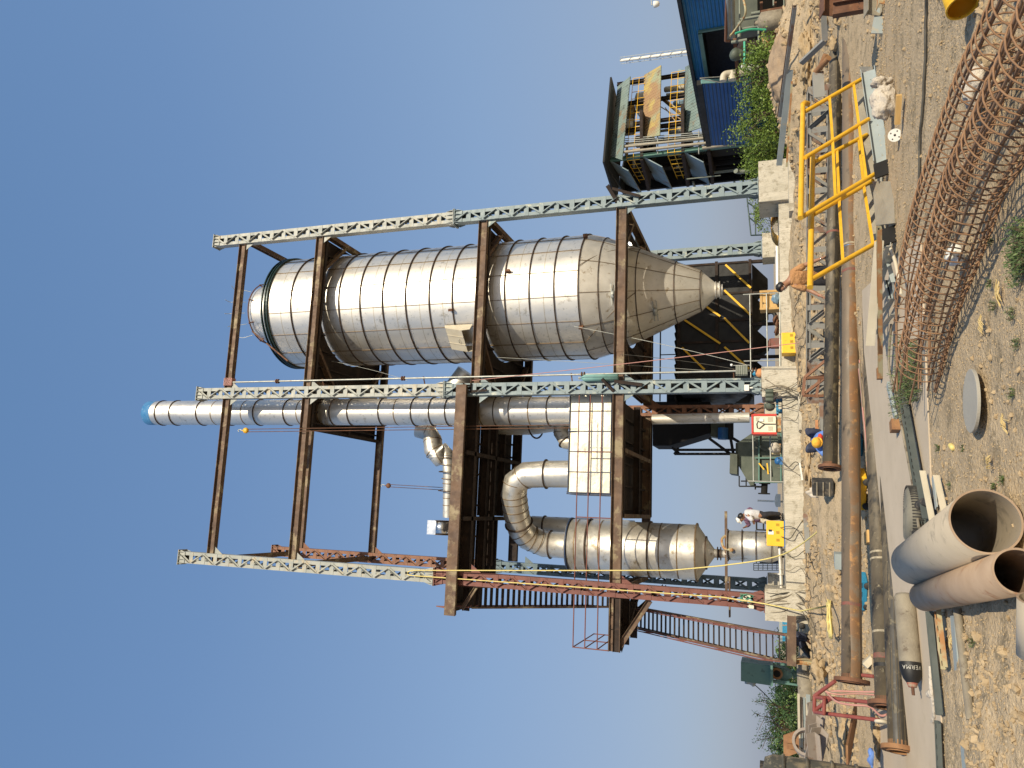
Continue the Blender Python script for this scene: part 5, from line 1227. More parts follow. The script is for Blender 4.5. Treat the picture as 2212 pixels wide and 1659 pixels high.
c = G(1879, 1295, .05)+Vector((.03, .40, .17)); boxy('blue_machine', c, .60, .3, .32, -.35, 'cyan_paint', 'long blue louvred machine between the pipes left of the yellow one', 'welding machine', wheels=True, group=GW)
c = D(1790, 1052, 15.2); c.z = gz(c.x, c.y)+.2; m4 = boxy('black_crate', c, .30, .3, .40, -.2, 'rubber', 'black ribbed machine casing standing on end near the crouching worker', 'machine casing', vents=False)
b = B(); 
for k in (-.12, 0, .12): b.obox(c+ZV*k-Vector((.03, .155, 0)), Vector((.15, -.03, 0)), Vector((0, .01, 0)), ZV*.012)
b.build('ribs', 'cyl_grey', m4)
# red and cream machine on the plinth
c = SB(1656, 918, -.2); c.z = 1.27+.22+.38; t = empty('red_cream_machine', c-ZV*.6, 'red-framed machine with a cream front panel standing on the plinth', 'welding machine', GW)
b = B(); b.box(c, .56, .5, .74); b.build('panel_body', 'cream_panel', t)
b = B()
for sg in (-1, 1): b.box(c+AV*sg*.32, .07, .56, .80)
b.box(c+ZV*.40, .68, .56, .06); b.build('red_frame', 'red_paint', t)
b = B()
for dx, dz, w_, h_ in ((-.16, -.2, .14, .08), (.16, -.2, .14, .09), (.17, .22, .12, .07)):
    for k in range(6): b.obox(c-BV*.252+AV*(dx-w_/2+w_*k/5)+ZV*dz, AV*.004, BV*.002, ZV*h_)
b.build('vents', 'black_paint', t)
b = B(); b.path([c-BV*.28+AV*p_[0]+ZV*p_[1] for p_ in ((-.0, -.38), (0, -.0), (.1, .22), (.0, .26), (-.14, .24), (-.16, .18), (-.0, .0))], .016, 7); b.build('cable_hook', 'cable_black', t)
b = B(); b.obox(c-BV*.27+AV*.14+ZV*.1, AV*.05, BV*.02, ZV*.07); b.build('switch_box', 'white_paint', t)
b = B(); b.box(c-ZV*.46, .5, .3, .16); b.build('base', 'tray_rusty', t)
# electric motor on blue bedplate
c = SB(1662, 876.5, -.1); c.z = 1.68; t = empty('electric_motor', c-ZV*.4, 'green electric motor on a bright blue bedplate by the red and cream machine', 'motor')
b = B(); b.lathe(c-BV*.16, [(0, 0), (.12, 0), (.155, .03), (.165, .1), (.165, .36), (.12, .4), (0, .4)], 32, BV); b.box(c+AV*.0+ZV*.17+BV*.05, .16, .16, .08); b.build('motor_body', 'olive_paint', t)
b = B()
for k in range(16):
    an = 2*pi*k/16; e = AV*cos(an)+ZV*sin(an); b.bar(c+e*.168-BV*.04, c+e*.168+BV*.18, .008, .02, e)
b.lathe(c-BV*.165, [(0, 0), (.02, 0), (.02, .01)], 10, BV); b.build('cooling_fins', 'green_paint', t)
b = B(); b.box(c-ZV*.24, .62, .5, .08); b.box(c-ZV*.34+AV*.2, .10, .45, .12); b.box(c-ZV*.34-AV*.2, .10, .45, .12); b.build('bedplate', 'cyan_paint', t)
for i, (dy, lb) in enumerate(((0, 'nearest the column'), (1, 'in the middle'), (2, 'nearest the motor'))):
    c = SB(1662, 845+9*i, -1.15); b = B(); b.lathe(c-ZV*.13, [(0, 0), (.07, 0), (.075, .02), (.075, .24), (.06, .26), (0, .26)], 18, ZV); solo('resistor_box', b, 'olive_paint', 'olive cylindrical switch box, one of three in a row, '+lb, 'switch box', 'three olive switch boxes')
t = empty('floodlight', SB(1602, 800, -.35), 'wire-grilled floodlight clamped to the slim riser pipe', 'floodlight')
c = SB(1602, 801, -.5); b = B(); b.box(c, .36, .14, .40, SYAW); b.build('housing', 'olive_paint', t); b = B()
for k in range(7): b.obox(c-BV*.075+ZV*(-.18+.06*k), AV*.18, BV*.004, ZV*.006)
b.tube(c+AV*.2-ZV*.3, c+AV*.2+ZV*.28, .015, 8); b.build('grille', 'galv', t)
b = B(); b.blob(c+AV*.22+ZV*.34, .05, 2, 0); b.build('lamp', 'glass_white', t)
# things at the column feet
c = SB(1640, 806, -.3); t = empty('water_pot', c-ZV*.25, 'orange clay pot with a blue lid at the foot of the middle column', 'pot'); b = B(); b.lathe(c-ZV*.12, [(.10, 0), (.17, .05), (.15, .16), (.08, .24)], 24, ZV); b.build('pot', 'brick', t); b = B(); b.lathe(c+ZV*.12, [(.09, 0), (.1, .08), (0, .12)], 20); b.build('lid', 'cyan_paint', t)
c = SB(1613, 838, -.3); b = B(); b.box(c, .22, .12, .16); b.tube(c-ZV*.1, c-ZV*.2, .03, 8); solo('junction_box', b, 'white_paint', 'small white junction box fixed near the foot of the middle column', 'junction box', 'junction boxes')
c = SB(1611, 1292, -.3); t = empty('open_switchboard', c-ZV*.2, 'open beige electrical board with wires on the foot of the red column', 'switchboard'); b = B(); b.box(c, .22, .06, .30); b.build('board', 'cream_panel', t); b = B(); rr = random.Random(2)
for k in range(9): p = c-BV*.04+AV*rr.uniform(-.1, .1)+ZV*rr.uniform(-.14, .14); b.obox(p, AV*.02, BV*.015, ZV*.03)
b.build('breakers', 'black_paint', t); b = B()
for k in range(7): p = c-BV*.05+AV*rr.uniform(-.1, .1)+ZV*.1; b.path(spline([p, p+AV*rr.uniform(-.12, .12)+ZV*.08-BV*.05, p+AV*rr.uniform(-.15, .15)-ZV*.1-BV*.04, p-ZV*.35+AV*rr.uniform(-.1, .1)], 4), .006, 5)
b.build('wires', 'hose_green', t)
c = SB(1623, 1310, -.3); b = B(); b.box(c, .12, .1, .16); b.tube(c+ZV*.08, c+ZV*.12, .02, 8); solo('junction_box', b, 'cream_panel', 'small cream junction box under the open switchboard', 'junction box', 'junction boxes')
# wooden crate
c = SB(1664, 652, 1.6); c.z = 1.27+.37; t = empty('wooden_crate', c-ZV*.37, 'yellow wooden packing crate with an up arrow on the plinth', 'crate')
b = B(); b.box(c, .72, .55, .70); b.build('boards', 'wood', t); b = B()
for dz in (-.3, .05, .30): b.box(c+ZV*dz-BV*.285, .76, .025, .08)
for dx in (-.34, .34): b.box(c+AV*dx-BV*.30, .08, .02, .72)
b.build('battens', 'wood_dark', t)
mat('wood_dark', (.44, .26, .08), (.54, .34, .13), .7, scale=3)
b = B(); b.box(c-BV*.277+ZV*.16-AV*.12, .02, .006, .16); b.prism([c-BV*.277+ZV*.30-AV*.12, c-BV*.277+ZV*.22-AV*.17, c-BV*.277+ZV*.22-AV*.07], .006); b.build('up_arrow', 'black_paint', t)
b = B(); c = SB(1677, 645, 1.0); c.z = 1.42; b.blob(c, .16, 3, .4, 9, (1.2, .7, .9)); solo('plastic_bag', b, 'blue_sheet', 'blue plastic bag in front of the wooden crate', 'bag')
b = B(); c = SB(1672, 742, .8); c.z = 1.47; b.box(c, .34, .3, .30); b.blob(c+ZV*.17, .15, 2, .3, 2, (1.2, 1, .5)); solo('red_bundle', b, 'mark_red', 'dark red bundle on the plinth above the hanging yellow machine', 'bundle')
for i, py in enumerate((700, 716, 690)):
    c = SB(1672, py, 1.4); c.z = 1.36+.04*i; b = B(); torus(b, c, .14, .035, Vector((.2*i, .3, 1)), 24, 8); b.blob(c, .1, 2, .5, i); solo('cable_coil', b, 'rust', ('larger', 'farther', 'smaller')[i]+' rusty coil of wire heaped on the plinth behind the rail', 'coil', 'rusty coils on the plinth')
# handrail on the plinth and lying tubes
t = empty('plinth_railing', S(9.6, 1.2, 1.27), 'thin grey two-rail railing on the plinth in front of the black bin', 'railing'); b = B()
for z in (1.75, 2.35): b.tube(S(11.2, 1.2, z), S(7.9, 1.2, z), .022, 8)
b.build('rail', 'galv', t)
for a in (11.2, 8.6): b = B(); b.tube(S(a, 1.2, 1.27), S(a, 1.2, 2.6), .025, 8); b.build('post', 'galv', t)
t = empty('plinth_railing', S(4, 1.4, 1.27), 'short grey railing beside the green machine on the plinth', 'railing'); b = B()
for z in (1.7, 2.3): b.tube(S(6.0, 1.0, z), S(4.1, 1.0, z), .022, 8)
b.build('rail', 'galv', t); b = B(); b.tube(S(4.1, 1.0, 1.27), S(4.1, 1.0, 2.5), .025, 8); b.build('post', 'galv', t)
b = B(); b.tube(SB(1679, 533, -.55), SB(1680, 618, -.55), .085, 16); solo('silver_tube', b, 'steel_dull', 'silver tube lying on the plinth edge behind the orange-shirted man', 'tube', 'tubes lying on the plinth')
b = B(); b.tube(SB(1685, 618, -.6), SB(1685, 792, -.6), .03, 10); solo('silver_tube', b, 'galv', 'thin long silver tube lying along the plinth edge', 'tube', 'tubes lying on the plinth')
b = B(); b.tube(SB(1684, 1182, -.3), SB(1688, 1270, -.3), .06, 14); b.ring(SB(1686, 1240, -.3), .08, .04, AV, n=20, w=.04); solo('silver_tube', b, 'steel_dull', 'silver tube with a blue clamp on the plinth under the vessel', 'tube', 'tubes lying on the plinth')
b = B(); b.tube(SB(1409, 906, 5.2), SB(1619, 902, 5.2), .22, 28); solo('drop_pipe', b, 'steel_dull', 'straight silver drop pipe hanging below the first deck', 'pipe')
# curved yellow sheet
b = B(); pts = []; c = SB(1682, 480, 2.2)
for k in range(15): an = pi*k/14; pts.append((cos(an), sin(an)))
vs = []; 
for (x, y) in pts: vs += [c+AV*x*.62+ZV*(y*.42-.12), c+AV*x*.62+ZV*(y*.42-.12)+BV*1.2]
b.add(vs, [(2*k, 2*k+1, 2*k+3, 2*k+2) for k in range(14)], True)
o_ = solo('yellow_sheet', b, 'hatch_orange', 'curved orange-yellow sheet between the shrub and the rear pier', 'sheet'); mat('hatch_orange', (.60, .33, .06), (.66, .38, .09), .5, scale=3)
md = o_.modifiers.new('thick', 'SOLIDIFY'); md.thickness = .02
# bricks and scrap on the bank
for i, (x, y, f) in enumerate(((1540, 890, r1), (1530, 960, r1), (1465, 970, r1), (1460, 1040, r1), (1495, 700, r1))):
    c = D(*f(x, y), 20.5); c.z = gz(c.x, c.y)+.05; b = B(); b.box(c, .23, .11, .08, i*.7); solo('brick', b, 'brick', ('upper', 'lower', 'nearer', 'leftmost', 'single')[i]+' orange brick on the bank below the plinth wall', 'brick', 'orange bricks on the bank')
b = B(); b.blob(D(*r2(1700, 330), 19.0)-ZV*.05, .16, 3, .7, 31, (.7, .5, 1.4)); solo('rag', b, 'white_bag', 'dirty white rag hanging on the bank near the black casing', 'rag')
b = B(); c = D(*r2(1460, 60), 24.2); b.bar(D(*r2(1430, -190), 22.3), D(*r2(1475, 110), 22.3), .05, .05); solo('painted_rod', b, 'white_paint', 'white and red painted rod along the foot of the plinth wall', 'rod')
b = B(); b.chan(D(*r2(1530, 700), 23.0), D(*r2(1575, 1380), 22.4), .14, .1, .01); solo('loose_channel', b, 'grey_rust', 'grey channel lying at the foot of the plinth wall', 'channel')
b = B(); b.blob(D(*r3(1240, 990), 19.2)-ZV*.06, .2, 3, .9, 77, (1.3, 1, .8), 2.2); solo('boulder', b, 'clod', 'rough pale boulder beside the stair support', 'boulder')
c = D(*r2(2080, 1500), 14.5); c.z = gz(c.x, c.y)+.1; b = B(); b.obox(c, Vector((.15, 0, 0)), Vector((0, .12, .0)), ZV*.1); solo('blue_tin', b, 'grey_channel', 'blue-grey dented tin behind the second pipe', 'tin')
# ================================================================= CABLES over the plinth wall
rnd = random.Random(12)
starts = [(1688, 1140), (1650, 1300), (1652, 1280), (1656, 1310), (1660, 1290), (1648, 1296), (1690, 1185), (1688, 1230), (1662, 1322), (1676, 860), (1670, 850), (1664, 845), (1660, 870), (1672, 880), (1640, 835), (1646, 842), (1655, 838), (1680, 905), (1684, 990), (1648, 1306), (1690, 1160), (1668, 1300), (1690, 740), (1700, 735), (1655, 820), (1682, 1010)]
where = lambda py: 'hanging from the red column pier' if py > 1270 else ('draped over the plinth by the drum' if py > 1100 else ('hanging from the middle column and motor' if py > 800 else 'from the hanging yellow machine'))
for i, (px, py) in enumerate(starts):
    p = SB(px, py, -1.02 if (py > 1260 or 800 < py < 880) else -.85); p2 = SB(1722+rnd.uniform(-4, 8), py+rnd.uniform(-22, 22), -1.06)
    pts = [p+BV*.3+ZV*.03, p, p.lerp(p2, .5)-BV*.05+AV*rnd.uniform(-.3, .3), p2]
    x, y = p2.x, p2.y; dx = rnd.uniform(-.4, .4)+(.35 if py < 1000 else -.1)
    for k in range(rnd.randint(3, 8)):
        y -= rnd.uniform(.5, 1.1); x += dx*rnd.uniform(.2, 1.5)+rnd.uniform(-.35, .35)
        if y < 15.5: break
        pts.append(Vector((x, y, gz(x, y)+.02)))
    b = B(); sp = spline(pts, 6); b.path([v if v.z > 1.0 and j < 20 else Vector((v.x, v.y, max(v.z, gz(v.x, v.y)+.012))) for j, v in enumerate(sp)], rnd.choice((.010, .012, .014)), 5)
    o_ = b.build('power_cable', rnd.choice(('cable_black', 'cable_black', 'cable_black', 'cable_dust', 'cable_dust')), None, p2); tag(o_, 'dark power cable '+where(py), 'cable', 'power cables '+where(py))
mat('cable_dust', (.16, .13, .09), (.24, .20, .14), .8, scale=6)
for i in range(18):
    p = D(1738+rnd.uniform(0, 25), 880+rnd.uniform(0, 380), 20); x, y = p.x, p.y; pts = []; an = rnd.uniform(0, 6)
    for k in range(9): x += .45*cos(an); y += .22*sin(an); an += rnd.uniform(-.8, 1.1); pts.append(Vector((x, y, gz(x, y)+.015)))
    b = B(); b.path([Vector((v.x, v.y, gz(v.x, v.y)+.014)) for v in spline(pts, 5)], .012, 5); tag(b.build('power_cable', 'cable_dust', None, pts[0]), 'dusty cable looping over the earth bank behind the pipes', 'cable', 'dusty cables on the earth bank')
for i in range(4):
    pts = [Vector((v.x+rnd.uniform(-.1, .1), v.y, v.z+.22)) for v in [P3a.lerp(P3b, .02+.12*k)+Vector((-.05, .45+.1*sin(k*2+i), -.25)) for k in range(5)]]
    b = B(); b.path([Vector((v.x, v.y, max(.1, gz(v.x, v.y)+.02))) for v in spline(pts, 6)], .011, 5); tag(b.build('power_cable', ('cable_pink', 'cable_dust')[i % 2], None, pts[0]), ('pink', 'dusty')[i % 2]+' welding cable running on the slab between the two nearest pipes', 'cable', ('pink', 'dusty')[i % 2]+' cables between the pipes')
# ================================================================= RED TROLLEY under the pipe ends
t = empty('red_trolley', D(*z6(860, 1300), 10.2), 'red tubular trolley frame with a small wheel under the pipe ends', 'trolley')
Q = lambda x, y, d: D(*r4(x, y), d)
segs = [(Q(1140, 350, 10.9), Q(890, 530, 11.3)), (Q(890, 530, 11.3), Q(885, 720, 11.3)), (Q(900, 540, 11.3), Q(1580, 610, 10.2)), (Q(890, 730, 11.3), Q(1690, 830, 10.2)), (Q(1010, 560, 11.0), Q(1005, 750, 11.0)), (Q(905, 700, 11.3), Q(1080, 570, 11.0)), (Q(900, 545, 11.3), Q(1010, 560, 11.0)), (Q(890, 725, 11.3), Q(1005, 750, 11.0)), (Q(1480, 275, 11.2), Q(1620, 290, 11.0))]
b = B()
for p, q in segs: b.tube(p, q, .028, 8)
b.build('tube_frame', 'red_oxide2', t); mat('red_oxide2', (.22, .05, .04), (.28, .08, .06), .55, scale=5)
for x, y, d in ((1715, 850, 10.0), (1720, 880, 10.3)):
    b = B(); c = Q(x, y, d); c.z = max(c.z, gz(c.x, c.y)+.09); torus(b, c, .065, .025, AV+Vector((0, .4, 0)), 24, 8); b.lathe(c, [(0, -.02), (.06, -.02), (.06, .02), (0, .02)], 16, AV+Vector((0, .4, 0))); b.build('wheel', 'hatch_beige', t); break
for i in range(3):
    b = B(); b.path(spline([Q(1060, 480, 11)+ZV*.02*i, Q(1180, 470+20*i, 10.9), Q(1400, 480+10*i, 10.8), Q(1630, 480+18*i, 10.6)], 6), .016, 6); tag(b.build('rubber_hose', ('cable_pink', 'cable_dust', 'cable_pink')[i], None, Q(1200, 480, 10.9)), ('upper', 'middle', 'lower')[i]+' gas hose running over the red trolley frame', 'hose', 'gas hoses on the trolley')
b = B(); b.path(spline([Q(1050, 500, 11), Q(1160, 600, 10.7), Q(1330, 640, 10.5), Q(1560, 660, 10.3), Q(1700, 770, 10.0), Q(1780, 760, 9.9)], 6), .016, 6); solo('rubber_hose', b, 'cable_pink', 'pink gas hose sagging from the trolley to the nearest flange', 'hose')
# ================================================================= SCRAP on the left
b = B(); b.bar(Q(1400, 720, 12.2), Q(1290, 1290, 10.6), .34, .03); solo('steel_plate', b, 'rust_orange', 'long rust-brown steel plate lying on the clods at the left', 'steel plate')
b = B(); b.bar(Q(1600, 60, 12.6), Q(1500, 160, 12.6), .35, .10); solo('timber_beam', b, 'hatch_beige', 'brown timber under the second pipe near its flange', 'timber')
t = empty('steel_ring', Q(900, 1110, 14.5), 'thick grey steel ring standing on the scrap heap', 'steel ring'); c = Q(790, 1110, 14.5); b = B(); b.lathe(c, [(.21, -.08), (.26, -.08), (.26, .08), (.21, .08), (.21, -.08)], 40, (CO-c).normalized()+Vector((.35, 0, .1)), False); b.build('ring', 'grey_dust', t)
rnd = random.Random(8)
for i in range(7):
    c = Q(940+18*(i % 3), 800+70*i, 14.2-.15*i); c.z = max(c.z, gz(c.x, c.y)+.1); b = B(); yw = rnd.uniform(-.4, .5); X = Vector((cos(yw), sin(yw), rnd.uniform(-.2, .1))); b.angle(c-X*.32, c+X*.32, .16+.05*(i % 2), .012, up=Vector((rnd.uniform(-.3, .3), -.6, 1)).normalized()); solo('steel_offcut', b, 'grey_dust', ('first', 'second', 'third', 'fourth', 'fifth', 'sixth', 'seventh')[i]+' grey-brown steel offcut of the scrap row, counted from the trolley leftwards', 'steel offcut', 'steel offcuts on the scrap heap')
mat('grey_dust', (.26, .215, .18), (.33, .28, .23), .75, scale=3, c3=(.2, .12, .08), cut=.62, s3=5)
for i in range(9):
    x0 = 690+17*i; p, q = Q(x0, 560+rnd.uniform(-40, 40), 17), Q(x0+12, 1230+rnd.uniform(-60, 60), 15.5); b = B(); (b.chan(p, q, .09, .06, .008) if i % 2 else b.bar(p, q, .12, .05)); solo('stacked_section', b, ('hatch_beige', 'grey_channel', 'grey_dust')[i % 3], 'layer '+('one', 'two', 'three', 'four', 'five', 'six', 'seven', 'eight', 'nine')[i]+' from the top of the stacked steel sections at the left', 'steel section', 'stacked steel sections at the left')
b = B(); c = Q(600, 1120, 15.3); b.obox(c, Vector((.2, .06, 0)), Vector((0, .02, 0)), Vector((-.08, 0, .15))); b.box(c+ZV*.0-Vector((.0, .12, 0)), .10, .06, .16); solo('scrap_sheet', b, 'rust_orange', 'tilted orange rusty panel with a window on the scrap heap', 'panel')
b = B(); b.blob(G(1885, 1640, .1), .12, 3, .6, 5, (1.2, .6, .6)); solo('rag', b, 'shirt_blue', 'crumpled blue cloth on the clods left of the pipes', 'rag')
b = B(); b.blob(G(1868, 1620, .12), .09, 3, .6, 6, (1.2, .6, .6)); solo('rag', b, 'red_cloth', 'crumpled red cloth on the clods left of the pipes', 'rag')
# black ribbed water tank at the left
c = Vector((-5.2, 9.5, gz(-5.2, 9.5)+.0))
t = empty('ribbed_water_tank', c, 'big black ribbed plastic water tank cut by the left edge', 'water tank'); b = B(); R = .60
b.lathe(c, [(R*.97, 0), (R, .06), (R, 1.60), (R*.93, 1.70), (R*.4, 1.76), (0, 1.77)], 48); b.build('tank_body', 'ribbed_drum', t)
for z in (.14, .40, .66, .93, 1.21, 1.48): b = B(); torus(b, c+ZV*z, R, .022, ZV, 56, 8); b.build('rib', 'ribbed_drum', t)
b = B(); b.box(Vector((-6.35, 12.0, .95)), .7, .6, 1.75, 0); solo('dark_cabinet', b, 'rubber', 'dark plastic block standing behind the ribbed water tank', 'cabinet')
# long bars on the right mound
for i, (p, q, w_, m_, lb) in enumerate(((dd(z1, 228, 40, 19), dd(z1, 92, 1000, 21.5), .10, 'rust_beam', 'upper rusty steel bar lying along the earth mound at the right'), (dd(z1, 232, 60, 18.6), dd(z1, 102, 1005, 21.2), .09, 'grey_rust', 'lower rusty steel bar beside the upper one on the earth mound'), (dd(z1, 190, 600, 20), dd(z1, 95, 1425, 22), .16, 'grey_channel', 'grey steel channel below the earth mound near the rightmost pier'), (dd(z1, 470, -60, 16.5), dd(z1, 492, 350, 17), .12, 'grey_rust', 'flat steel bar on the dirt near the right edge'), (dd(z1, 492, 350, 17), dd(z1, 285, 545, 17.6), .12, 'grey_rust', 'slanting flat steel bar pointing up the dirt bank'), (dd(z1, 205, 700, 20), dd(z1, 160, 1440, 21), .05, 'tray_rusty', 'thin rusty bar on the dirt left of the grey channel'))):
    b = B(); b.chan(p, q, w_, .08, .01); solo('steel_bar', b, m_, lb, 'steel bar', 'steel bars on the right bank')
for i, (p, q) in enumerate(((dd(z1, 525, 500, 15.5), dd(z1, 410, 625, 16)), (dd(z1, 500, 470, 15.8), dd(z1, 445, 600, 16)))):
    b = B(); b.tube(p, q, .06, 12); solo('rusty_tube', b, 'rust_orange', ('nearer', 'farther')[i]+' short rusty tube leaning on the right bank behind the pipes', 'tube', 'short rusty tubes')
c = dd(z1, 435, 700, 16); b = B(); b.chan(dd(z1, 430, 640, 16), dd(z1, 440, 860, 15.8), .22, .16, .012); solo('steel_channel_piece', b, 'grey_rust', 'wide rusty channel piece at the right end of the lying lattice column', 'channel')
# ================================================================= BLACK BIN with yellow braces
BB = 8.9
t = empty('black_storage_bin', S(11.9, BB+2, 1.3), 'large black panelled bin with yellow diagonal braces behind the cone', 'bin')
b = B(); b.sbox(8.7, 15.1, BB, BB+4.5, 2.55, 5.95); b.build('panels', 'black_paint', t)
b = B()
for z in (2.55, 4.13, 5.95): b.sbox(8.65, 15.2, BB-.09, BB-.002, z-.07, z+.07)
for a in (8.75, 10.2, 11.15, 12.2, 13.55, 15.1): b.sbox(a-.05, a+.05, BB-.06, BB-.003, 2.63, 4.05)
for a in (8.75, 11.15, 15.1): b.sbox(a-.05, a+.05, BB-.06, BB-.003, 4.21, 5.87)
b.build('stiffeners', 'rust_deep', t)
for (p, q) in (((835, 760), (1035, 875)), ((1180, 740), (1400, 940)), ((1170, 960), (1398, 1175)), ((970, 1070), (1135, 1185)), ((1170, 1200), (1385, 1415)), ((825, 1215), (1135, 1420)), ((805, 1455), (1000, 1645)), ((1172, 1450), (1385, 1640))):
    b = B(); b.bar(SB(*z4(*p), BB-.12), SB(*z4(*q), BB-.12), .09, .09, -BV); b.build('yellow_brace', 'machine_yellow', t)
for k in range(4):
    a0, a1 = 8.8+1.57*k, 8.8+1.57*(k+1)-.08; ac = (a0+a1)/2; b = B(); tp_ = [S(a0, BB+.05, 2.47), S(a1, BB+.05, 2.47), S(a1, BB+2.2, 2.47), S(a0, BB+2.2, 2.47)]; bt = [S(ac-.2, BB+.9, 1.75), S(ac+.2, BB+.9, 1.75), S(ac+.2, BB+1.3, 1.75), S(ac-.2, BB+1.3, 1.75)]
    b.add(tp_+bt, [(0, 1, 5, 4), (1, 2, 6, 5), (2, 3, 7, 6), (3, 0, 4, 7), (4, 5, 6, 7), (3, 2, 1, 0)]); b.build('hopper', 'black_paint', t)
b = B(); b.path(spline([S(12.75, BB+1.0, 1.75), S(12.75, BB+.9, 1.6), S(12.6, BB+.8, 1.45), S(12.4, BB+.8, 1.45)], 5), .09, 12); b.build('outlet_elbow', 'black_paint', t)
for a in (8.75, 10.35, 11.95, 13.5, 15.1): b = B(); b.ibeam(S(a, BB+.05, .9), S(a, BB+.05, 2.5), .16, .14, .012, up=BV); b.build('leg', 'rust_deep', t)
b = B(); vs = []; n = 60     # saw-edged roof sheet
for k in range(n+1):
    a = 8.4+4.8*k/n; z = 6.05+(.09 if (k % 5) == 0 else .02*(k % 5)); vs += [S(a, BB-.25, z), S(a, BB+4.6, z+.35)]
b.add(vs, [(2*k, 2*k+1, 2*k+3, 2*k+2) for k in range(n)]); rf = b.build('roof_sheet', 'black_paint', t)
b = B()
for a in (9.0, 10.8, 12.4): b.tube(S(a, BB+1, 6.1), S(a, BB+1, 7.0), .03, 6)
b.tube(S(8.4, BB+1, 7.0), S(12.9, BB+1, 7.0), .035, 8); b.build('roof_rail', 'rust_deep', t)
# ================================================================= DARK CENTRAL HOPPER
def hz(x, y, b_=12.): return SB(*z5(x, y), b_)
t = empty('dark_hopper_tower', hz(1890, 700), 'black hopper tower with a slanting chute and legs seen between the pipes', 'hopper')
b = B(); b.prism([hz(800, 400), hz(800, 770), hz(940, 770), hz(1280, 665), hz(1280, 400)], 2.2); b.build('hopper_body', 'void_black', t)
b = B(); b.prism([hz(910, 250), hz(910, 395), hz(1180, 395), hz(1180, 250)], 1.5); b.build('side_box', 'void_black', t)
for y in (790, 825): b = B(); b.ibeam(hz(960, y, 11.2), hz(1900, y, 11.2), .16, .12, .012, up=BV); b.build('leg', 'black_paint', t)
b = B()
for p, q in (((1410, 480), (1470, 830)), ((1000, 775), (960, 830)), ((1465, 690), (1880, 940)), ((1260, 690), (1680, 1000)), ((940, 770), (1000, 820))): b.bar(hz(*p, 11.3), hz(*q, 11.3), .14, .14)
b.prism([hz(1400, 395, 11.5), hz(1400, 700, 11.5), hz(1470, 700, 11.5), hz(1470, 395, 11.5)], .4); b.build('bracing', 'black_paint', t)
b = B(); b.prism([hz(1280, 480, 11.6), hz(1280, 680, 11.6), hz(1400, 700, 11.6), hz(1400, 500, 11.6)], .8); b.build('gearbox_housing', 'olive_paint', t)
b = B(); b.tube(hz(1380, 600, 11), hz(1380, 700, 11), .25, 18); b.build('drive_motor', 'blue_paint', t)
b = B(); b.prism([hz(1480, 395, 10), hz(1600, 320, 10), hz(1640, 320, 10), hz(1600, 395, 10)], .5); b.build('chute', 'black_paint', t)
# ================================================================= GREEN MACHINE
def gg(x, y, b_=6.): return SB(*z5(x, y), b_)
t = empty('green_crusher', gg(1890, 850), 'dark green steel machine with a hood and black valve standing behind the plinth', 'machine')
b = B(); b.prism([gg(1650, 650), gg(1890, 650), gg(1890, 1070), gg(1650, 1070)], 1.6); b.build('main_casing', 'olive_paint', t)
b = B(); b.prism([gg(1500, 750), gg(1650, 650), gg(1650, 1100), gg(1620, 1105), gg(1500, 900)], 1.4); b.build('hood', 'olive_paint', t)
b = B(); b.prism([gg(1450, 830, 5.8), gg(1510, 840, 5.8), gg(1510, 1010, 5.8), gg(1445, 1000, 5.8)], 1.5); b.prism([gg(1495, 740, 5.9), gg(1515, 740, 5.9), gg(1515, 870, 5.9), gg(1495, 870, 5.9)], 1.2); b.build('top_cover', 'olive_dark', t)
mat('olive_dark', (.05, .06, .045), (.08, .09, .065), .6, scale=2)
b = B()
for x in (1690, 1880): b.prism([gg(x-6, 650, 5.1), gg(x+6, 650, 5.1), gg(x+6, 1075, 5.1), gg(x-6, 1075, 5.1)], .1)
for y in (652, 860, 1070): b.prism([gg(1655, y-5, 5.08), gg(1885, y-5, 5.08), gg(1885, y+5, 5.08), gg(1655, y+5, 5.08)], .08)
b.build('casing_ribs', 'green_paint', t)
b = B(); b.ring(gg(1770, 700, 5.1), .45, .06, BV, n=36, w=.1); b.build('round_cover', 'olive_dark', t)
b = B()
for p, q in (((1520, 1015), (1520, 1105)), ((1520, 1105), (1680, 1105)), ((1580, 1020), (1580, 1100)), ((1535, 1060), (1680, 1060))): b.tube(gg(*p, 5.4), gg(*q, 5.4), .03, 6)
b.build('guard_rail', 'black_paint', t)
vc = gg(1735, 1110, 5.5); vt = gg(1735, 1168, 5.5); b = B(); b.tube(gg(1740, 1070, 5.5), vt, .13, 16); b.ring(gg(1740, 1080, 5.5), .17, .05, AV, n=20, w=.05); b.ring(vt, .2, .04, AV, n=20, w=.05); b.tube(vc, vc+ZV*.35, .04, 8); b.tube(vc+ZV*.35-AV*.12, vc+ZV*.35+AV*.12, .03, 8); b.build('black_valve', 'void_black', t)
b = B(); b.bar(gg(1690, 905, 4.9), gg(1735, 960, 4.9), .07, .05); b.bar(gg(1760, 905, 4.95), gg(1770, 1000, 4.95), .06, .05); b.build('yellow_bracket', 'machine_yellow', t)
b = B(); c = gg(1860, 885, 3.5); b.blob(c, .15, 2, .2, 2); b.box(c-ZV*.1, .3, .2, .15); solo('small_blue_motor', b, 'blue_paint', 'small blue motor on the plinth before the green machine', 'motor')
t = empty('yellow_rack', gg(1880, 800, 2.5), 'yellow steel rack with a white sack on the plinth left of the cream machine', 'rack'); b = B(); b.prism([gg(1800, 740, 2.5), gg(1880, 740, 2.5), gg(1880, 830, 2.5), gg(1800, 830, 2.5)], .3); b.build('rack_shelf', 'tray_rusty', t); b = B(); b.blob(gg(1830, 770, 2.2), .18, 3, .4, 2); b.build('sack', 'white_bag', t)
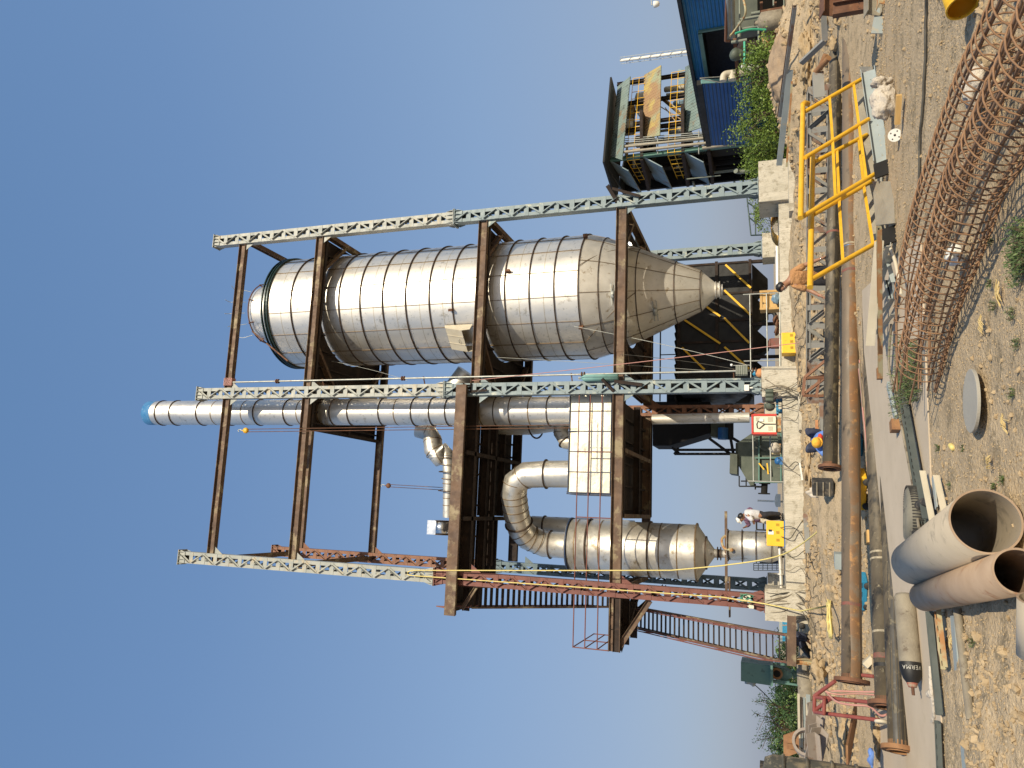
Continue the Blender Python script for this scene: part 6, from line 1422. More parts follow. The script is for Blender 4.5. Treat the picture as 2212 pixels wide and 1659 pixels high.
t = empty('white_awning_roof', SB(1680, 1080, 32), 'small white roof on a pole far behind the plinth gap', 'shelter'); b = B(); b.prism([SB(*r2(1000, 420), 32), SB(*r2(1020, 355), 32), SB(*r2(1100, 355), 32), SB(*r2(1100, 575), 32), SB(*r2(1020, 575), 32), SB(*r2(1000, 520), 32)], 1.); b.build('roof', 'white_paint', t); b = B(); b.tube(SB(*r2(700, 465), 31.8), SB(*r2(1150, 485), 31.8), .07, 8); b.build('pole', 'white_paint', t)
# far blue truck cab and lattice pen behind the drum, blue crate by the pier
t = empty('blue_container', SB(1690, 1195, 14), 'dark blue container far behind the silver drum', 'container'); b = B(); b.prism([SB(1642, 1178, 14), SB(1642, 1216, 14), SB(1690, 1216, 14), SB(1690, 1178, 14)], 2.); b.build('body', 'blue_dark', t)
t = empty('lattice_pen', SB(1690, 1222, 12), 'pale lattice crate frame far behind the vessel', 'lattice frame'); b = B()
for i in range(6): x = 1628+10*i; b.tube(SB(x, 1217, 12), SB(x, 1232, 12), .02, 5)
for y in (1217, 1222, 1227, 1232): b.tube(SB(1628, y, 12), SB(1688, y, 12), .02, 5)
b.build('bars', 'galv', t)
t = empty('blue_barrier', SB(1695, 1345, 8), 'grey-framed blue panel barrier behind the foot of the lower stairs', 'barrier')
for k in range(3): b = B(); y0 = 1334+18*k; b.prism([SB(1690, y0, 8), SB(1690, y0+15, 8), SB(1704, y0+15, 8), SB(1704, y0, 8)], .05); b.build('blue_panel', 'cyan_paint', t)
b = B(); b.prism([SB(1683, 1333, 8.05), SB(1683, 1390, 8.05), SB(1690, 1390, 8.05), SB(1690, 1333, 8.05)], .1); b.build('frame_top', 'grey_channel', t)
# wheel / drum in the dark under the pier
b = B(); c = SB(*r3(1040, 350), -1.2); torus(b, c, .30, .05, BV+AV*.3, 30, 8); b.lathe(c, [(0, -.03), (.1, -.03), (.1, .03), (0, .03)], 16, BV+AV*.3); solo('cable_reel', b, 'rubber', 'black cable reel in the shade under the left pier', 'reel')
# ================================================================= SMALL GREEN BAG FILTER at the left
def fz(x, y, b_=9.): return SB(*r3(x, y), b_)
t = empty('green_bag_filter', fz(1020, 1040), 'green box filter unit on legs with a round nozzle, left of the stairs', 'filter unit')
b = B(); b.prism([fz(170, 830), fz(595, 880), fz(595, 1165), fz(170, 1100)], 1.3); b.build('filter_box', 'green_paint', t)
b = B(); b.prism([fz(590, 875, 8.3), fz(625, 880, 8.3), fz(625, 1170, 8.3), fz(590, 1168, 8.3)], 1.4); b.build('rim', 'green_paint', t)
b = B(); b.prism([fz(625, 900), fz(760, 935), fz(900, 1010), fz(900, 1060), fz(800, 1110), fz(625, 1080)], .9); b.build('hopper', 'green_paint', t)
c = fz(680, 1035, 8.3); b = B(); b.ring(c, .19, .05, BV, n=28, w=.06); b.lathe(c, [(0, -.02), (.16, -.02)], 24, BV); nz_ = b.build('nozzle', 'rust_orange', t); b = B(); b.lathe(c-BV*.035, [(0, 0), (.15, 0)], 24, BV); b.build('nozzle_bore', 'void_black', nz_)
for p, q in (((620, 1150), (1010, 1200)), ((620, 890), (1010, 920)), ((625, 1140), (860, 1150)), ((640, 1090), (800, 1180))): b = B(); b.bar(fz(*p, 8.4), fz(*q, 8.4), .08, .08); b.build('leg', 'green_paint', t)
b = B(); b.tube(fz(900, 1035), fz(940, 1035), .2, 16); b.tube(fz(930, 1035), fz(1020, 1035), .14, 16); b.build('rotary_valve', 'green_paint', t)
b = B(); b.tube(fz(260, 1110, 8.6), fz(260, 1180, 8.6), .13, 12); b.blob(fz(330, 1170, 8.6), .14, 2, .2, 1); b.box(fz(300, 1140, 8.6), .25, .25, .2); b.build('pulse_valves', 'grey_channel', t)
rope('guy_wire', sag(fz(340, 1180, 8.6), SB(*r3(640, 1480), 9), .05), .02, 'black_paint', 'black wire dropping from the green filter towards the tree')
for i, (x, y, R, lb) in enumerate(((1075, 1000, .24, 'upper'), (1100, 1180, .27, 'lower'))):
    c = SB(*r3(x, y), 1.0); b = B(); b.lathe(c-AV*.5, [(0, 0), (R*.9, 0), (R, .05), (R, .9), (R*.9, .95), (0, .95)], 30, AV); solo('steel_drum', b, 'cyl_grey', lb+' grey drum lying below the green filter unit', 'drum', 'grey drums below the green filter')
# ================================================================= VEGETATION
def foliage(name, c, R, n, leaf, seed, m='leaf', parent=None, wob=.35, droop=0.):
    rnd = random.Random(seed); b = B(); vs = []; fs = []
    cl = []
    for i in range(max(6, int(n/60))):
        while 1:
            v = Vector((rnd.uniform(-1, 1), rnd.uniform(-1, 1), rnd.uniform(-1, 1)))
            if v.length < 1: break
        if v.length < .45: v = v.normalized()*(.45+.5*rnd.random())
        k = 1+wob*noise.noise(v*2+Vector((seed, 0, 0)))*1.6
        cl.append((Vector((v.x*R.x*k, v.y*R.y*k, v.z*R.z*k)), rnd.uniform(.10, .26)))
    for i in range(n):
        cc, rr = cl[i % len(cl)]; q = Vector((rnd.gauss(0, 1), rnd.gauss(0, 1), rnd.gauss(0, .8)))*rr*min(R.x, R.z)
        p = c+cc+q-ZV*droop*abs(rnd.gauss(0, 1)); d = Vector((rnd.uniform(-1, 1), rnd.uniform(-1, 1), rnd.uniform(-.6, 1))).normalized(); s_ = d.cross(Vector((rnd.uniform(-1, 1), rnd.uniform(-1, 1), rnd.uniform(-1, 1)))).normalized()
        l = leaf*rnd.uniform(.6, 1.5); k = len(vs); vs += [p-d*l*.5, p+s_*l*.22, p+d*l*.5, p-s_*l*.22]; fs.append((k, k+1, k+2, k+3))
    b.add(vs, fs); return b
def plant(kind, c, R, n, leaf, seed, label, cat, m='leaf', group=None, trunk=True, th=.0):
    t = empty(kind, Vector((c.x, c.y, c.z-R.z-th)), label, cat, group); b = foliage('', c, R, n, leaf, seed, m); b.build('crown', m, t)
    if trunk:
        b = B(); rnd = random.Random(seed); base = Vector((c.x, c.y, c.z-R.z-th))
        b.path(spline([base, base.lerp(c, .4)+Vector((rnd.uniform(-.1, .1), 0, 0))*R.x, c+Vector((0, 0, R.z*.2))], 4), [.05*R.z+.02]*4+[.035*R.z+.015]*5, 7)
        for k in range(7):
            q = c+Vector((rnd.uniform(-.8, .8)*R.x, rnd.uniform(-.8, .8)*R.y, rnd.uniform(.0, .95)*R.z)); b.path([base.lerp(c, .5), base.lerp(c, .9)+(q-c)*.3, q], [.02*R.z+.01, .015*R.z+.008, .005*R.z+.004], 5)
        b.build('trunk', 'bark', t)
    return t
rnd = random.Random(77)
sh_ = [(1660, 130, 26, 1.0), (1650, 165, 26.5, 1.25), (1655, 205, 27, 1.15), (1648, 245, 27, 1.3), (1650, 290, 27.5, 1.4), (1655, 330, 28, 1.35), (1658, 365, 28, 1.2)]
sl_ = ['nearest the dark pipework', 'second from the right, behind the mound', 'third from the right, bushy and tall', 'in the middle of the row', 'fifth from the right, widest', 'sixth from the right, feathery', 'nearest the rightmost column']
for i, (px, py, d, r) in enumerate(sh_):
    c = D(px, py, d); plant('thorn_shrub', c, Vector((r*.75, r*.8, r*.72)), 2600, .085, 30+i, 'feathery green thorn shrub '+sl_[i], 'shrub', 'leaf', 'green shrubs before the blue shed')
c = SB(1652, 462, 7.5); plant('thorn_shrub', c, Vector((1.1, .9, .62)), 2200, .09, 51, 'bright green shrub between the rightmost column and the rear pier', 'shrub')
c = D(1700, 1570, 20); plant('thorn_tree', D(1696, 1575, 20), Vector((1.0, .9, .42)), 3400, .07, 60, 'dark bushy thorn tree with thin twigs at the far left', 'tree', 'leaf_dark')
tw = bpy.data.objects[-1] if False else None
rnd = random.Random(4); tt_ = [o for o in bpy.data.objects if o.get('category') == 'tree'][0]
b = B(); lf = B(); vs = []; fs = []
for k in range(15):
    p = D(1706, 1545+rnd.uniform(-25, 60), 20); q = D(1640+rnd.uniform(-15, 35), 1490+rnd.uniform(-5, 135), 20+rnd.uniform(-.6, .6)); pts = spline([p, p.lerp(q, .5)+ZV*.12+Vector((rnd.uniform(-.15, .15), 0, 0)), q], 6); b.path(pts, [.014]*6+[.007]*(len(pts)-6), 4)
    for v in pts[4:]:
        for j in range(9):
            d = Vector((rnd.uniform(-1, 1), rnd.uniform(-1, 1), rnd.uniform(-1, 1))).normalized(); p_ = v+d*.06; s_ = d.cross(ZV).normalized(); k_ = len(vs); vs += [p_, p_+d*.035+s_*.012, p_+d*.07, p_+d*.035-s_*.012]; fs.append((k_, k_+1, k_+2, k_+3))
b.build('twigs', 'bark', tt_); lf.add(vs, fs); lf.build('twig_leaves', 'leaf_dark', tt_)
hl = ['beside the green filter unit', 'left of the green filter unit', 'behind the stacked steel sections', 'behind the dark thorn tree', 'below the foot of the stairs']
for i, (px, py, d) in enumerate(((1708, 1490, 42), (1706, 1530, 44), (1706, 1590, 44), (1704, 1640, 44), (1706, 1420, 46))):
    plant('low_bush', D(px, py, d), Vector((1.7, 1.2, .85)), 2600, .14, 90+i, 'pale green far bush '+hl[i], 'bush', 'leaf_pale', 'far green bushes at the left')
mat('leaf_pale', (.16, .26, .06), (.26, .36, .10), .6, scale=.9, c3=(.10, .17, .04), cut=.58, s3=2, rvar=0)
def weed(px, py, r, n, leaf, seed, label, m='weed_leaf', h=.6, gz_=0.):
    c = G(px, py, gz_); t = empty('weed', c, label, 'weed', 'weeds on the bare soil'); rnd = random.Random(seed); b = B(); vs = []; fs = []
    for i in range(n):
        an = rnd.uniform(0, 6.28); tl = rnd.uniform(.3, 1); rr = r*rnd.random()**.6; p = c+Vector((rr*cos(an), rr*sin(an)*1.1, 0)); q = p+Vector((cos(an)*.35, sin(an)*.35, 1))*r*h*tl; pts = [p, p.lerp(q, .5)+ZV*.02, q]
        for f in range(7):
            v = p.lerp(q, f/6+rnd.uniform(-.05, .05)); d = Vector((rnd.uniform(-1, 1), rnd.uniform(-1, 1), rnd.uniform(.0, 1))).normalized(); s_ = d.cross(ZV).normalized(); l = leaf*rnd.uniform(.6, 1.3); k = len(vs); vs += [v, v+d*l*.5+s_*l*.17, v+d*l, v+d*l*.5-s_*l*.17]; fs.append((k, k+1, k+2, k+3))
        if i % 4 == 0: b.path(pts, .003, 3)
    b.build('stems', 'bark', t); b2 = B(); b2.add(vs, fs); b2.build('leaves', m, t); return t
weed(1985, 800, .34, 420, .035, 1, 'green weed clump growing through the ends of the rebar cages', h=.8)
weed(1965, 850, .26, 260, .032, 2, 'green weed beside the dark cable tray', h=.8)
weed(2213, 528, .17, 200, .026, 3, 'bright green weed in the near foreground right of the disc', h=.5)
weed(2205, 575, .13, 120, .022, 4, 'small green weed left of the bright one', h=.5)
for i, (px, py, s_) in enumerate(((2030, 966, .05), (2085, 968, .035), (2058, 1048, .06), (2145, 520, .05), (2150, 660, .05), (2190, 680, .06), (2142, 612, .04), (2170, 1035, .04), (2105, 1385, .06), (2150, 1050, .03), (2190, 850, .05), (2200, 740, .05))):
    weed(px, py, s_*.75, 24, .017, 10+i, 'tiny green weed tuft on the soil '+('behind the bottle', 'beside the bottle', 'near the grey pipe mouth', 'right of the bright weed', 'below the cages', 'close to the near edge', 'under the nearest cage', 'left of the disc', 'by the greenish tube', 'between disc and pipe', 'at the near edge by the disc', 'at the near edge below the cages')[i], h=1.)
for i, (px, py, sp) in enumerate(((2158, 635, .16), (2170, 915, .14), (2135, 1000, .08), (2055, 1390, .1), (2120, 700, .12))):
    rnd = random.Random(i); b = B(); c = G(px, py, .02)
    for k in range(14): an = rnd.uniform(-.5, .5)+i; p = c+Vector((rnd.uniform(-.04, .04), rnd.uniform(-.04, .04), 0)); d = Vector((cos(an), sin(an), rnd.uniform(0, .12)))*sp*rnd.uniform(.4, 1); b.path([p-d*.5, p+ZV*.015, p+d*.5], .0035, 4)
    solo('straw_wisp', b, 'straw', 'wisp of dry straw on the soil '+('below the rebar cages', 'left of the steel disc', 'near the grey pipe', 'beside the tan pipe', 'right of the disc')[i], 'straw', 'wisps of straw')
# rounded mound of brown earth
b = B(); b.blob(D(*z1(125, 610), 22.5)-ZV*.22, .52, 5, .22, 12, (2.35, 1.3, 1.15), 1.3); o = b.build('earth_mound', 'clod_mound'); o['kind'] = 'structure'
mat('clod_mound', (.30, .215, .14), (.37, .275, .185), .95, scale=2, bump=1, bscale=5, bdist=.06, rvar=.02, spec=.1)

for i, (px, py, z, r_, sq) in enumerate(((1745, 640, .55, .5, (2.6, .9, .55)), (1750, 800, .5, .45, (1.6, .8, .5)), (1765, 1000, .35, .4, (2.2, 1, .45)), (1790, 1150, .2, .4, (2.2, 1, .4)), (1770, 1440, .35, .45, (1.5, 1, .5)), (1730, 60, .5, .6, (1.8, 1.2, .6)), (1760, 120, .3, .5, (2, 1, .5)), (1845, 1580, .1, .3, (1.8, 1, .5)), (1905, 1600, .02, .16, (2.2, 1, .7)))):
    c = G(px, py, z); c.z = gz(c.x, c.y)-r_*.12; b = B(); b.blob(c, r_, 5, .55, 40+i, sq, 2.6); o = b.build('earth_heap', 'clod'); o['kind'] = 'structure'
# ================================================================= BLUE SHED (right)
def quad(b, a, c, e, g, th=.1): b.prism([a, c, e, g], th)
N_, F_ = D(1461, 0, 44), D(1534, 319, 61)     # eave line, near and far
nd = (F_-N_); nd.z = 0; nd.normalize(); H_ = (N_.z+F_.z)/2
nr = Vector((nd.y, -nd.x, 0)); nr = nr if nr.dot(CO-N_) > 0 else -nr
def W(s, z, o=0): p = Vector((N_.x, N_.y, z))+nd*s+nr*o; return p     # along the shed wall from the near sight line
def onwall(px, py, o=0):
    r = ray(px, py); n = nr; P0 = Vector((N_.x, N_.y, 0))+nr*o; t_ = (P0-CO).dot(n)/r.dot(n); p = CO+r*t_; return (p-P0).dot(nd), p.z
L = (Vector((F_.x, F_.y, 0))-Vector((N_.x, N_.y, 0))).length
t = empty('blue_shed', W(L/2, .3), 'large blue corrugated metal shed at the right with a deep dark open bay', 'shed')
s_open0, z_open = onwall(1512, 66); s_open1, _ = onwall(1514, 172)
b = B(); quad(b, W(-14, z_open+0.), W(L, z_open), W(L, H_), W(-14, H_), .2); b.build('upper_wall', 'blue_clad', t)
s2_, zl = onwall(1572, 60); 
b = B(); quad(b, W(-14, zl), W(s_open0-.2, zl), W(s_open0-.2, z_open-.01), W(-14, z_open-.01), .2); b.build('side_wall', 'blue_clad', t)
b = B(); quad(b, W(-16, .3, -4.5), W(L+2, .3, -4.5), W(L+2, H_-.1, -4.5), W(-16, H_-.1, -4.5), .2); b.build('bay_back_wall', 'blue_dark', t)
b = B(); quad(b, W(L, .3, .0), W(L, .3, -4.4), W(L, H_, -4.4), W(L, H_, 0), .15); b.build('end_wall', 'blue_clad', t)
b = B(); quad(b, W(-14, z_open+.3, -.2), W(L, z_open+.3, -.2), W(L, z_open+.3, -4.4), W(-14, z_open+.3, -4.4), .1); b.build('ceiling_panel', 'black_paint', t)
b = B(); quad(b, W(-14, H_+.02, .4), W(L+.3, H_+.02, .4), W(L+.3, H_+1.4, -9), W(-14, H_+1.4, -9), .12); b.build('roof', 'green_clad', t)
b = B(); b.bar(W(-14, H_+.02, .3), W(L+.3, H_+.02, .3), .22, .22); b.build('gutter', 'black_paint', t)
b = B(); b.bar(W(s_open0, z_open, .12), W(s_open1+8, z_open, .12), .3, .25); b.bar(W(s_open0-.1, .3, .1), W(s_open0-.1, z_open+.1, .1), .2, .2); b.build('opening_trim', 'green_paint', t)
for f in (.25, .75): s = s_open0+(s_open1-s_open0)*f; b = B(); b.ibeam(W(s, .3, -3), W(s, z_open, -3), .3, .2, .02, up=nd); b.build('inner_post', 'rust_deep', t)
# lean-to wall in front at the left
p0, p1 = D(1514, 178, 50), D(1534, 312, 56); q0, q1 = D(1622, 172, 50), D(1624, 306, 56)
t = empty('blue_lean_to', (q0+q1)/2, 'lower blue corrugated lean-to wall left of the dark shed bay', 'lean-to'); b = B(); b.prism([p0, p1, q1, q0], .3); b.build('wall_panel', 'blue_clad_h', t); b = B(); b.bar(p0, q0, .25, .4); b.build('corner_trim', 'cyan_pale', t); b = B(); b.bar(p0+ZV*.1, p1+ZV*.1, .4, .35); b.build('roof_edge', 'black_paint', t)
mat('blue_clad_h', (.010, .075, .26), (.014, .095, .30), .5, scale=.6, wave=((0, 0, 1), .24, .03))
# ================================================================= MULTI-DECK PROCESS BUILDING
PC = D(1341, 345, 62); PR = D(1362, 165, 65.6); PL_ = D(1344, 415, 71)
fd = (PR-PC); fd.z = 0; WF = fd.length; fd.normalize(); ld = (PL_-PC); ld.z = 0; ld.normalize(); fn = Vector((fd.y, -fd.x, 0)); fn = fn if fn.dot(CO-PC) > 0 else -fn; ln = Vector((ld.y, -ld.x, 0)); ln = ln if ln.dot(CO-PC) > 0 else -ln
C0 = Vector((PC.x, PC.y, 0))
def K(s, z, o=0): return C0+fd*s+fn*o+ZV*z
def Kl(s, z, o=0): return C0+ld*s+ln*o+ZV*z
def face(px, py, o=0):
    r = ray(px, py); t_ = (C0+fn*o-CO).dot(fn)/r.dot(fn); p = CO+r*t_; return (p-C0).dot(fd), p.z
t = empty('process_building', K(WF/2, 0, -3), 'open multi-storey process building with sloping sheet awnings, rusty middle band and pipes', 'building')
WL = 7.5
def fpt(X, Y, o=0): s, z = face(*z2(X, Y), o); return K(s, z, o)
bands = [([(360, 750), (470, 660), (400, 1385), (300, 1350)], 'green_clad'), ([(590, 650), (735, 565), (725, 1170), (580, 1200)], 'rusty_clad'), ([(945, 580), (985, 560), (1090, 1100), (940, 1150)], 'green_clad')]
for poly, m_ in bands:
    b = B(); b.prism([fpt(*poly[0]), fpt(*poly[1], 1.1), fpt(*poly[2], 1.1), fpt(*poly[3])], .08); b.build('awning', m_, t)
for z_ in (face(*z2(300, 1350))[1], face(*z2(585, 1340))[1], face(*z2(935, 1300))[1]):
    b = B(); b.prism([Kl(0, z_, 0), Kl(WL, z_, 0), Kl(WL, z_-1.5, 1.0), Kl(0, z_-1.5, 1.0)], .08); b.build('side_awning', 'side_clad', t)
mat('side_clad', (.20, .27, .29), (.26, .32, .33), .6, scale=.5, c3=(.20, .13, .09), cut=.6, s3=.5, wave=((.2, .98, 0), .3, .05))
zt_ = face(*z2(300, 1000))[1]
b = B(); r0 = face(*z2(300, 665), 1.6); r1_ = face(*z2(236, 1400), 1.6)
b.prism([K(r0[0], r0[1], 1.6), K(r1_[0], r1_[1], 1.6), K(r1_[0], r1_[1], -4), K(r0[0], r0[1], -4)], .15)
b.prism([K(r1_[0], r1_[1], 1.6), Kl(WL, r1_[1]-.3, 1.4), Kl(WL, r1_[1]-.2, -4), K(r1_[0]+2, r1_[1], -4)], .12); b.build('roof', 'black_paint', t)
floors = [face(*z2(x_, 1000))[1] for x_ in (590, 935)]+[face(*z2(1150, 1100))[1]]
for z_ in floors:
    b = B(); b.prism([K(-.3, z_, 0), K(WF*.93, z_, 0), K(WF*.93, z_, -4), K(-.3, z_, -4)], .25); b.build('floor', 'rust_deep', t)
    b = B(); b.prism([Kl(.0, z_+.0, -.02), Kl(WL, z_, -.02), Kl(WL, z_, -4), Kl(0, z_, -4)], .25); b.build('floor', 'rust_deep', t)
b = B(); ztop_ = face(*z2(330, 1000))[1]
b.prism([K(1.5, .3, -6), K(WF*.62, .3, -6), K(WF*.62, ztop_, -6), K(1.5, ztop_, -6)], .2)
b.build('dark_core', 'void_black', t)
for s in (.1, WF*.33, WF*.66, WF*.92):
    for o_ in (0, -5): b = B(); b.ibeam(K(s, .3, o_), K(s, ztop_, o_), .3, .25, .02, up=fd); b.build('post', 'rust_deep' if s > .2 else 'green_paint', t)
for s in (3.7, 7.4): b = B(); b.ibeam(Kl(s, .3), Kl(s, ztop_), .3, .25, .02, up=ld); b.build('post', 'black_paint', t)
for z_ in floors[:2]:
    b = B()
    for h_ in (.55, 1.1): b.tube(K(-.2, z_+.1+h_, .15), K(WF*.95, z_+.1+h_, .15), .024, 6)
    for k in range(12): s = WF*.95*k/11; b.tube(K(s, z_+.1, .15), K(s, z_+1.2, .15), .03, 5)
    b.build('guard_rail', 'machine_yellow', t); b = B()
    for h_ in (.55, 1.1): b.tube(Kl(0, z_+.1+h_, .15), Kl(WL, z_+.1+h_, .15), .03, 6)
    for k in range(8): b.tube(Kl(WL*k/7, z_+.1, .15), Kl(WL*k/7, z_+1.2, .15), .03, 5)
    b.build('guard_rail', 'machine_yellow', t)
# white pipes running up its front-left corner
def fq(X, Y, o): return fpt(X, Y, o)
for i, (p_, q_, R) in enumerate((((405, 1268), (1130, 1190), .11), ((405, 1315), (1135, 1235), .12), ((1090, 1280), (1380, 1240), .13))):
    b = B(); b.tube(fq(*p_, .9), fq(*q_, .9), R, 14); b.build('white_riser_pipe', 'check_plate', t)
b = B()
for i in range(5): b.tube(fq(410, 1200+17*i, .6), fq(1110, 1140+17*i, .6), .035, 6)
for x in (705, 1060): b.tube(fq(x, 1130, .6), fq(x, 1330, .6), .05, 6)
b.build('small_risers', 'galv', t)
rnd = random.Random(6)
for i, (X, Y, r_, l_, m_) in enumerate(((470, 960, .55, .8, 'tray_rusty'), (470, 1000, .5, .7, 'tray_rusty'), (450, 1100, .7, 1.2, 'steel_dull'), (565, 880, .8, 1.0, 'hatch_beige'), (570, 1220, .5, 1.2, 'hatch_beige'), (890, 900, .32, 1.0, 'blue_sheet'), (870, 1125, .35, 1.3, 'galv'), (870, 760, .25, 2.2, 'hatch_beige'))):
    c = fq(X, Y, -1.2); b = B(); b.lathe(c-ZV*l_/2, [(0, 0), (r_*.8, 0.02), (r_, .12), (r_, l_-.12), (r_*.7, l_), (0, l_)], 20, ZV); b.build('process_vessel', m_, t)
b = B()
for k in range(10):
    s = rnd.uniform(.1, .9)*WF; z_ = rnd.choice(floors[:2]); L_ = rnd.uniform(1, 4); o_ = rnd.uniform(-4, -.5)
    if k % 2: b.tube(K(s, z_+.2, o_), K(s, z_+rnd.uniform(1.5, 3), o_), rnd.uniform(.06, .15), 8)
    else: b.tube(K(s, z_+rnd.uniform(.6, 2.4), o_), K(min(WF*.95, s+L_), z_+rnd.uniform(.6, 2.4), o_), rnd.uniform(.06, .14), 8)
b.build('pipework', 'galv', t)
b = B(); b.bar(fq(745, 850, -.3), fq(935, 1010, -.3), .5, .1); b.tube(fq(770, 900, 0)+ZV*.6, fq(935, 1050, 0), .04, 6); b.tube(fq(770, 930, 0), fq(860, 1050, 0), .04, 6); b.build('ladder_stair', 'tray_rusty', t)
b = B(); b.prism([fq(880, 600, -2), fq(930, 600, -2), fq(930, 780, -2), fq(880, 780, -2)], .1); b.build('blue_panel', 'blue_sheet', t)
# left side clutter under the side awnings
b = B()
for k in range(16):
    s = rnd.uniform(.5, WL); z_ = rnd.uniform(.8, 8); o_ = rnd.uniform(-3, 1.6)
    b.tube(Kl(s, z_, o_), Kl(s, z_+rnd.uniform(1, 3.5), o_), rnd.uniform(.04, .16), 7) if k % 2 else b.tube(Kl(s, z_, o_), Kl(s+rnd.uniform(1, 4), z_+rnd.uniform(-.2, .2), o_), rnd.uniform(.04, .14), 7)
b.build('side_pipework', 'pipe_grey_green', t)
mat('pipe_grey_green', (.16, .18, .14), (.23, .25, .20), .6, scale=2)
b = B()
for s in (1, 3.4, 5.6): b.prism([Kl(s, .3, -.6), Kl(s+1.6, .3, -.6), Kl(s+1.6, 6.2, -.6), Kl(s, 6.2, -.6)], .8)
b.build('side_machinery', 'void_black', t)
b = B(); b.path(spline([Kl(1.2, 4.2, 1.6), Kl(1.5, 3.9, 1.6), Kl(1.6, 2.6, 1.6), Kl(2.0, 2.2, 1.6), Kl(5, 2.1, 1.6)], 5), .2, 14); b.build('elbow_pipe', 'pipe_grey_green', t)
# ================================================================= SLIM MAST
def mast(p, q, label):
    t = empty('slim_mast', q, label, 'mast'); d = (p-q).normalized(); _, s_, u = frame(d); L_ = (p-q).length; b = B()
    b.tube(q, p, .17, 12); b.build('tube', 'white_paint', t); b = B()
    for k in (-1, 1): b.tube(q+s_*.38*k*1, p+s_*.38*k, .03, 5)
    n = int(L_/.7)
    for i in range(n): c = q+d*L_*i/n; b.tube(c-s_*.38, c+s_*.38, .02, 4)
    b.build('ladder', 'galv', t); b = B(); b.path([q+d*L_*i/90+(s_*cos(i*.5)+u*sin(i*.5))*.2 for i in range(91)], .03, 5); b.build('helical_strake', 'galv', t)
mast(D(1340, 131, 90), D(1500, 110, 86), 'thin white mast with a ladder rising behind the blue shed')
# street lamp head
t = empty('lamp_head', D(1417, 9, 20), 'white dome lamp on a thin arm entering at the right edge against the sky', 'lamp'); c = D(1417, 9, 20); b = B(); b.lathe(c, [(0, -.10), (.06, -.08), (.085, 0), (.085, .06), (0, .08)], 20); b.build('dome', 'white_paint', t); b = B(); b.path([c+ZV*.05, c+ZV*.12, c+ZV*.14+Vector((.6, .1, 0))], .012, 6); b.tube(c+Vector((.6, .1, .14)), Vector((c.x+.6, c.y+.1, .3)), .04, 8); b.build('bracket', 'galv', t)
# ================================================================= PIPE RACK AND PUMPS (right edge)
def rz(X, Y, d): return D(*z2(X, Y), d)
t = empty('pipe_rack', rz(1900, 200, 34), 'rusty pipe rack with silver pipes, a round tank and pumps before the blue shed', 'pipe rack')
b = B()
for y in (100, 235, 300, 420): b.bar(rz(1600, y, 33), rz(1885, y-50, 32), .12, .12)
for x in (1600, 1720, 1850): b.bar(rz(x, 20, 33), rz(x, 420, 35), .12, .12)
b.bar(rz(1370, 340, 34), rz(1400, 700, 36), .15, .15); b.bar(rz(1860, 60, 32), rz(1700, 220, 33), .08, .08); b.build('rack_frame', 'rust', t)
for i, x in enumerate((1315, 1345)): b = B(); b.tube(rz(x, -60, 33), rz(x+5, 320, 35), .14, 14); b.build('silver_pipe', 'galv', t)
b = B(); b.tube(rz(1300, -60, 33), rz(1292, 355, 35), .06, 8); b.tube(rz(1292, 355, 35), rz(1330, 355, 35), .06, 8); b.build('red_pipe', 'brown_oxide', t)
b = B(); b.path(spline([rz(1440, -30, 32), rz(1462, 120, 32), rz(1380, 250, 33), rz(1330, 310, 33)], 6), .05, 7); b.build('hose', 'tray_rusty', t)
b = B(); b.path(spline([rz(1375, 290, 32), rz(1500, 255, 32), rz(1640, 258, 32)], 6), .05, 7); b.tube(rz(1455, 360, 32), rz(1455, 560, 32), .05, 7); b.build('green_hose', 'hose_green', t)
b = B(); b.lathe(rz(1790, 160, 32)+Vector((-.0, 0, 0)), [(0, 0), (.36, .02), (.4, .1), (.4, .9), (.25, 1.0), (.1, 1.05), (.1, 1.2)], 28, ZV); b.build('round_tank', 'cyl_grey', t)
for i, (x, y, r_) in enumerate(((1740, 350, .4), (1520, 420, .3), (1450, 470, .25), (1800, 290, .2))):
    b = B(); b.tube(rz(x-60, y, 33), rz(x+60, y-12, 33), r_, 14); b.blob(rz(x-70, y, 33), r_*1.1, 2, .2, i); b.build('pump', ('tray_rusty', 'rust_deep', 'olive_paint', 'galv')[i], t)
b = B(); b.box(rz(1430, 70, 37), 2.6, 1, 1.5, 0); b.build('grey_cabinet', 'olive_dark', t)
b = B()
for k in range(14):
    x, y = rnd.uniform(1400, 1880), rnd.uniform(-20, 520); p = rz(x, y, rnd.uniform(32, 35)); b.tube(p, p+(ZV if k % 2 else Vector((1, .2, 0)))*rnd.uniform(.5, 1.8), rnd.uniform(.03, .09), 7)
b.build('pipework', 'pipe_grey_green', t)
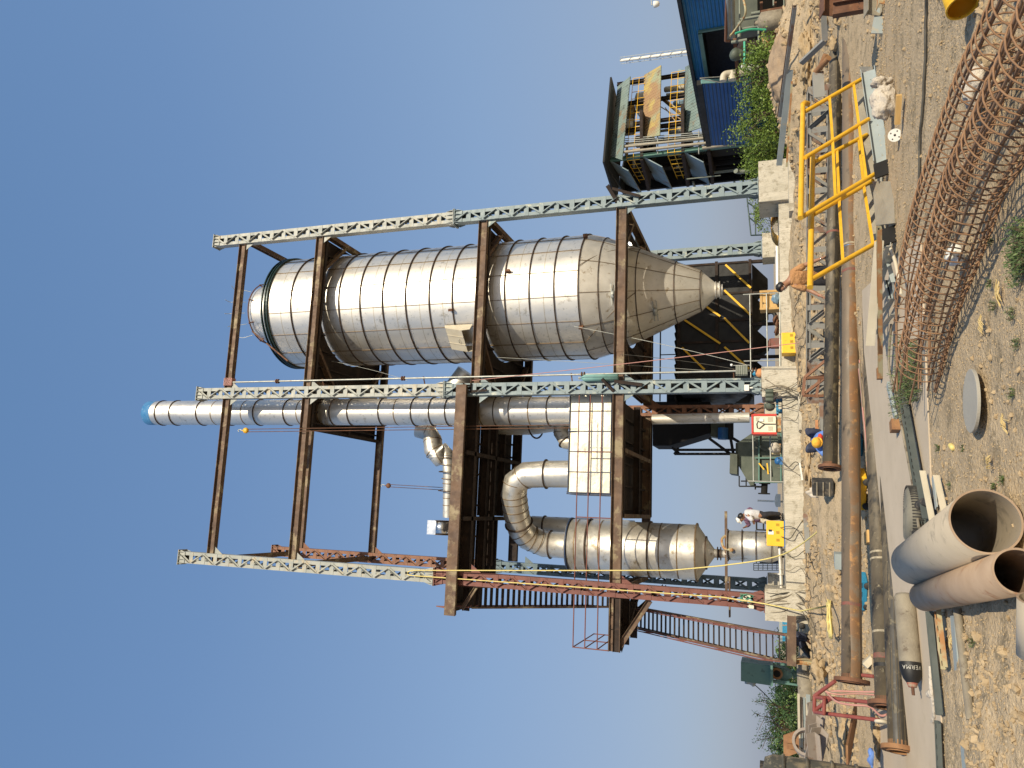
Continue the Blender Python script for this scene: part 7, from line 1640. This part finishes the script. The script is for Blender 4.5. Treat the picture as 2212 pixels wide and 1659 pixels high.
b = B(); b.prism([rz(1380, -80, 38), rz(1880, -80, 38), rz(1880, 540, 40), rz(1420, 540, 40)], .2); b.build('dark_back_panel', 'void_black', t)
t = empty('beige_pipe_bridge', rz(1510, 640, 46), 'beige elbow pipes crossing the dark shed bay', 'pipework'); b = B(); b.path(spline([rz(1270, 700, 44), rz(1280, 650, 44), rz(1330, 635, 44), rz(1420, 630, 44), rz(1520, 610, 44)], 5), .2, 14); b.tube(rz(1350, 620, 44), rz(1350, 690, 44), .25, 14); b.build('elbow_pipe', 'hatch_beige', t); b = B()
for x in (1430, 1490): b.tube(rz(x, 570, 42), rz(x+80, 590, 42), .16, 10)
b.build('white_pipe', 'white_paint', t)
t = empty('cross_wires', rz(1300, 700, 44), 'thin grey stay rods across the dark shed bay', 'stay rods'); b = B(); b.tube(rz(1070, 675, 46), rz(1270, 662, 46), .03, 5); b.tube(rz(1070, 680, 46), rz(1255, 715, 46), .03, 5); b.build('rods', 'galv', t)
# small far green canopy frame beside the right shrub
t = empty('green_canopy', SB(1645, 440, 9), 'dark green tubular canopy frame by the rightmost column', 'canopy'); b = B()
for (p, q) in (((1365, 150), (1400, 485)), ((1400, 485), (1520, 480)), ((1365, 150), (1520, 160)), ((1385, 300), (1520, 300)), ((1440, 200), (1440, 480)), ((1370, 200), (1460, 260)), ((1385, 330), (1470, 400))): b.tube(SB(*z4(*p), 9), SB(*z4(*q), 9), .035, 6)
b.build('frame', 'green_ring', t)
ORD = ['first', 'second', 'third', 'fourth', 'fifth', 'sixth', 'seventh', 'eighth', 'ninth', 'tenth', 'eleventh', 'twelfth', 'thirteenth', 'fourteenth', 'fifteenth', 'sixteenth', 'seventeenth', 'eighteenth']
for g in ('power cables', 'dusty cables', 'pink cables'):
    by = {}
    for o in bpy.data.objects:
        if not o.parent and str(o.get('group', '')).startswith(g): by.setdefault(o['group'], []).append(o)
    for k, L_ in by.items():
        if len(L_) > 1:
            for i, o in enumerate(sorted(L_, key=lambda o: o.location.x)): o['label'] = ORD[min(i, 17)]+' from the left, '+o['label']
for me, k in PENDING: me.materials.append(MATS[k])
bpy.context.view_layer.update()
